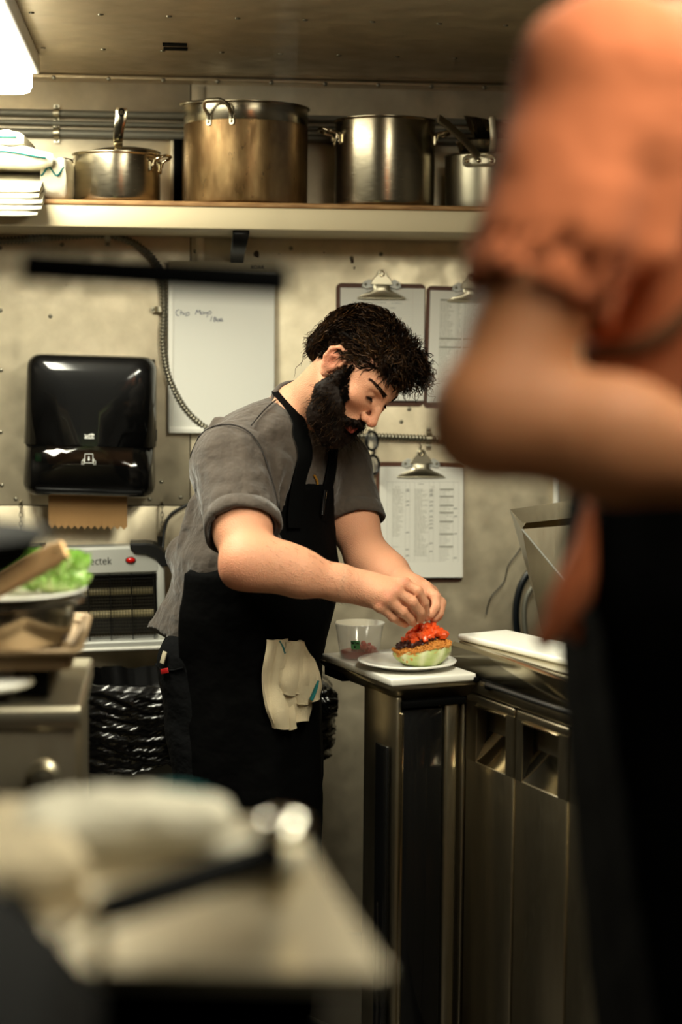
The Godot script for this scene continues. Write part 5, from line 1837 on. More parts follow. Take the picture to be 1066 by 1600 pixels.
	for k in 64:
		var o: MeshInstance3D
		if first == null:
			o = MeshInstance3D.new()
			o.mesh = shapes[0]
			o.material_override = M.tomato
			tag(o, "small red diced tomato piece heaped on the dressed cabbage", "tomato", "diced tomatoes on the cabbage")
			first = o
		else:
			o = first.duplicate()
			o.mesh = shapes[k % 4]
		o.name = numbered("tomato_dice")
		add_child(o)
		var a := rng.randf() * TAU
		var r := sqrt(rng.randf())
		var x := cos(a) * r * 0.043 + 0.006
		var z := sin(a) * r * 0.030 + 0.004
		var y: float = dome.call(x, z) + 0.009 + rng.randf() * 0.022 * (1.0 - r * r)
		o.position = cc + Vector3(x, y, z)
		o.rotation = Vector3(rng.randf() * 3, rng.randf() * 6, rng.randf() * 3)

# ---------------------------------------------------------------- hair strands as thin three-sided tubes in one mesh
class Strands:
	var v := PackedVector3Array()
	var n := PackedVector3Array()
	var ix := PackedInt32Array()
	func add(p: Array, r0: float, r1: float) -> void:
		var m := p.size()
		var base := v.size()
		var up := Vector3(0.3, 0.8, 0.5)
		for i in m:
			var t: Vector3 = (p[mini(i + 1, m - 1)] - p[maxi(i - 1, 0)]).normalized()
			var s := t.cross(up).normalized()
			up = s.cross(t).normalized()
			var r := lerpf(r0, r1, float(i) / (m - 1))
			for j in 3:
				var a := TAU * j / 3
				var d := s * cos(a) + up * sin(a)
				v.append(p[i] + d * r)
				n.append(d)
		for i in m - 1:
			for j in 3:
				var a := base + i * 3 + j
				var b := base + i * 3 + (j + 1) % 3
				ix.append_array(PackedInt32Array([a, a + 3, b, b, a + 3, b + 3]))
	func done() -> ArrayMesh:
		var arr := []
		arr.resize(Mesh.ARRAY_MAX)
		arr[Mesh.ARRAY_VERTEX] = v
		arr[Mesh.ARRAY_NORMAL] = n
		arr[Mesh.ARRAY_INDEX] = ix
		var m := ArrayMesh.new()
		m.add_surface_from_arrays(Mesh.PRIMITIVE_TRIANGLES, arr)
		return m

# a cloth band along points with the surface normal at each
func ribbon(p: Array, nn: Array, w: float, th: float) -> MB:
	var g := MB.new()
	var rings := []
	for i in p.size():
		var t: Vector3 = (p[mini(i + 1, p.size() - 1)] - p[maxi(i - 1, 0)]).normalized()
		var s: Vector3 = t.cross(nn[i]).normalized()
		var u := s.cross(t).normalized()
		var q := PackedVector3Array()
		for e in rrect(w, th, th * 0.45, 2): q.append(p[i] + s * e.x + u * e.y)
		rings.append(q)
	g.loft(rings, true, true, true, 9.0)
	return g

func hand_field(wr: Vector3, f: Array, thumb: Array, palm: float) -> SDF:
	# f: four fingers as [knuckle, middle joint, tip joint, tip]; the palm spreads from the wrist to the knuckles
	var s := SDF.new()
	var c := Vector3.ZERO
	for e in f: c += e[0] * 0.25
	for e in f:
		s.cap(wr.lerp(e[0], 0.12), e[0], palm * 1.02, 0.0125, 0.012)
	s.ell(wr.lerp(c, 0.55), Vector3(palm * 1.15, palm * 0.9, palm * 1.5), frame(c - wr), 0.015)
	for i in 4:
		var e = f[i]
		var k: float = [1.08, 1.12, 1.06, 0.94][i]
		s.cap(e[0], e[1], 0.0108 * k, 0.0094 * k, 0.004)
		s.cap(e[1], e[2], 0.0096 * k, 0.0084 * k, 0.0025)
		s.cap(e[2], e[3], 0.0085 * k, 0.0074 * k, 0.0025)
		s.ell(e[0], Vector3.ONE * 0.0118 * k, Basis(), 0.006)
		s.ell(e[1], Vector3.ONE * 0.0100 * k, Basis(), 0.003)
	s.cap(wr.lerp(thumb[0], 0.2), thumb[0], palm * 0.8, 0.016, 0.014)
	s.cap(thumb[0], thumb[1], 0.0145, 0.0112, 0.006)
	s.cap(thumb[1], thumb[2], 0.0112, 0.0088, 0.003)
	return s

func cook() -> void:
	var t := thing("person", "bearded cook in a grey T-shirt and black apron leaning over the plate", "person", Vector3(0.16, 0.0, -3.79))
	var off := -t.position
	var place := func(o: MeshInstance3D) -> MeshInstance3D:
		o.position = off
		return o
	# joints, in the room
	var neck := Vector3(0.276, 1.388, -3.846)
	var shR := Vector3(0.130, 1.297, -3.702); var cuffR := Vector3(0.146, 1.176, -3.571); var elR := Vector3(0.156, 1.117, -3.500); var wrR := Vector3(0.385, 1.066, -3.512)
	var shL := Vector3(0.370, 1.272, -3.955); var cuffL := Vector3(0.402, 1.160, -3.890); var elL := Vector3(0.425, 1.092, -3.810); var wrL := Vector3(0.492, 1.050, -3.592)
	var hipR := Vector3(0.073, 0.868, -3.768); var hipL := Vector3(0.230, 0.850, -3.902)
	var kneeR := Vector3(0.108, 0.488, -3.692); var kneeL := Vector3(0.244, 0.470, -3.817); var ankR := Vector3(0.103, 0.090, -3.730); var ankL := Vector3(0.247, 0.090, -3.850)
	var B := Basis(Vector3(0.7071, 0, -0.7071), Vector3.UP, Vector3(0.7071, 0, 0.7071))     # his left, up, his front
	var BL := B * Basis(Vector3.RIGHT, 0.20)                                               # leaning forward
	# ---- head, in its own axes: x his left, y up, z where he looks
	var hb := Basis(Vector3(0.7015, -0.2421, -0.6703), Vector3(0.6474, 0.6096, 0.4574), Vector3(0.2978, -0.7548, 0.5844)).orthonormalized()
	hb = Basis(Vector3.UP, 0.20) * hb
	var HT := Transform3D(hb.scaled_local(Vector3.ONE * 0.965), Vector3(0.3815, 1.4870, -3.7102))
	var HI := HT.affine_inverse()
	var h := SDF.new()
	h.ell(Vector3(0, 0.046, -0.016), Vector3(0.076, 0.086, 0.098))
	h.ell(Vector3(0, 0.030, 0.040), Vector3(0.066, 0.060, 0.050), Basis(), 0.03)
	h.ell(Vector3(0, -0.028, 0.034), Vector3(0.060, 0.082, 0.060), Basis(), 0.03)
	for s in [-1, 1]:
		h.cap(Vector3(s * 0.054, -0.045, 0.008), Vector3(s * 0.016, -0.100, 0.074), 0.020, 0.018, 0.025)
		h.ell(Vector3(s * 0.044, -0.006, 0.066), Vector3(0.024, 0.018, 0.020), Basis(), 0.022)
		h.cap(Vector3(s * 0.012, 0.036, 0.086), Vector3(s * 0.046, 0.038, 0.070), 0.010, 0.009, 0.016)
	h.ell(Vector3(0, -0.102, 0.080), Vector3(0.020, 0.017, 0.016), Basis(), 0.015)
	h.ell(Vector3(0, -0.056, 0.088), Vector3(0.026, 0.020, 0.016), Basis(), 0.014)
	for s in [-1, 1]: h.ell(Vector3(s * 0.033, 0.019, 0.094), Vector3(0.0165, 0.0115, 0.014), Basis(), 0.012, 1)
	# nose
	h.cap(Vector3(0, 0.030, 0.087), Vector3(0, 0.004, 0.104), 0.0085, 0.0085, 0.010)
	h.cap(Vector3(0, 0.004, 0.104), Vector3(0, -0.018, 0.117), 0.0085, 0.0110, 0.006)
	h.ell(Vector3(0, -0.021, 0.117), Vector3(0.0120, 0.0105, 0.0105), Basis(), 0.005)
	for s in [-1, 1]:
		h.ell(Vector3(s * 0.0135, -0.0235, 0.105), Vector3(0.0075, 0.0085, 0.0105), Basis(), 0.005)
		h.ell(Vector3(s * 0.0075, -0.0315, 0.110), Vector3(0.0034, 0.0050, 0.0055), Basis(), 0.003, 1)
	# lids: a ball slightly larger than the eye, slit open below
	for s in [-1, 1]:
		h.ell(Vector3(s * 0.0325, 0.0185, 0.0745), Vector3(0.0150, 0.0135, 0.0135), Basis(), 0.004)
		h.ell(Vector3(s * 0.0325, 0.0135, 0.090), Vector3(0.0112, 0.0030, 0.010), Basis(Vector3.BACK, -0.12 * s), 0.002, 1)
	# lips
	for s in [-1, 1]:
		h.cap(Vector3(s * 0.022, -0.0610, 0.095), Vector3(0, -0.0560, 0.1035), 0.0035, 0.0050, 0.004)
		h.cap(Vector3(s * 0.021, -0.0640, 0.095), Vector3(0, -0.0675, 0.1025), 0.0035, 0.0062, 0.004)
	# ears
	for s in [-1, 1]:
		var eb := Basis(Vector3.UP, -0.42 * s)
		h.ell(Vector3(s * 0.0800, 0.002, -0.014), Vector3(0.0065, 0.030, 0.018), eb * Basis(Vector3.RIGHT, -0.15), 0.004)
		var rim := [Vector3(0.076, 0.004, 0.006), Vector3(0.080, 0.024, 0.004), Vector3(0.085, 0.034, -0.008), Vector3(0.091, 0.031, -0.022), Vector3(0.093, 0.014, -0.032), Vector3(0.090, -0.006, -0.029), Vector3(0.084, -0.022, -0.018), Vector3(0.079, -0.033, -0.006)]
		var rr := [0.003, 0.0036, 0.0042, 0.0046, 0.0046, 0.0044, 0.0050, 0.0060]
		for i in rim.size(): rim[i].x *= s
		h.chain(rim, rr, 0.004)
		h.cap(Vector3(s * 0.086, 0.016, -0.012), Vector3(s * 0.088, 0.004, -0.022), 0.0030, 0.0030, 0.004)
		h.ell(Vector3(s * 0.0875, -0.002, -0.008), Vector3(0.0085, 0.011, 0.0085), Basis(), 0.004, 1)
		h.ell(Vector3(s * 0.0895, 0.022, -0.013), Vector3(0.005, 0.007, 0.009), Basis(), 0.004, 1)
	var nl: Vector3 = HI * neck
	h.cap(Vector3(0, -0.030, -0.024), nl, 0.058, 0.066, 0.03)
	var nd := (nl - Vector3(0, -0.03, -0.024)).normalized()
	h.mask = func(p: Vector3) -> float: return (p - Vector3(0, -0.03, -0.024)).dot(nd) - 0.13
	var skin := func(p: Vector3) -> Color:
		var c := Color(0.60, 0.285, 0.165)
		var red := Color(0.56, 0.175, 0.105)
		var k := 0.0
		k = maxf(k, 0.75 * (1.0 - p.distance_to(Vector3(0, -0.022, 0.118)) / 0.024))
		for s in [-1, 1]:
			k = maxf(k, 0.55 * (1.0 - p.distance_to(Vector3(s * 0.047, -0.018, 0.068)) / 0.036))
			k = maxf(k, 0.85 * (1.0 - p.distance_to(Vector3(s * 0.088, 0.0, -0.014)) / 0.036))
		c = c.lerp(red, clampf(k, 0.0, 1.0))
		if absf(p.x) < 0.022 and p.y < -0.052 and p.y > -0.073 and p.z > 0.092: c = Color(0.46, 0.10, 0.075)
		for s in [-1, 1]:
			var d := p.distance_to(Vector3(s * 0.033, 0.012, 0.088))
			c = c.lerp(Color(0.44, 0.20, 0.13), 0.45 * clampf(1.0 - d / 0.016, 0.0, 1.0))
		return c
	var head_mesh := h.mesh(Vector3(-0.115, -0.24, -0.20), Vector3(0.115, 0.145, 0.145), 0.0030, skin)
	# ---- trunk and limbs under the clothes
	var b := SDF.new()
	b.cap(HT * Vector3(0, -0.03, -0.024), neck, 0.056, 0.064, 0.03)
	b.cap(neck, Vector3(0.250, 1.33, -3.86), 0.066, 0.08, 0.04)
	b.ell(Vector3(0.222, 1.235, -3.846), Vector3(0.172, 0.16, 0.105), BL, 0.05)
	b.ell(Vector3(0.182, 1.052, -3.816), Vector3(0.150, 0.15, 0.140), B, 0.05)
	b.ell(Vector3(0.150, 0.91, -3.835), Vector3(0.150, 0.11, 0.120), B, 0.05)
	b.cap(neck, shR, 0.05, 0.055, 0.04); b.cap(neck, shL, 0.05, 0.055, 0.04)
	b.cap(hipR, kneeR, 0.085, 0.056, 0.04); b.cap(hipL, kneeL, 0.085, 0.056, 0.04)
	b.cap(kneeR, ankR, 0.052, 0.036, 0.02); b.cap(kneeL, ankL, 0.052, 0.036, 0.02)
	var body_skin := func(p: Vector3) -> Color: return Color(0.58, 0.27, 0.155)
	var trunk := b.mesh(Vector3(-0.15, 0.03, -4.12), Vector3(0.56, 1.44, -3.55), 0.014, body_skin)
	# arms on a finer grid
	var arm_skin := func(p: Vector3) -> Color:
		var c := Color(0.60, 0.285, 0.165)
		var k := 0.5 * clampf(1.0 - p.distance_to(elR + Vector3(-0.03, -0.02, 0.01)) / 0.09, 0.0, 1.0)
		return c.lerp(Color(0.54, 0.17, 0.10), k)
	var ar := SDF.new()
	ar.cap(shR, cuffR, 0.058, 0.056, 0.02).cap(cuffR, elR, 0.057, 0.050, 0.02)
	ar.ell(elR + Vector3(-0.012, -0.002, 0.0), Vector3(0.046, 0.045, 0.048), Basis(), 0.02)
	ar.ell(elR + Vector3(-0.030, -0.020, 0.008), Vector3(0.020, 0.022, 0.020), Basis(), 0.02)
	var fa := wrR - elR
	ar.ell(elR + fa * 0.24 + Vector3(0.0, 0.010, 0.0), Vector3(0.046, 0.050, 0.090), frame(fa), 0.03)
	ar.cap(elR, elR + fa * 0.45, 0.047, 0.043, 0.02).cap(elR + fa * 0.45, elR + fa * 0.8, 0.043, 0.034, 0.02).cap(elR + fa * 0.8, wrR + fa * 0.05, 0.034, 0.0305, 0.02)
	ar.open_end = true
	ar.mask = func(p: Vector3) -> float: return (p - elR - fa * 0.82).dot(fa.normalized())
	var armR := ar.mesh(Vector3(0.03, 1.0, -3.80), Vector3(0.46, 1.38, -3.42), 0.0062, arm_skin)
	var al := SDF.new()
	al.cap(shL, cuffL, 0.058, 0.053, 0.02).cap(cuffL, elL, 0.054, 0.046, 0.02)
	var fl := wrL - elL
	al.ell(elL + fl * 0.25, Vector3(0.046, 0.046, 0.085), frame(fl), 0.03)
	al.cap(elL, elL + fl * 0.5, 0.045, 0.040, 0.02).cap(elL + fl * 0.5, wrL, 0.040, 0.029, 0.02)
	al.open_end = true
	al.mask = func(p: Vector3) -> float: return (p - elL - fl * 0.81).dot(fl.normalized())
	var armL := al.mesh(Vector3(0.32, 0.97, -4.03), Vector3(0.57, 1.35, -3.55), 0.0066, arm_skin)
	# ---- hands
	var knk := func(p: Vector3) -> Color: return Color(0.60, 0.285, 0.165)
	var FR := [
		[Vector3(0.463, 1.077, -3.492), Vector3(0.489, 1.063, -3.482), Vector3(0.504, 1.040, -3.490), Vector3(0.510, 1.015, -3.508)],
		[Vector3(0.444, 1.064, -3.474), Vector3(0.477, 1.043, -3.470), Vector3(0.494, 1.022, -3.482), Vector3(0.499, 1.003, -3.506)],
		[Vector3(0.427, 1.050, -3.468), Vector3(0.457, 1.024, -3.470), Vector3(0.475, 1.008, -3.486), Vector3(0.484, 0.996, -3.508)],
		[Vector3(0.414, 1.034, -3.474), Vector3(0.440, 1.012, -3.480), Vector3(0.458, 0.999, -3.498), Vector3(0.470, 0.992, -3.516)]]
	var TR := [Vector3(0.438, 1.050, -3.528), Vector3(0.474, 1.024, -3.536), Vector3(0.499, 1.002, -3.526)]
	var hr := hand_field(wrR, FR, TR, 0.0255)
	hr.cap(elR + fa * 0.5, elR + fa * 0.8, 0.0425, 0.034, 0.02).cap(elR + fa * 0.8, wrR + fa * 0.05, 0.034, 0.0305, 0.02)
	hr.open_end = true
	hr.mask = func(p: Vector3) -> float: return -(p - elR - fa * 0.77).dot(fa.normalized())
	var hand_tint := func(p: Vector3) -> Color:
		var k := 0.0
		for e in FR:
			k = maxf(k, 0.75 * (1.0 - p.distance_to(e[0] + Vector3(0, 0.008, 0.008)) / 0.016))
			k = maxf(k, 0.5 * (1.0 - p.distance_to(e[1]) / 0.014))
			k = maxf(k, 0.5 * (1.0 - p.distance_to(e[3]) / 0.012))
		return Color(0.60, 0.285, 0.165).lerp(Color(0.58, 0.185, 0.115), clampf(k, 0.0, 1.0))
	var handR := hr.mesh(Vector3(0.30, 0.96, -3.58), Vector3(0.54, 1.12, -3.42), 0.0030, hand_tint)
	var FL := [
		[Vector3(0.520, 1.056, -3.575), Vector3(0.535, 1.043, -3.548), Vector3(0.534, 1.026, -3.533), Vector3(0.523, 1.010, -3.528)],
		[Vector3(0.531, 1.046, -3.590), Vector3(0.548, 1.028, -3.566), Vector3(0.543, 1.010, -3.550), Vector3(0.531, 1.000, -3.543)],
		[Vector3(0.534, 1.032, -3.602), Vector3(0.549, 1.014, -3.582), Vector3(0.543, 1.001, -3.566), Vector3(0.533, 0.994, -3.558)],
		[Vector3(0.533, 1.018, -3.612), Vector3(0.545, 1.004, -3.596), Vector3(0.541, 0.996, -3.582), Vector3(0.534, 0.990, -3.574)]]
	var TL := [Vector3(0.498, 1.038, -3.566), Vector3(0.510, 1.020, -3.548), Vector3(0.515, 1.003, -3.536)]
	var hl := hand_field(wrL, FL, TL, 0.0235)
	hl.cap(elL + fl * 0.5, wrL, 0.040, 0.029, 0.02)
	hl.open_end = true
	hl.mask = func(p: Vector3) -> float: return -(p - elL - fl * 0.75).dot(fl.normalized())
	var handL := hl.mesh(Vector3(0.43, 0.95, -3.68), Vector3(0.59, 1.11, -3.48), 0.0032, knk)
	place.call(part("body", join([[head_mesh, HT], [trunk, Transform3D()], [armR, Transform3D()], [armL, Transform3D()], [handR, Transform3D()], [handL, Transform3D()]]), M.skin, t))
	# fingernails of the near hand
	for i in 4:
		var e = FR[i]
		var d: Vector3 = (e[3] - e[2]).normalized()
		var nail := MB.new()
		var out: Vector3 = (e[2] - wrR).cross(Vector3(0.5, 0.2, -0.4)).normalized()
		nail.ball(e[3] + Vector3(0.0035, 0.001, 0.0055), Vector3(0.0042, 0.0050, 0.0022), 10, frame(Vector3(0.45, 0.15, 0.85)))
		place.call(part("fingernail", nail, M.nail, t))
	# ---- eyes
	for s in [-1, 1]:
		var ey := MB.new()
		ey.ball(Vector3.ZERO, Vector3.ONE * 0.0122, 20)
		var o := part("eyeball", ey, M.eye_white, t)
		o.transform = Transform3D(HT.basis, HT * Vector3(s * 0.0325, 0.0180, 0.0745) + off)
		var ir := MB.new()
		ir.ball(Vector3(0, -0.0052, 0.0098), Vector3(0.0052, 0.0045, 0.0028), 16)
		var o2 := part("iris", ir, M.iris, t)
		o2.transform = o.transform
		var la := Strands.new()
		for k in 26:
			var u := (k / 25.0 - 0.5) * 2.0
			var c := Vector3(s * 0.0325 + u * 0.0118, 0.0166 - 0.0035 * u * u, 0.0745 + 0.0142 * cos(u * 0.95))
			la.add([c, c + Vector3(u * 0.0015, -0.0030, 0.0035), c + Vector3(u * 0.003, -0.0042, 0.0068)], 0.0006, 0.0002)
		var o3 := part("eyelashes", la.done(), M.beard, t)
		o3.transform = Transform3D(HT.basis, HT.origin + off)
		var br := Strands.new()
		for k in 190:
			var u := rng.randf()
			var c := Vector3(s * lerpf(0.013, 0.056, u), 0.0385 + 0.006 * sin(u * 2.4) + rng.randf_range(-0.0048, 0.0048) * (1.0 - 0.5 * u), 0.097 - 0.030 * u * u)
			c = h.snap(c, 0.0004, 2)
			var d := Vector3(s * 0.8, 0.25 - 0.5 * u, -0.25 - 0.4 * u).normalized()
			br.add([c, c + d * 0.004 + Vector3(0, 0, 0.0010), c + d * 0.008], 0.0005, 0.0002)
		var o4 := part("eyebrow", br.done(), M.hair, t)
		o4.transform = o3.transform
	# ---- hair: a close mass and curls on it
	var zf := func(y: float) -> float:
		if y < 0.022: return -0.030
		if y < 0.050: return lerpf(-0.012, 0.036, (y - 0.022) / 0.028)
		if y < 0.088: return lerpf(0.036, 0.074, (y - 0.050) / 0.038)
		return 0.15
	var hm := SDF.new()
	hm.ell(Vector3(0, 0.046, -0.024), Vector3(0.0825, 0.088, 0.108))
	hm.ell(Vector3(0, 0.104, 0.044), Vector3(0.056, 0.032, 0.050), Basis(), 0.02)
	hm.ell(Vector3(0.0, 0.106, 0.058), Vector3(0.046, 0.020, 0.020), Basis(), 0.02)
	hm.ell(Vector3(0, -0.016, -0.096), Vector3(0.058, 0.050, 0.032), Basis(), 0.02)
	hm.mask = func(p: Vector3) -> float: return maxf(p.z - zf.call(p.y), -0.068 - p.y) if absf(p.y - 0.022) > 0.0001 else -0.01
	var nz := FastNoiseLite.new()
	nz.seed = 21
	nz.frequency = 55.0
	var hair_mesh := hm.mesh(Vector3(-0.11, -0.09, -0.15), Vector3(0.11, 0.17, 0.13), 0.0045, null, func(p: Vector3) -> float: return 0.006 * nz.get_noise_3dv(p))
	var hair := part("hair", hair_mesh, M.hair_dark, t)
	hair.transform = Transform3D(HT.basis, HT.origin + off)
	var st := Strands.new()
	var st2 := Strands.new()
	var down: Vector3 = (HT.basis.inverse() * Vector3.DOWN).normalized()
	for k in 5600:
		var d := Vector3(rng.randfn(), rng.randfn(), rng.randfn()).normalized()
		var p0 := Vector3(0, 0.046, -0.024) + d * Vector3(0.084, 0.089, 0.109)
		if k >= 4200: p0 = Vector3(0, 0.108, 0.044) + d * Vector3(0.048, 0.022, 0.026)
		if p0.y < -0.055 or (k < 4200 and p0.z > zf.call(p0.y + 0.006) + 0.002) or (k >= 4200 and (p0.y < 0.088 or d.z < 0.0)): continue
		var p := hm.snap(p0, -0.002, 3)
		var top := smoothstep(0.02, 0.08, p.z) * smoothstep(0.07, 0.11, p.y)
		var crown := smoothstep(0.10, 0.14, p.y)
		var rear := smoothstep(-0.3, -0.75, d.z)
		var nrm := d
		var flow := Vector3(0, -0.25 - 0.9 * rear, -1.0 + 0.8 * rear) * (1.0 - top) + Vector3(d.x * 0.6, 0.15, 0.5) * top
		if k >= 4200: flow = Vector3(d.x * 0.8, 0.3 - 0.8 * rng.randf(), 0.2)
		flow += Vector3(rng.randfn(), rng.randfn(), rng.randfn()) * (0.22 + 0.35 * top + 0.15 * rear)
		flow = (flow - nrm * flow.dot(nrm) * (1.0 - 0.45 * top)).normalized()
		var back := smoothstep(-0.05, -0.10, p.z) * smoothstep(0.06, 0.0, p.y)
		var L := lerpf(0.040, 0.045, top) * (0.50 if k >= 4200 else 1.0) * rng.randf_range(0.6, 1.15) * (1.0 + 0.3 * back)
		var curl := lerpf(0.0034, 0.0088, maxf(top, maxf(0.4 * crown, 0.35 * rear))) * rng.randf_range(0.6, 1.3)
		var turns := lerpf(1.2, 2.1, maxf(top, 0.5 * rear)) * rng.randf_range(0.8, 1.3)
		var ph := rng.randf() * TAU
		var side := flow.cross(nrm).normalized()
		var pts := []
		var N := 17
		for i in N:
			var u := float(i) / (N - 1)
			var c := p + flow * L * u + nrm * (0.004 + 0.006 * u + 0.010 * top * u) + down * 0.010 * u * u
			if u > 0.35: c += nrm * (0.012 * crown + 0.020 * back) * (u - 0.35)
			# keep the sides close to the skull
			var a := ph + u * turns * TAU
			pts.append(c + (side * cos(a) + nrm * (0.5 + 0.5 * sin(a))) * curl * (0.4 + 0.6 * u))
		if k % 3 == 0: (st2 if k % 2 == 0 else st).add(pts, rng.randf_range(0.0022, 0.0036), 0.0007)
		else: (st2 if k % 4 == 1 else st).add(pts, rng.randf_range(0.0007, 0.0013), 0.0004)
	for e in [[st, M.hair, "curls"], [st2, M.hair_light, "lighter_curls"]]:
		var o := part(e[2], e[0].done(), e[1], hair)
		o.set_meta("kind", "stuff")
	# ---- beard
	var bd := SDF.new()
	for s in [-1, 1]:
		bd.cap(Vector3(s * 0.069, -0.012, 0.014), Vector3(s * 0.060, -0.055, 0.022), 0.009, 0.021, 0.02)
		bd.cap(Vector3(s * 0.058, -0.055, 0.022), Vector3(s * 0.036, -0.096, 0.046), 0.022, 0.030, 0.02)
		bd.cap(Vector3(s * 0.034, -0.094, 0.050), Vector3(0, -0.110, 0.082), 0.030, 0.027, 0.02)
		bd.cap(Vector3(s * 0.046, -0.058, 0.070), Vector3(s * 0.022, -0.092, 0.094), 0.014, 0.018, 0.015)
		bd.cap(Vector3(s * 0.004, -0.0440, 0.1045), Vector3(s * 0.036, -0.062, 0.088), 0.0075, 0.0090, 0.008)
	for s in [-1, 1]:
		bd.ell(Vector3(s * 0.058, -0.050, 0.044), Vector3(0.016, 0.030, 0.034), Basis(Vector3.RIGHT, 0.5), 0.02)
		bd.cap(Vector3(s * 0.0715, 0.020, 0.018), Vector3(s * 0.069, -0.014, 0.022), 0.006, 0.010, 0.015)
	bd.ell(Vector3(0, -0.0655, 0.112), Vector3(0.019, 0.0095, 0.016), Basis(), 0.006, 1)
	var nb := FastNoiseLite.new()
	nb.seed = 31
	nb.frequency = 120.0
	var beard := part("beard", bd.mesh(Vector3(-0.11, -0.18, -0.03), Vector3(0.11, 0.01, 0.14), 0.0036, null, func(p: Vector3) -> float: return 0.0045 * nb.get_noise_3dv(p)), M.beard, t)
	beard.transform = hair.transform
	var bs := Strands.new()
	var bg := Strands.new()
	var bl := Strands.new()
	for k in 5200:
		# scatter over the mass: pick one of its capsules, step out to its skin
		var i := rng.randi_range(0, 13)
		if bd.cut[i]: continue
		var c := bd.a[i].lerp(bd.b[i], rng.randf()) if bd.kind[i] == 0 else bd.a[i]
		var d := Vector3(rng.randfn(), rng.randfn() - 0.3, rng.randfn()).normalized()
		var r := lerpf(bd.ra[i], bd.rb[i], 0.5)
		if bd.kind[i] == 1: r = 0.028
		var p := c + d * r * 0.9
		if h.at(p) < -0.002: continue
		if absf(p.x) < 0.021 and p.y < -0.055 and p.y > -0.074 and p.z > 0.09: continue
		var dir := (d * 0.9 + Vector3(0, -0.5, 0.0) + down * 0.35 + Vector3(rng.randfn(), rng.randfn(), rng.randfn()) * 0.3).normalized()
		var must := i % 5 == 4
		var L := rng.randf_range(0.012, 0.026) * (0.55 if must else 1.0) * (0.5 if p.y > -0.045 else 1.0)
		var side := dir.cross(Vector3(rng.randfn(), rng.randfn(), rng.randfn())).normalized()
		var s2 := dir.cross(side)
		var ph := rng.randf() * TAU
		var pts := []
		for j in 8:
			var u := j / 7.0
			var a := ph + u * TAU * 1.3
			pts.append(p + dir * L * u + (side * cos(a) + s2 * sin(a)) * 0.0022 * u)
		(bg if k % 16 == 0 else (bl if k % 4 == 1 else bs)).add(pts, 0.00062, 0.00025)
	tag(part("beard_hairs", bs.done(), M.beard, beard), "", "", "", "stuff")
	tag(part("brown_hairs", bl.done(), M.hair_light, beard), "", "", "", "stuff")
	tag(part("grey_hairs", bg.done(), M.grey_hair, beard), "", "", "", "stuff")
	# sideburn and stubble
	var sb := Strands.new()
	for k in 700:
		var u := rng.randf()
		var c := Vector3(-0.073 + 0.004 * rng.randf(), lerpf(0.032, -0.040, u), lerpf(0.020, 0.040, rng.randf() * (0.5 + u)))
		if k % 3 == 0: c = Vector3(-0.058 + 0.02 * rng.randf() , lerpf(-0.016, -0.050, u), 0.050 + 0.035 * rng.randf() * u)
		c = h.snap(c, 0.0003, 2)
		var d := Vector3(-0.3 + 0.2 * rng.randfn(), -1.0, 0.2 * rng.randfn()).normalized()
		sb.add([c, c + d * 0.005 + Vector3(-0.002, 0, 0.0006), c + d * 0.010 + Vector3(-0.0015, 0, 0.001)], 0.0006, 0.0003)
	for k in 900:
		var z := lerpf(0.022, 0.088, rng.randf())
		var sx := -1.0 if k % 4 else 1.0
		var c := h.snap(Vector3(sx * 0.082, 0.010 - 0.78 * (z - 0.02) + rng.randf_range(-0.010, 0.016), z), 0.0002, 3)
		var d := Vector3(sx * 0.25 + 0.2 * rng.randfn(), -1.0 + 0.3 * rng.randfn(), 0.1 + 0.3 * rng.randfn()).normalized()
		sb.add([c, c + d * 0.004 + Vector3(sx * 0.0015, 0, 0.0004), c + d * 0.008 + Vector3(sx * 0.0012, 0, 0.0008)], 0.0004, 0.0002)
	tag(part("sideburn", sb.done(), M.beard, beard), "", "", "", "stuff")
	# fine hair on the near forearm
	var ah := Strands.new()
	for k in 300:
		var u := rng.randf_range(0.08, 0.92)
		var a := rng.randf() * TAU
		var f := frame(fa)
		var c := ar.snap(elR + fa * u + (f.x * cos(a) + f.y * sin(a)) * 0.045, 0.0, 3)
		var g := ar.grad(c)
		var d := (fa.normalized() + Vector3(0, -0.7, 0) + g * 0.35 + Vector3(rng.randfn(), rng.randfn(), rng.randfn()) * 0.2).normalized()
		ah.add([c, c + d * 0.005 + g * 0.0008, c + d * 0.010], 0.00018, 0.00008)
	tag(place.call(part("arm_hair", ah.done(), M.arm_hair, t)), "", "", "", "stuff")
	# ---- shirt
	var dirR := (cuffR - shR).normalized()
	var dirL := (cuffL - shL).normalized()
	var torso := func(s: SDF) -> void:
		s.ell(Vector3(0.222, 1.238, -3.846), Vector3(0.192, 0.185, 0.128), BL)
		s.ell(Vector3(0.205, 1.325, -3.885), Vector3(0.160, 0.085, 0.105), BL, 0.05)
		s.ell(Vector3(0.184, 1.060, -3.814), Vector3(0.176, 0.165, 0.168), B, 0.05)
		s.ell(Vector3(0.152, 0.945, -3.830), Vector3(0.172, 0.115, 0.145), B, 0.05)
		s.cap(Vector3(0.262, 1.368, -3.845), shR + Vector3(0.0, 0.012, 0.0), 0.062, 0.070, 0.05)
		s.cap(Vector3(0.272, 1.366, -3.856), shL + Vector3(0, 0.012, 0), 0.062, 0.068, 0.05)
	var sh := SDF.new()
	torso.call(sh)
	sh.cap(shR, cuffR + dirR * 0.02, 0.080, 0.0735, 0.035)
	sh.cap(shL, cuffL + dirL * 0.02, 0.078, 0.068, 0.035)
	# blouse over the apron string at the back, and the tail below it
	sh.cap(Vector3(0.046, 1.088, -3.885), Vector3(0.100, 1.082, -3.725), 0.054, 0.046, 0.025)
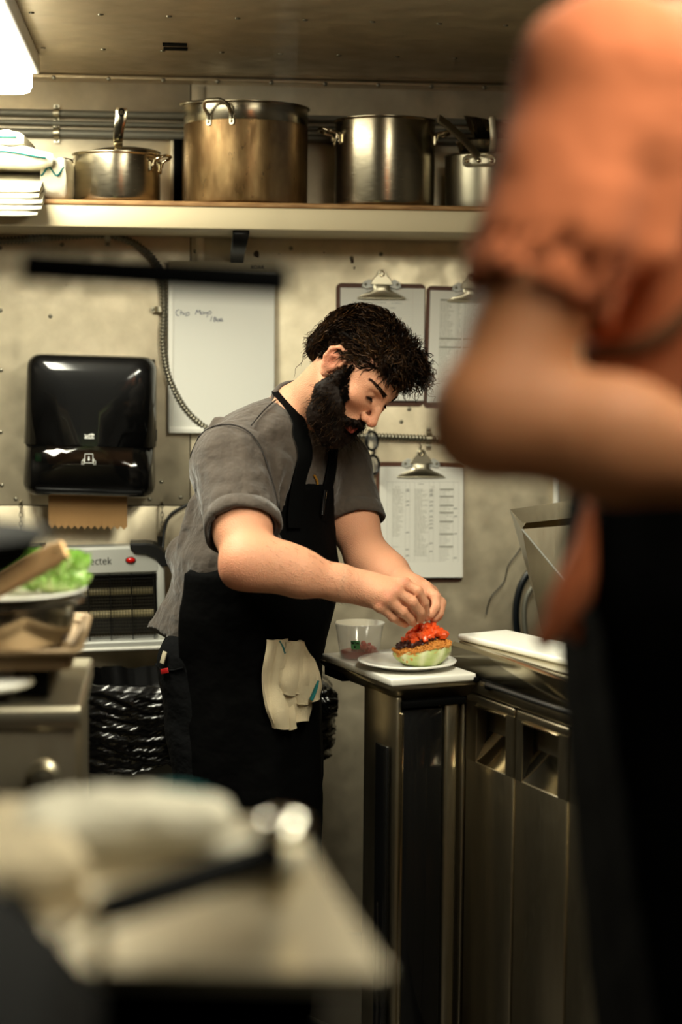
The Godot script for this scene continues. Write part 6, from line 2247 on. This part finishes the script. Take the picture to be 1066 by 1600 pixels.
	sh.cap(Vector3(0.075, 1.000, -3.85), Vector3(0.040, 0.905, -3.850), 0.072, 0.092, 0.03)
	# standing folds: from the armpit across the sleeve, and down the back
	for e in [[Vector3(0.075, 1.300, -3.745), Vector3(0.080, 1.175, -3.640), 0.012], [Vector3(0.215, 1.310, -3.700), Vector3(0.205, 1.195, -3.620), 0.012], [Vector3(0.268, 1.345, -3.755), Vector3(0.262, 1.16, -3.66), 0.012], [Vector3(0.055, 1.21, -3.80), Vector3(0.075, 1.10, -3.80), 0.016], [Vector3(0.115, 1.365, -3.80), Vector3(0.05, 1.20, -3.85), 0.014], [Vector3(0.24, 1.30, -3.70), Vector3(0.235, 1.12, -3.63), 0.010]]:
		sh.cap(sh.snap(e[0], 0.0, 4), sh.snap(e[1], 0.0, 4), e[2] * 0.9, e[2] * 0.5, 0.022)
	var no := FastNoiseLite.new()
	no.seed = 77
	no.frequency = 1.0
	sh.mask = func(p: Vector3) -> float:
		var m := -1.0
		for e in [[cuffR, dirR, 0.0645], [cuffL, dirL, 0.058]]:
			var v: Vector3 = p - e[0]
			var s: float = v.dot(e[1])
			var rad: float = (v - e[1] * s).length()
			if rad < 0.115 and s > -0.06: m = maxf(m, maxf(s, minf(e[2] - rad, s + 0.035)))
		var hem := (0.938 - 0.55 * (p.x + 0.045)) - 0.012 * sin(p.z * 22.0) - p.y
		return maxf(m, hem)
	var fold := func(p: Vector3) -> float:
		var w := no.get_noise_3d(p.x * 5.0 + p.y * 3.0, p.y * 9.0 - p.x * 4.0, p.z * 5.0)
		var w2 := sin(p.y * 55.0 + p.x * 40.0 + 5.0 * no.get_noise_3d(p.x * 6.0, p.y * 4.0, p.z * 6.0))
		return 0.0065 * w + 0.0016 * w2 * smoothstep(0.0, 0.5, absf(w)) + (0.004 * sin(p.x * 70.0 - p.z * 50.0) if p.y < 1.0 else 0.0)
	place.call(part("shirt", sh.mesh(Vector3(-0.13, 0.80, -4.10), Vector3(0.52, 1.46, -3.46), 0.0075, null, fold), M.shirt, t))
	# turned-up cuffs
	for e in [[cuffR, dirR, 0.0755], [cuffL, dirL, 0.0695]]:
		var f := frame(e[1])
		var rings := []
		for q in [[-0.030, 0.000], [-0.028, 0.0035], [-0.002, 0.004], [0.003, 0.000], [0.001, -0.004], [-0.012, -0.008], [-0.03, -0.008]]:
			var ring := PackedVector3Array()
			for j in 48:
				var a := TAU * j / 48
				var rad: float = e[2] + q[1] + 0.0018 * sin(a * 3.0 + 1.0) + 0.001 * sin(a * 7.0)
				ring.append(e[0] + f * Vector3(cos(a) * rad, sin(a) * rad, q[0] + 0.003 * sin(a * 2.0)))
			rings.append(ring)
		rings.append(rings[0])
		place.call(part("sleeve_cuff", MB.new().loft(rings, true, false, false, 9.0), M.shirt, t))
	# seams: shoulder and arm-hole
	var seam := func(pts: Array) -> void:
		var q := []
		for p in curve(pts, 6): q.append(sh.snap(p, 0.0035, 4))
		place.call(part("seam", MB.new().tube(q, 0.0016, 6), M.shirt_seam, t))
	seam.call([Vector3(0.225, 1.425, -3.79), Vector3(0.185, 1.385, -3.73), Vector3(0.16, 1.36, -3.69)])
	seam.call([Vector3(0.055, 1.275, -3.77), Vector3(0.095, 1.345, -3.70), Vector3(0.16, 1.36, -3.66), Vector3(0.215, 1.30, -3.62), Vector3(0.225, 1.22, -3.60)])
	# neckband
	var nbp := []
	var ax := (HT * Vector3(0, -0.03, -0.024) - neck).normalized()
	var nf := frame(ax)
	for j in 40:
		var a := TAU * j / 40
		nbp.append(neck + ax * (0.018 + 0.010 * sin(a)) + (nf.x * cos(a) + nf.y * sin(a)) * 0.0735)
	place.call(part("neckband", MB.new().tube(nbp, 0.0085, 8, true), M.shirt, t))
	# emblem in gold thread on the chest
	for e in [[Vector3(0.352, 1.275, -3.70), Vector3(0.362, 1.262, -3.70), Vector3(0.366, 1.245, -3.70), Vector3(0.372, 1.232, -3.70)], [Vector3(0.395, 1.275, -3.74), Vector3(0.399, 1.262, -3.74)]]:
		var q := []
		for p in curve(e, 4): q.append(sh.snap(p, 0.002, 4))
		place.call(part("gold_emblem", MB.new().tube(q, 0.0028, 6), M.gold, t))
	# ---- jeans and shoes
	var jn := SDF.new()
	jn.ell(Vector3(0.150, 0.905, -3.835), Vector3(0.150, 0.075, 0.125), B)
	jn.cap(hipR + Vector3(0.002, 0.0, -0.006), kneeR, 0.101, 0.078, 0.03)
	jn.cap(hipL, kneeL, 0.104, 0.078, 0.03)
	jn.cap(kneeR, ankR, 0.077, 0.066, 0.02)
	jn.cap(kneeL, ankL, 0.077, 0.066, 0.02)
	jn.mask = func(p: Vector3) -> float: return maxf(0.045 - p.y, p.y - 0.955)
	place.call(part("jeans", jn.mesh(Vector3(-0.12, 0.02, -4.10), Vector3(0.44, 1.0, -3.58), 0.012, null, func(p: Vector3) -> float: return 0.006 * no.get_noise_3d(p.x * 4.0, p.y * 8.0 + p.x * 6.0, p.z * 4.0)), M.jeans, t))
	var stick := func(called: String, at: Vector3, w: float, hgt: float, m: Material, tilt := 0.0) -> void:
		var p := jn.snap(at, 0.004, 5)
		var g := jn.grad(p)
		var bx := MB.new()
		bx.box(Vector3.ZERO, Vector3(w, hgt, 0.003), 0.001, Basis(Vector3.BACK, tilt))
		var o := part(called, bx, m, t)
		o.transform = Transform3D(frame(g), p + g * 0.003 + off)
	stick.call("waist_label", Vector3(-0.005, 0.893, -3.72), 0.014, 0.026, M.label_cream, -0.1)
	stick.call("red_tab", Vector3(-0.005, 0.868, -3.71), 0.024, 0.011, M.red_tag, 0.25)
	var pk := []
	for p in [Vector3(-0.03, 0.872, -3.77), Vector3(-0.012, 0.866, -3.72), Vector3(0.008, 0.872, -3.69), Vector3(0.024, 0.88, -3.67)]: pk.append(jn.snap(p, 0.002, 4))
	place.call(part("pocket_seam", MB.new().tube(pk, 0.0025, 6), M.jeans, t))
	for e in [[ankR, 0.75], [ankL, 0.85]]:
		var sp := SDF.new()
		var fwd := Vector3(sin(e[1]), 0, cos(e[1]))
		var a0: Vector3 = Vector3(e[0].x, 0.05, e[0].z)
		sp.cap(a0 - fwd * 0.045, a0 + fwd * 0.14 + Vector3(0, -0.012, 0), 0.048, 0.036, 0.02)
		sp.cap(a0, a0 + Vector3(0, 0.06, 0), 0.05, 0.046, 0.02)
		sp.mask = func(p: Vector3) -> float: return 0.002 - p.y
		place.call(part("shoe", sp.mesh(a0 - Vector3(0.26, 0.07, 0.26), a0 + Vector3(0.26, 0.13, 0.26), 0.009), M.black_rubber, t))
	# ---- apron: bib, skirt, neck strap, string
	var ap := SDF.new()
	torso.call(ap)
	ap.cap(Vector3(0.166, 0.96, -3.806), Vector3(0.170, 0.40, -3.764), 0.150, 0.152, 0.06)
	ap.ell(Vector3(0.118, 0.72, -3.745), Vector3(0.10, 0.22, 0.08), B, 0.05)
	ap.offset = 0.010
	var axis := Vector3(0.170, 0, -3.810)
	ap.mask = func(p: Vector3) -> float:
		var q: Vector3 = p - axis
		var f := q.x * 0.7071 + q.z * 0.7071
		var l := q.x * 0.7071 - q.z * 0.7071
		var m := 0.37 - p.y
		if p.y < 1.06: return maxf(m, -0.03 - f)
		var k := clampf((p.y - 1.06) / 0.20, 0.0, 1.0)
		var w := lerpf(0.215, 0.090, pow(k, 0.5))
		var top := 1.262 - 0.10 * l
		return maxf(m, maxf(absf(l - 0.015) - w, maxf(lerpf(-0.03, 0.02, k) - f, p.y - top)))
	var fold2 := func(p: Vector3) -> float:
		var q: Vector3 = p - axis
		var a := atan2(q.x * 0.7071 - q.z * 0.7071, q.x * 0.7071 + q.z * 0.7071)
		var low := smoothstep(1.0, 0.6, p.y)
		return 0.005 * no.get_noise_3d(p.x * 6.0, p.y * 5.0, p.z * 6.0) + 0.007 * low * sin(a * 9.0 + 2.0 * no.get_noise_2d(p.y * 3.0, 1.0))
	place.call(part("apron", ap.mesh(Vector3(-0.10, 0.34, -4.06), Vector3(0.50, 1.30, -3.50), 0.0095, null, fold2), M.apron, t))
	var strap := func(pts: Array, lift: float) -> void:
		var q := []
		var nn := []
		for p in curve(pts, 6):
			var s := sh.snap(p, lift, 4)
			q.append(s)
			nn.append(sh.grad(s))
		place.call(part("apron_strap", ribbon(q, nn, 0.034, 0.004), M.apron, t))
	strap.call([Vector3(0.300, 1.175, -3.640), Vector3(0.298, 1.225, -3.655), Vector3(0.292, 1.275, -3.675), Vector3(0.282, 1.325, -3.71), Vector3(0.262, 1.385, -3.75), Vector3(0.243, 1.425, -3.785), Vector3(0.236, 1.442, -3.83), Vector3(0.255, 1.438, -3.90)], 0.0085)
	strap.call([Vector3(0.386, 1.19, -3.70), Vector3(0.385, 1.235, -3.715), Vector3(0.383, 1.275, -3.735), Vector3(0.375, 1.325, -3.765), Vector3(0.355, 1.375, -3.80), Vector3(0.335, 1.41, -3.86), Vector3(0.30, 1.43, -3.90)], 0.0085)
	# pen clipped to the bib
	var pen := MB.new()
	var pp := ap.snap(Vector3(0.372, 1.225, -3.70), 0.006, 4)
	pen.tube([pp + Vector3(0.004, 0.022, 0.0), pp, pp + Vector3(-0.004, -0.03, 0.006)], 0.0045, 8)
	place.call(part("pen", pen, M.black_gloss, t))
	place.call(part("pen_clip", MB.new().tube([pp + Vector3(0.006, 0.018, 0.004), pp + Vector3(0.004, 0.004, 0.006)], 0.0016, 6), M.polished, t))
	# ---- cream towel tucked in the apron at the hip: a thing of its own
	var tw := thing("bar_towel", "cream terry towel with a green edge hanging from the cook's apron", "towel", Vector3(0.242, 0.86, -3.645))
	tw.rotation.y = 0.30
	var lobe := func(x0: float, x1: float, y0: float, y1: float, sway: float, z: float, bulge: float, sd: float) -> MB:
		var g := MB.new()
		g.sheet(16, 30, func(u: float, v: float):
			var c := lerpf(x0, x1, v) + sway * sin(v * 2.6)
			var w := lerpf(0.018, 0.031, smoothstep(0.0, 0.35, v)) * (1.0 - 0.25 * smoothstep(0.75, 1.0, v))
			var xx := c + (u * 2 - 1) * w
			var zz := z + bulge * cos((u - 0.5) * PI) + 0.004 * sin(u * 11.0 + sd + v * 3.0) + 0.004 * sin(v * 9.0 + sd)
			return Vector3(xx, lerpf(y0, y1, v) + 0.004 * sin(u * 6.0 + sd) * v, zz), 0.009)
		return g
	part("cloth_fold", lobe.call(-0.026, -0.006, 0.086, -0.098, -0.012, 0.010, 0.007, 0.3), M.cream_terry, tw)
	part("cloth_fold", lobe.call(0.004, 0.002, 0.084, -0.025, 0.0, 0.020, 0.006, 1.4), M.cream_terry, tw)
	part("cloth_fold", lobe.call(0.012, 0.038, 0.080, -0.048, 0.0, 0.014, 0.007, 2.2), M.cream_terry, tw)
	part("cloth_fold", lobe.call(-0.006, 0.014, 0.03, -0.092, 0.008, 0.004, 0.007, 3.2), M.cream_terry, tw)
	part("green_edge", MB.new().tube(curve([Vector3(0.040, -0.040, 0.034), Vector3(0.049, -0.022, 0.033), Vector3(0.056, -0.002, 0.028)], 5), 0.007, 8, false, true, 0.5), M.teal, tw)
	part("green_edge", MB.new().tube(curve([Vector3(-0.026, 0.086, 0.026), Vector3(-0.020, 0.072, 0.030), Vector3(-0.016, 0.06, 0.030)], 5), 0.004, 8, false, true, 0.5), M.teal, tw)

# ---------------------------------------------------------------- the second person, out of focus, standing on a step
func second_person() -> void:
	var t := thing("person", "blurred second cook in a rust T-shirt and black apron, close on the right", "person", Vector3(0.52, 0.30, -1.60))
	var off := -t.position
	var sp := thing("step_platform", "low wooden step under the near cook in the rust shirt", "step", Vector3(0.56, 0.0, -1.62))
	for k in 5: part("plank", MB.new().box(Vector3(-0.24 + 0.12 * k, 0.288, 0), Vector3(0.114, 0.024, 0.6), 0.003), M.wood_edge, sp)
	for z in [-0.25, 0.25]: part("bearer", MB.new().box(Vector3(0, 0.138, z), Vector3(0.58, 0.276, 0.04), 0.003), M.wood_edge, sp)
	var sh := Vector3(0.350, 1.735, -1.435); var cuff := Vector3(0.282, 1.560, -1.382); var el := Vector3(0.252, 1.478, -1.368); var wr := Vector3(0.452, 1.436, -1.320)
	var shF := Vector3(0.50, 1.735, -1.800); var elF := Vector3(0.56, 1.47, -1.86); var wrF := Vector3(0.74, 1.42, -1.72)
	var neck := Vector3(0.520, 1.815, -1.625)
	var head := Vector3(0.585, 1.935, -1.640)
	var skin := func(p: Vector3) -> Color: return Color(0.46, 0.185, 0.08)
	var b := SDF.new()
	# trunk, legs
	b.ell(Vector3(0.516, 1.60, -1.615), Vector3(0.10, 0.19, 0.165), Basis(), 0.05)
	b.ell(Vector3(0.516, 1.40, -1.600), Vector3(0.10, 0.16, 0.145), Basis(), 0.05)
	b.ell(Vector3(0.520, 1.24, -1.590), Vector3(0.11, 0.11, 0.155), Basis(), 0.05)
	b.cap(neck, head, 0.052, 0.055, 0.03)
	b.cap(neck - Vector3(0, 0.03, 0), sh, 0.05, 0.05, 0.04).cap(neck - Vector3(0, 0.03, 0), shF, 0.05, 0.05, 0.04)
	b.cap(sh, el, 0.054, 0.043, 0.02).cap(shF, elF, 0.054, 0.043, 0.02).cap(elF, wrF, 0.043, 0.028, 0.02)
	for s in [-1, 1]:
		b.cap(Vector3(0.525, 1.20, -1.60 + s * 0.085), Vector3(0.535, 0.80, -1.60 + s * 0.095), 0.085, 0.055, 0.04)
		b.cap(Vector3(0.535, 0.80, -1.60 + s * 0.095), Vector3(0.52, 0.40, -1.60 + s * 0.10), 0.054, 0.036, 0.02)
	# near forearm, thick below the elbow
	var fa := wr - el
	b.ell(el + Vector3(-0.014, -0.006, 0), Vector3(0.036, 0.042, 0.040), Basis(), 0.02)
	b.cap(el, el + fa * 0.45, 0.044, 0.047, 0.02).cap(el + fa * 0.45, wr, 0.047, 0.029, 0.02)
	# head with a face
	var hb := Basis(Vector3.UP, PI / 2) * Basis(Vector3.RIGHT, 0.35)
	var HT := Transform3D(hb, head + Vector3(0.0, 0.045, 0))
	b.ell(HT * Vector3(0, 0.03, -0.012), Vector3(0.076, 0.090, 0.098), hb, 0.02)
	b.ell(HT * Vector3(0, -0.040, 0.036), Vector3(0.056, 0.075, 0.058), hb, 0.03)
	b.cap(HT * Vector3(0, 0.022, 0.09), HT * Vector3(0, -0.022, 0.112), 0.009, 0.012, 0.01)
	b.cap(HT * Vector3(-0.022, -0.062, 0.088), HT * Vector3(0.022, -0.062, 0.088), 0.007, 0.007, 0.006)
	for s in [-1, 1]:
		b.ell(HT * Vector3(s * 0.032, 0.012, 0.094), Vector3(0.016, 0.011, 0.012), hb, 0.01, 1)
		b.ell(HT * Vector3(s * 0.079, -0.01, -0.01), Vector3(0.009, 0.031, 0.020), hb, 0.005)
	var trunk := b.mesh(Vector3(0.15, 0.33, -1.98), Vector3(0.86, 2.11, -1.25), 0.0115, skin)
	# hands, loosely closed over a bowl out of view
	var list := [[trunk, Transform3D()]]
	for e in [[wr, el, 1.0], [wrF, elF, -1.0]]:
		var d: Vector3 = (e[0] - e[1]).normalized()
		var side: Vector3 = d.cross(Vector3.UP).normalized() * e[2]
		var up: Vector3 = side.cross(d).normalized() * e[2]
		var F := []
		for i in 4:
			var k: Vector3 = e[0] + d * (0.082 - 0.004 * absf(i - 1.2)) + side * (0.030 - 0.019 * i)
			F.append([k, k + d * 0.034 - up * 0.016, k + d * 0.044 - up * 0.038, k + d * 0.036 - up * 0.056])
		var T := [e[0] + d * 0.035 + side * 0.036 - up * 0.012, e[0] + d * 0.064 + side * 0.046 - up * 0.030, e[0] + d * 0.084 + side * 0.036 - up * 0.044]
		var hd := hand_field(e[0], F, T, 0.024)
		hd.cap(e[0] - d * 0.03, e[0] + d * 0.01, 0.029, 0.028, 0.01)
		list.append([hd.mesh(e[0] - Vector3.ONE * 0.11, e[0] + Vector3.ONE * 0.15, 0.0042, skin), Transform3D()])
	var place := func(o: MeshInstance3D) -> MeshInstance3D:
		o.position = off
		return o
	place.call(part("body", join(list), M.skin, t))
	for s in [-1, 1]:
		var ey := part("eyeball", MB.new().ball(Vector3.ZERO, Vector3.ONE * 0.0118, 14), M.eye_white, t)
		ey.position = HT * Vector3(s * 0.032, 0.011, 0.077) + off
		var ir := part("iris", MB.new().ball(Vector3.ZERO, Vector3(0.005, 0.005, 0.0025), 12), M.iris, t)
		ir.transform = Transform3D(hb, HT * Vector3(s * 0.032, 0.011, 0.0880) + off)
	var hr := SDF.new()
	hr.ell(HT * Vector3(0, 0.036, -0.020), Vector3(0.084, 0.094, 0.104), hb, 0.02)
	var HI := HT.affine_inverse()
	hr.mask = func(p: Vector3) -> float:
		var q: Vector3 = HI * p
		return maxf(q.z - lerpf(-0.01, 0.07, clampf((q.y - 0.0) / 0.09, 0.0, 1.0)), -0.06 - q.y)
	var nz := FastNoiseLite.new()
	nz.seed = 5
	nz.frequency = 40.0
	place.call(part("hair", hr.mesh(HT.origin - Vector3.ONE * 0.15, HT.origin + Vector3.ONE * 0.15, 0.008, null, func(p: Vector3) -> float: return 0.006 * nz.get_noise_3dv(p)), M.hair, t))
	# T-shirt
	var torso := func(q: SDF) -> void:
		q.ell(Vector3(0.518, 1.60, -1.615), Vector3(0.122, 0.205, 0.185))
		q.ell(Vector3(0.516, 1.40, -1.600), Vector3(0.118, 0.17, 0.165), Basis(), 0.05)
		q.cap(Vector3(0.405, 1.40, -1.55), Vector3(0.324, 1.276, -1.515), 0.034, 0.012, 0.02)
		q.cap(Vector3(0.425, 1.38, -1.62), Vector3(0.390, 1.285, -1.60), 0.050, 0.030, 0.03)
		q.ell(Vector3(0.516, 1.30, -1.595), Vector3(0.118, 0.08, 0.16), Basis(), 0.04)
	var s := SDF.new()
	torso.call(s)
	s.cap(Vector3(0.500, 1.785, -1.58), sh + Vector3(0, 0.006, 0), 0.055, 0.068, 0.04)
	s.cap(Vector3(0.515, 1.785, -1.67), shF, 0.055, 0.068, 0.04)
	var dr := (cuff - sh).normalized()
	s.cap(sh, cuff + dr * 0.015, 0.070, 0.062, 0.03)
	var drF := (elF - shF).normalized()
	s.cap(shF, shF + drF * 0.16, 0.07, 0.064, 0.03)
	# gathers hanging between sleeve and chest, and the tail at the back
	s.cap(Vector3(0.385, 1.70, -1.425), Vector3(0.383, 1.598, -1.370), 0.050, 0.010, 0.03)
	s.cap(Vector3(0.345, 1.69, -1.380), Vector3(0.318, 1.615, -1.345), 0.020, 0.014, 0.025)
	s.cap(Vector3(0.315, 1.69, -1.40), Vector3(0.262, 1.60, -1.372), 0.020, 0.012, 0.02)
	s.cap(Vector3(0.405, 1.66, -1.47), Vector3(0.40, 1.46, -1.52), 0.052, 0.046, 0.03)
	var no := FastNoiseLite.new()
	no.seed = 17
	no.frequency = 1.0
	s.mask = func(p: Vector3) -> float:
		var m := -1.0
		for e in [[cuff, dr, 0.054], [shF + drF * 0.15, drF, 0.054]]:
			var v: Vector3 = p - e[0]
			var q: float = v.dot(e[1])
			var rad: float = (v - e[1] * q).length()
			if rad < 0.095 and q > -0.06: m = maxf(m, maxf(q, minf(e[2] - rad, q + 0.04)))
		return maxf(m, (1.262 if p.x < 0.42 else 1.24) - p.y)
	place.call(part("shirt", s.mesh(Vector3(0.16, 1.20, -1.95), Vector3(0.72, 1.90, -1.27), 0.0105, null, func(p: Vector3) -> float: return 0.004 * no.get_noise_3d(p.x * 7.0, p.y * 6.0, p.z * 7.0) + 0.0012 * sin(p.y * 60.0 + p.x * 50.0)), M.rust_shirt, t))
	var nbp := []
	for j in 30:
		var a := TAU * j / 30
		nbp.append(neck + Vector3(cos(a) * 0.062, 0.012 - 0.012 * cos(a), sin(a) * 0.062))
	place.call(part("neckband", MB.new().tube(nbp, 0.009, 8, true), M.rust_shirt, t))
	# trousers
	var j := SDF.new()
	j.ell(Vector3(0.520, 1.20, -1.595), Vector3(0.125, 0.11, 0.170))
	for q in [-1, 1]:
		j.cap(Vector3(0.530, 1.18, -1.60 + q * 0.085), Vector3(0.540, 0.80, -1.60 + q * 0.095), 0.102, 0.075, 0.03)
		j.cap(Vector3(0.532, 0.80, -1.60 + q * 0.095), Vector3(0.52, 0.39, -1.60 + q * 0.10), 0.075, 0.064, 0.02)
	j.mask = func(p: Vector3) -> float: return maxf(0.345 - p.y, p.y - 1.275)
	place.call(part("trousers", j.mesh(Vector3(0.36, 0.33, -1.86), Vector3(0.70, 1.30, -1.36), 0.013), M.jeans, t))
	# apron over it
	var ap := SDF.new()
	torso.call(ap)
	ap.cap(Vector3(0.522, 1.24, -1.597), Vector3(0.535, 0.72, -1.60), 0.165, 0.172, 0.05)
	ap.offset = 0.012
	ap.mask = func(p: Vector3) -> float:
		var m := 0.66 - p.y
		if p.y < 1.40: return maxf(m, 0.368 + 0.14 * maxf(0.0, 1.3 - p.y) - p.x)
		var k := clampf((p.y - 1.40) / 0.2, 0.0, 1.0)
		return maxf(p.y - 1.64, lerpf(0.368, 0.44, k) - p.x)
	place.call(part("apron", ap.mesh(Vector3(0.32, 0.64, -1.86), Vector3(0.76, 1.68, -1.36), 0.013), M.apron, t))
	var st := []
	var nn := []
	for p in curve([Vector3(0.55, 1.63, -1.45), Vector3(0.46, 1.58, -1.425), Vector3(0.40, 1.545, -1.47), Vector3(0.385, 1.50, -1.56)], 6):
		var q := s.snap(p, 0.006, 3)
		st.append(q)
		nn.append(s.grad(q))
	place.call(part("apron_string", ribbon(st, nn, 0.016, 0.004), M.tan, t))
	for q in [-1, 1]:
		var so := SDF.new()
		var a0 := Vector3(0.51, 0.345, -1.60 + q * 0.10)
		so.cap(a0 + Vector3(-0.045, 0, 0), a0 + Vector3(0.15, -0.012, 0), 0.046, 0.034, 0.02)
		so.cap(a0, a0 + Vector3(0, 0.06, 0), 0.048, 0.044, 0.02)
		so.mask = func(p: Vector3) -> float: return 0.302 - p.y
		place.call(part("shoe", so.mesh(a0 - Vector3(0.12, 0.06, 0.08), a0 + Vector3(0.22, 0.13, 0.08), 0.010), M.black_rubber, t))

# ---------------------------------------------------------------- near things, far out of focus
func foreground() -> void:
	# black ticket rail on two thin wires
	var r := thing("ticket_rail", "black ticket rail hanging close to the camera, blurred across the whiteboard", "rail", Vector3(-0.0107, 1.5825, -1.367))
	r.rotation = Vector3(0, -0.098, -0.046)
	part("rail_bar", MB.new().box(Vector3.ZERO, Vector3(0.202, 0.0240, 0.016), 0.004), M.black_matt, r)
	part("rail_lip", MB.new().box(Vector3(0, -0.004, 0.009), Vector3(0.200, 0.008, 0.004), 0.001), M.black_matt, r)
	for s in [-1, 1]: part("hanger_wire", MB.new().tube([Vector3(s * 0.09, 0.004, 0), Vector3(s * 0.09, 0.3, 0), Vector3(s * 0.09, 0.633 + s * 0.004, 0)], 0.0004, 5), M.conduit_grey, r)
	# cabinet in the near left corner with a steel top
	var c := thing("near_cabinet", "dark cabinet with a bright steel top in the blurred near foreground", "cabinet", Vector3(0.0, 0.0, 0.0))
	var top := MB.new()
	var P := [Vector3(-0.053, 0, -1.005), Vector3(0.124, 0, -0.985), Vector3(0.093, 0, -1.335), Vector3(-0.150, 0, -1.355)]
	var rings := []
	for e in [[1.163, 0.0], [1.172, 0.0]]:
		var q := PackedVector3Array()
		var mid: Vector3 = (P[0] + P[1] + P[2] + P[3]) * 0.25
		for p in P: q.append(Vector3(p.x, e[0], p.z) + (mid - p).normalized() * e[1])
		rings.append(q)
	top.loft(rings, true, true, true, 0.5)
	part("steel_top", top, M.bright_top, c)
	part("cabinet_body", MB.new().box(Vector3(-0.035, 0.581, -1.18), Vector3(0.25, 1.162, 0.30), 0.004), M.black_matt, c)
	# black appliance at the very left edge
	var a := thing("black_appliance", "black appliance side filling the lower left corner, out of focus", "appliance", Vector3(0.0, 0.0, -0.83))
	var sl := PackedVector2Array()
	for e in [[-0.34, 0.0], [-0.036, 0.0], [-0.036, 1.190], [-0.056, 1.218], [-0.09, 1.246], [-0.34, 1.262]]: sl.append(Vector2(e[0], e[1]))
	part("appliance_body", MB.new().prism(sl, -0.10, 0.10, 0.006), M.black_matt, a)
	# folded cream cloth on the steel top
	var f := thing("folded_cloth", "folded cream cloth with a teal edge on the near steel top", "cloth", Vector3(-0.030, 1.1725, -1.270), 0.05)
	part("cloth", cloth_slab(Vector3(0.150, 0.030, 0.085), 33, 0.010), M.terry, f)
	part("teal_edge", MB.new().tube(curve([Vector3(0.02, 0.030, -0.034), Vector3(0.045, 0.029, -0.036), Vector3(0.070, 0.020, -0.036)], 5), 0.005, 8, false, true, 0.5), M.teal, f)
	var f2 := thing("folded_cloth", "small crumpled pale cloth beside the folded cream one", "cloth", Vector3(0.062, 1.1725, -1.190), -0.3)
	part("cloth", cloth_slab(Vector3(0.060, 0.022, 0.050), 34, 0.009), M.terry, f2)
	var f3 := thing("folded_cloth", "yellowish cloth at the near left edge before the folded cream one", "cloth", Vector3(-0.122, 1.1725, -1.225), 0.25)
	part("cloth", cloth_slab(Vector3(0.105, 0.022, 0.17), 35, 0.010), M.cream_terry, f3)
	# black-handled tongs lying across
	var k := thing("tongs", "black-handled tongs lying across the near steel top", "tongs", Vector3.ZERO)
	var hb := MB.new()
	var A := Vector3(-0.040, 1.196, -1.035)
	var B := Vector3(0.068, 1.205, -1.118)
	var pts := []
	for i in 9: pts.append(A.lerp(B, i / 8.0))
	bar_handle(hb, pts, 0.026, 0.019, Vector3.UP, 1.1)
	part("grip", hb, M.black_matt, k)
	var arm := MB.new()
	bar_handle(arm, [A + Vector3(-0.004, 0, 0.004), A + Vector3(-0.02, -0.008, 0.016), A + Vector3(-0.035, -0.016, 0.03)], 0.014, 0.003, Vector3.UP)
	part("arm", arm, M.polished, k)
	part("pivot_end", MB.new().ball(B + Vector3(0.004, 0.014, -0.004), Vector3(0.019, 0.011, 0.019), 24), M.chrome, k)
	part("foot", MB.new().box(B + Vector3(0.0, -0.020, 0.0), Vector3(0.010, 0.027, 0.010), 0.002), M.polished, k)
	part("foot", MB.new().box(A + Vector3(0.0, -0.014, 0.0), Vector3(0.010, 0.021, 0.010), 0.002), M.polished, k)
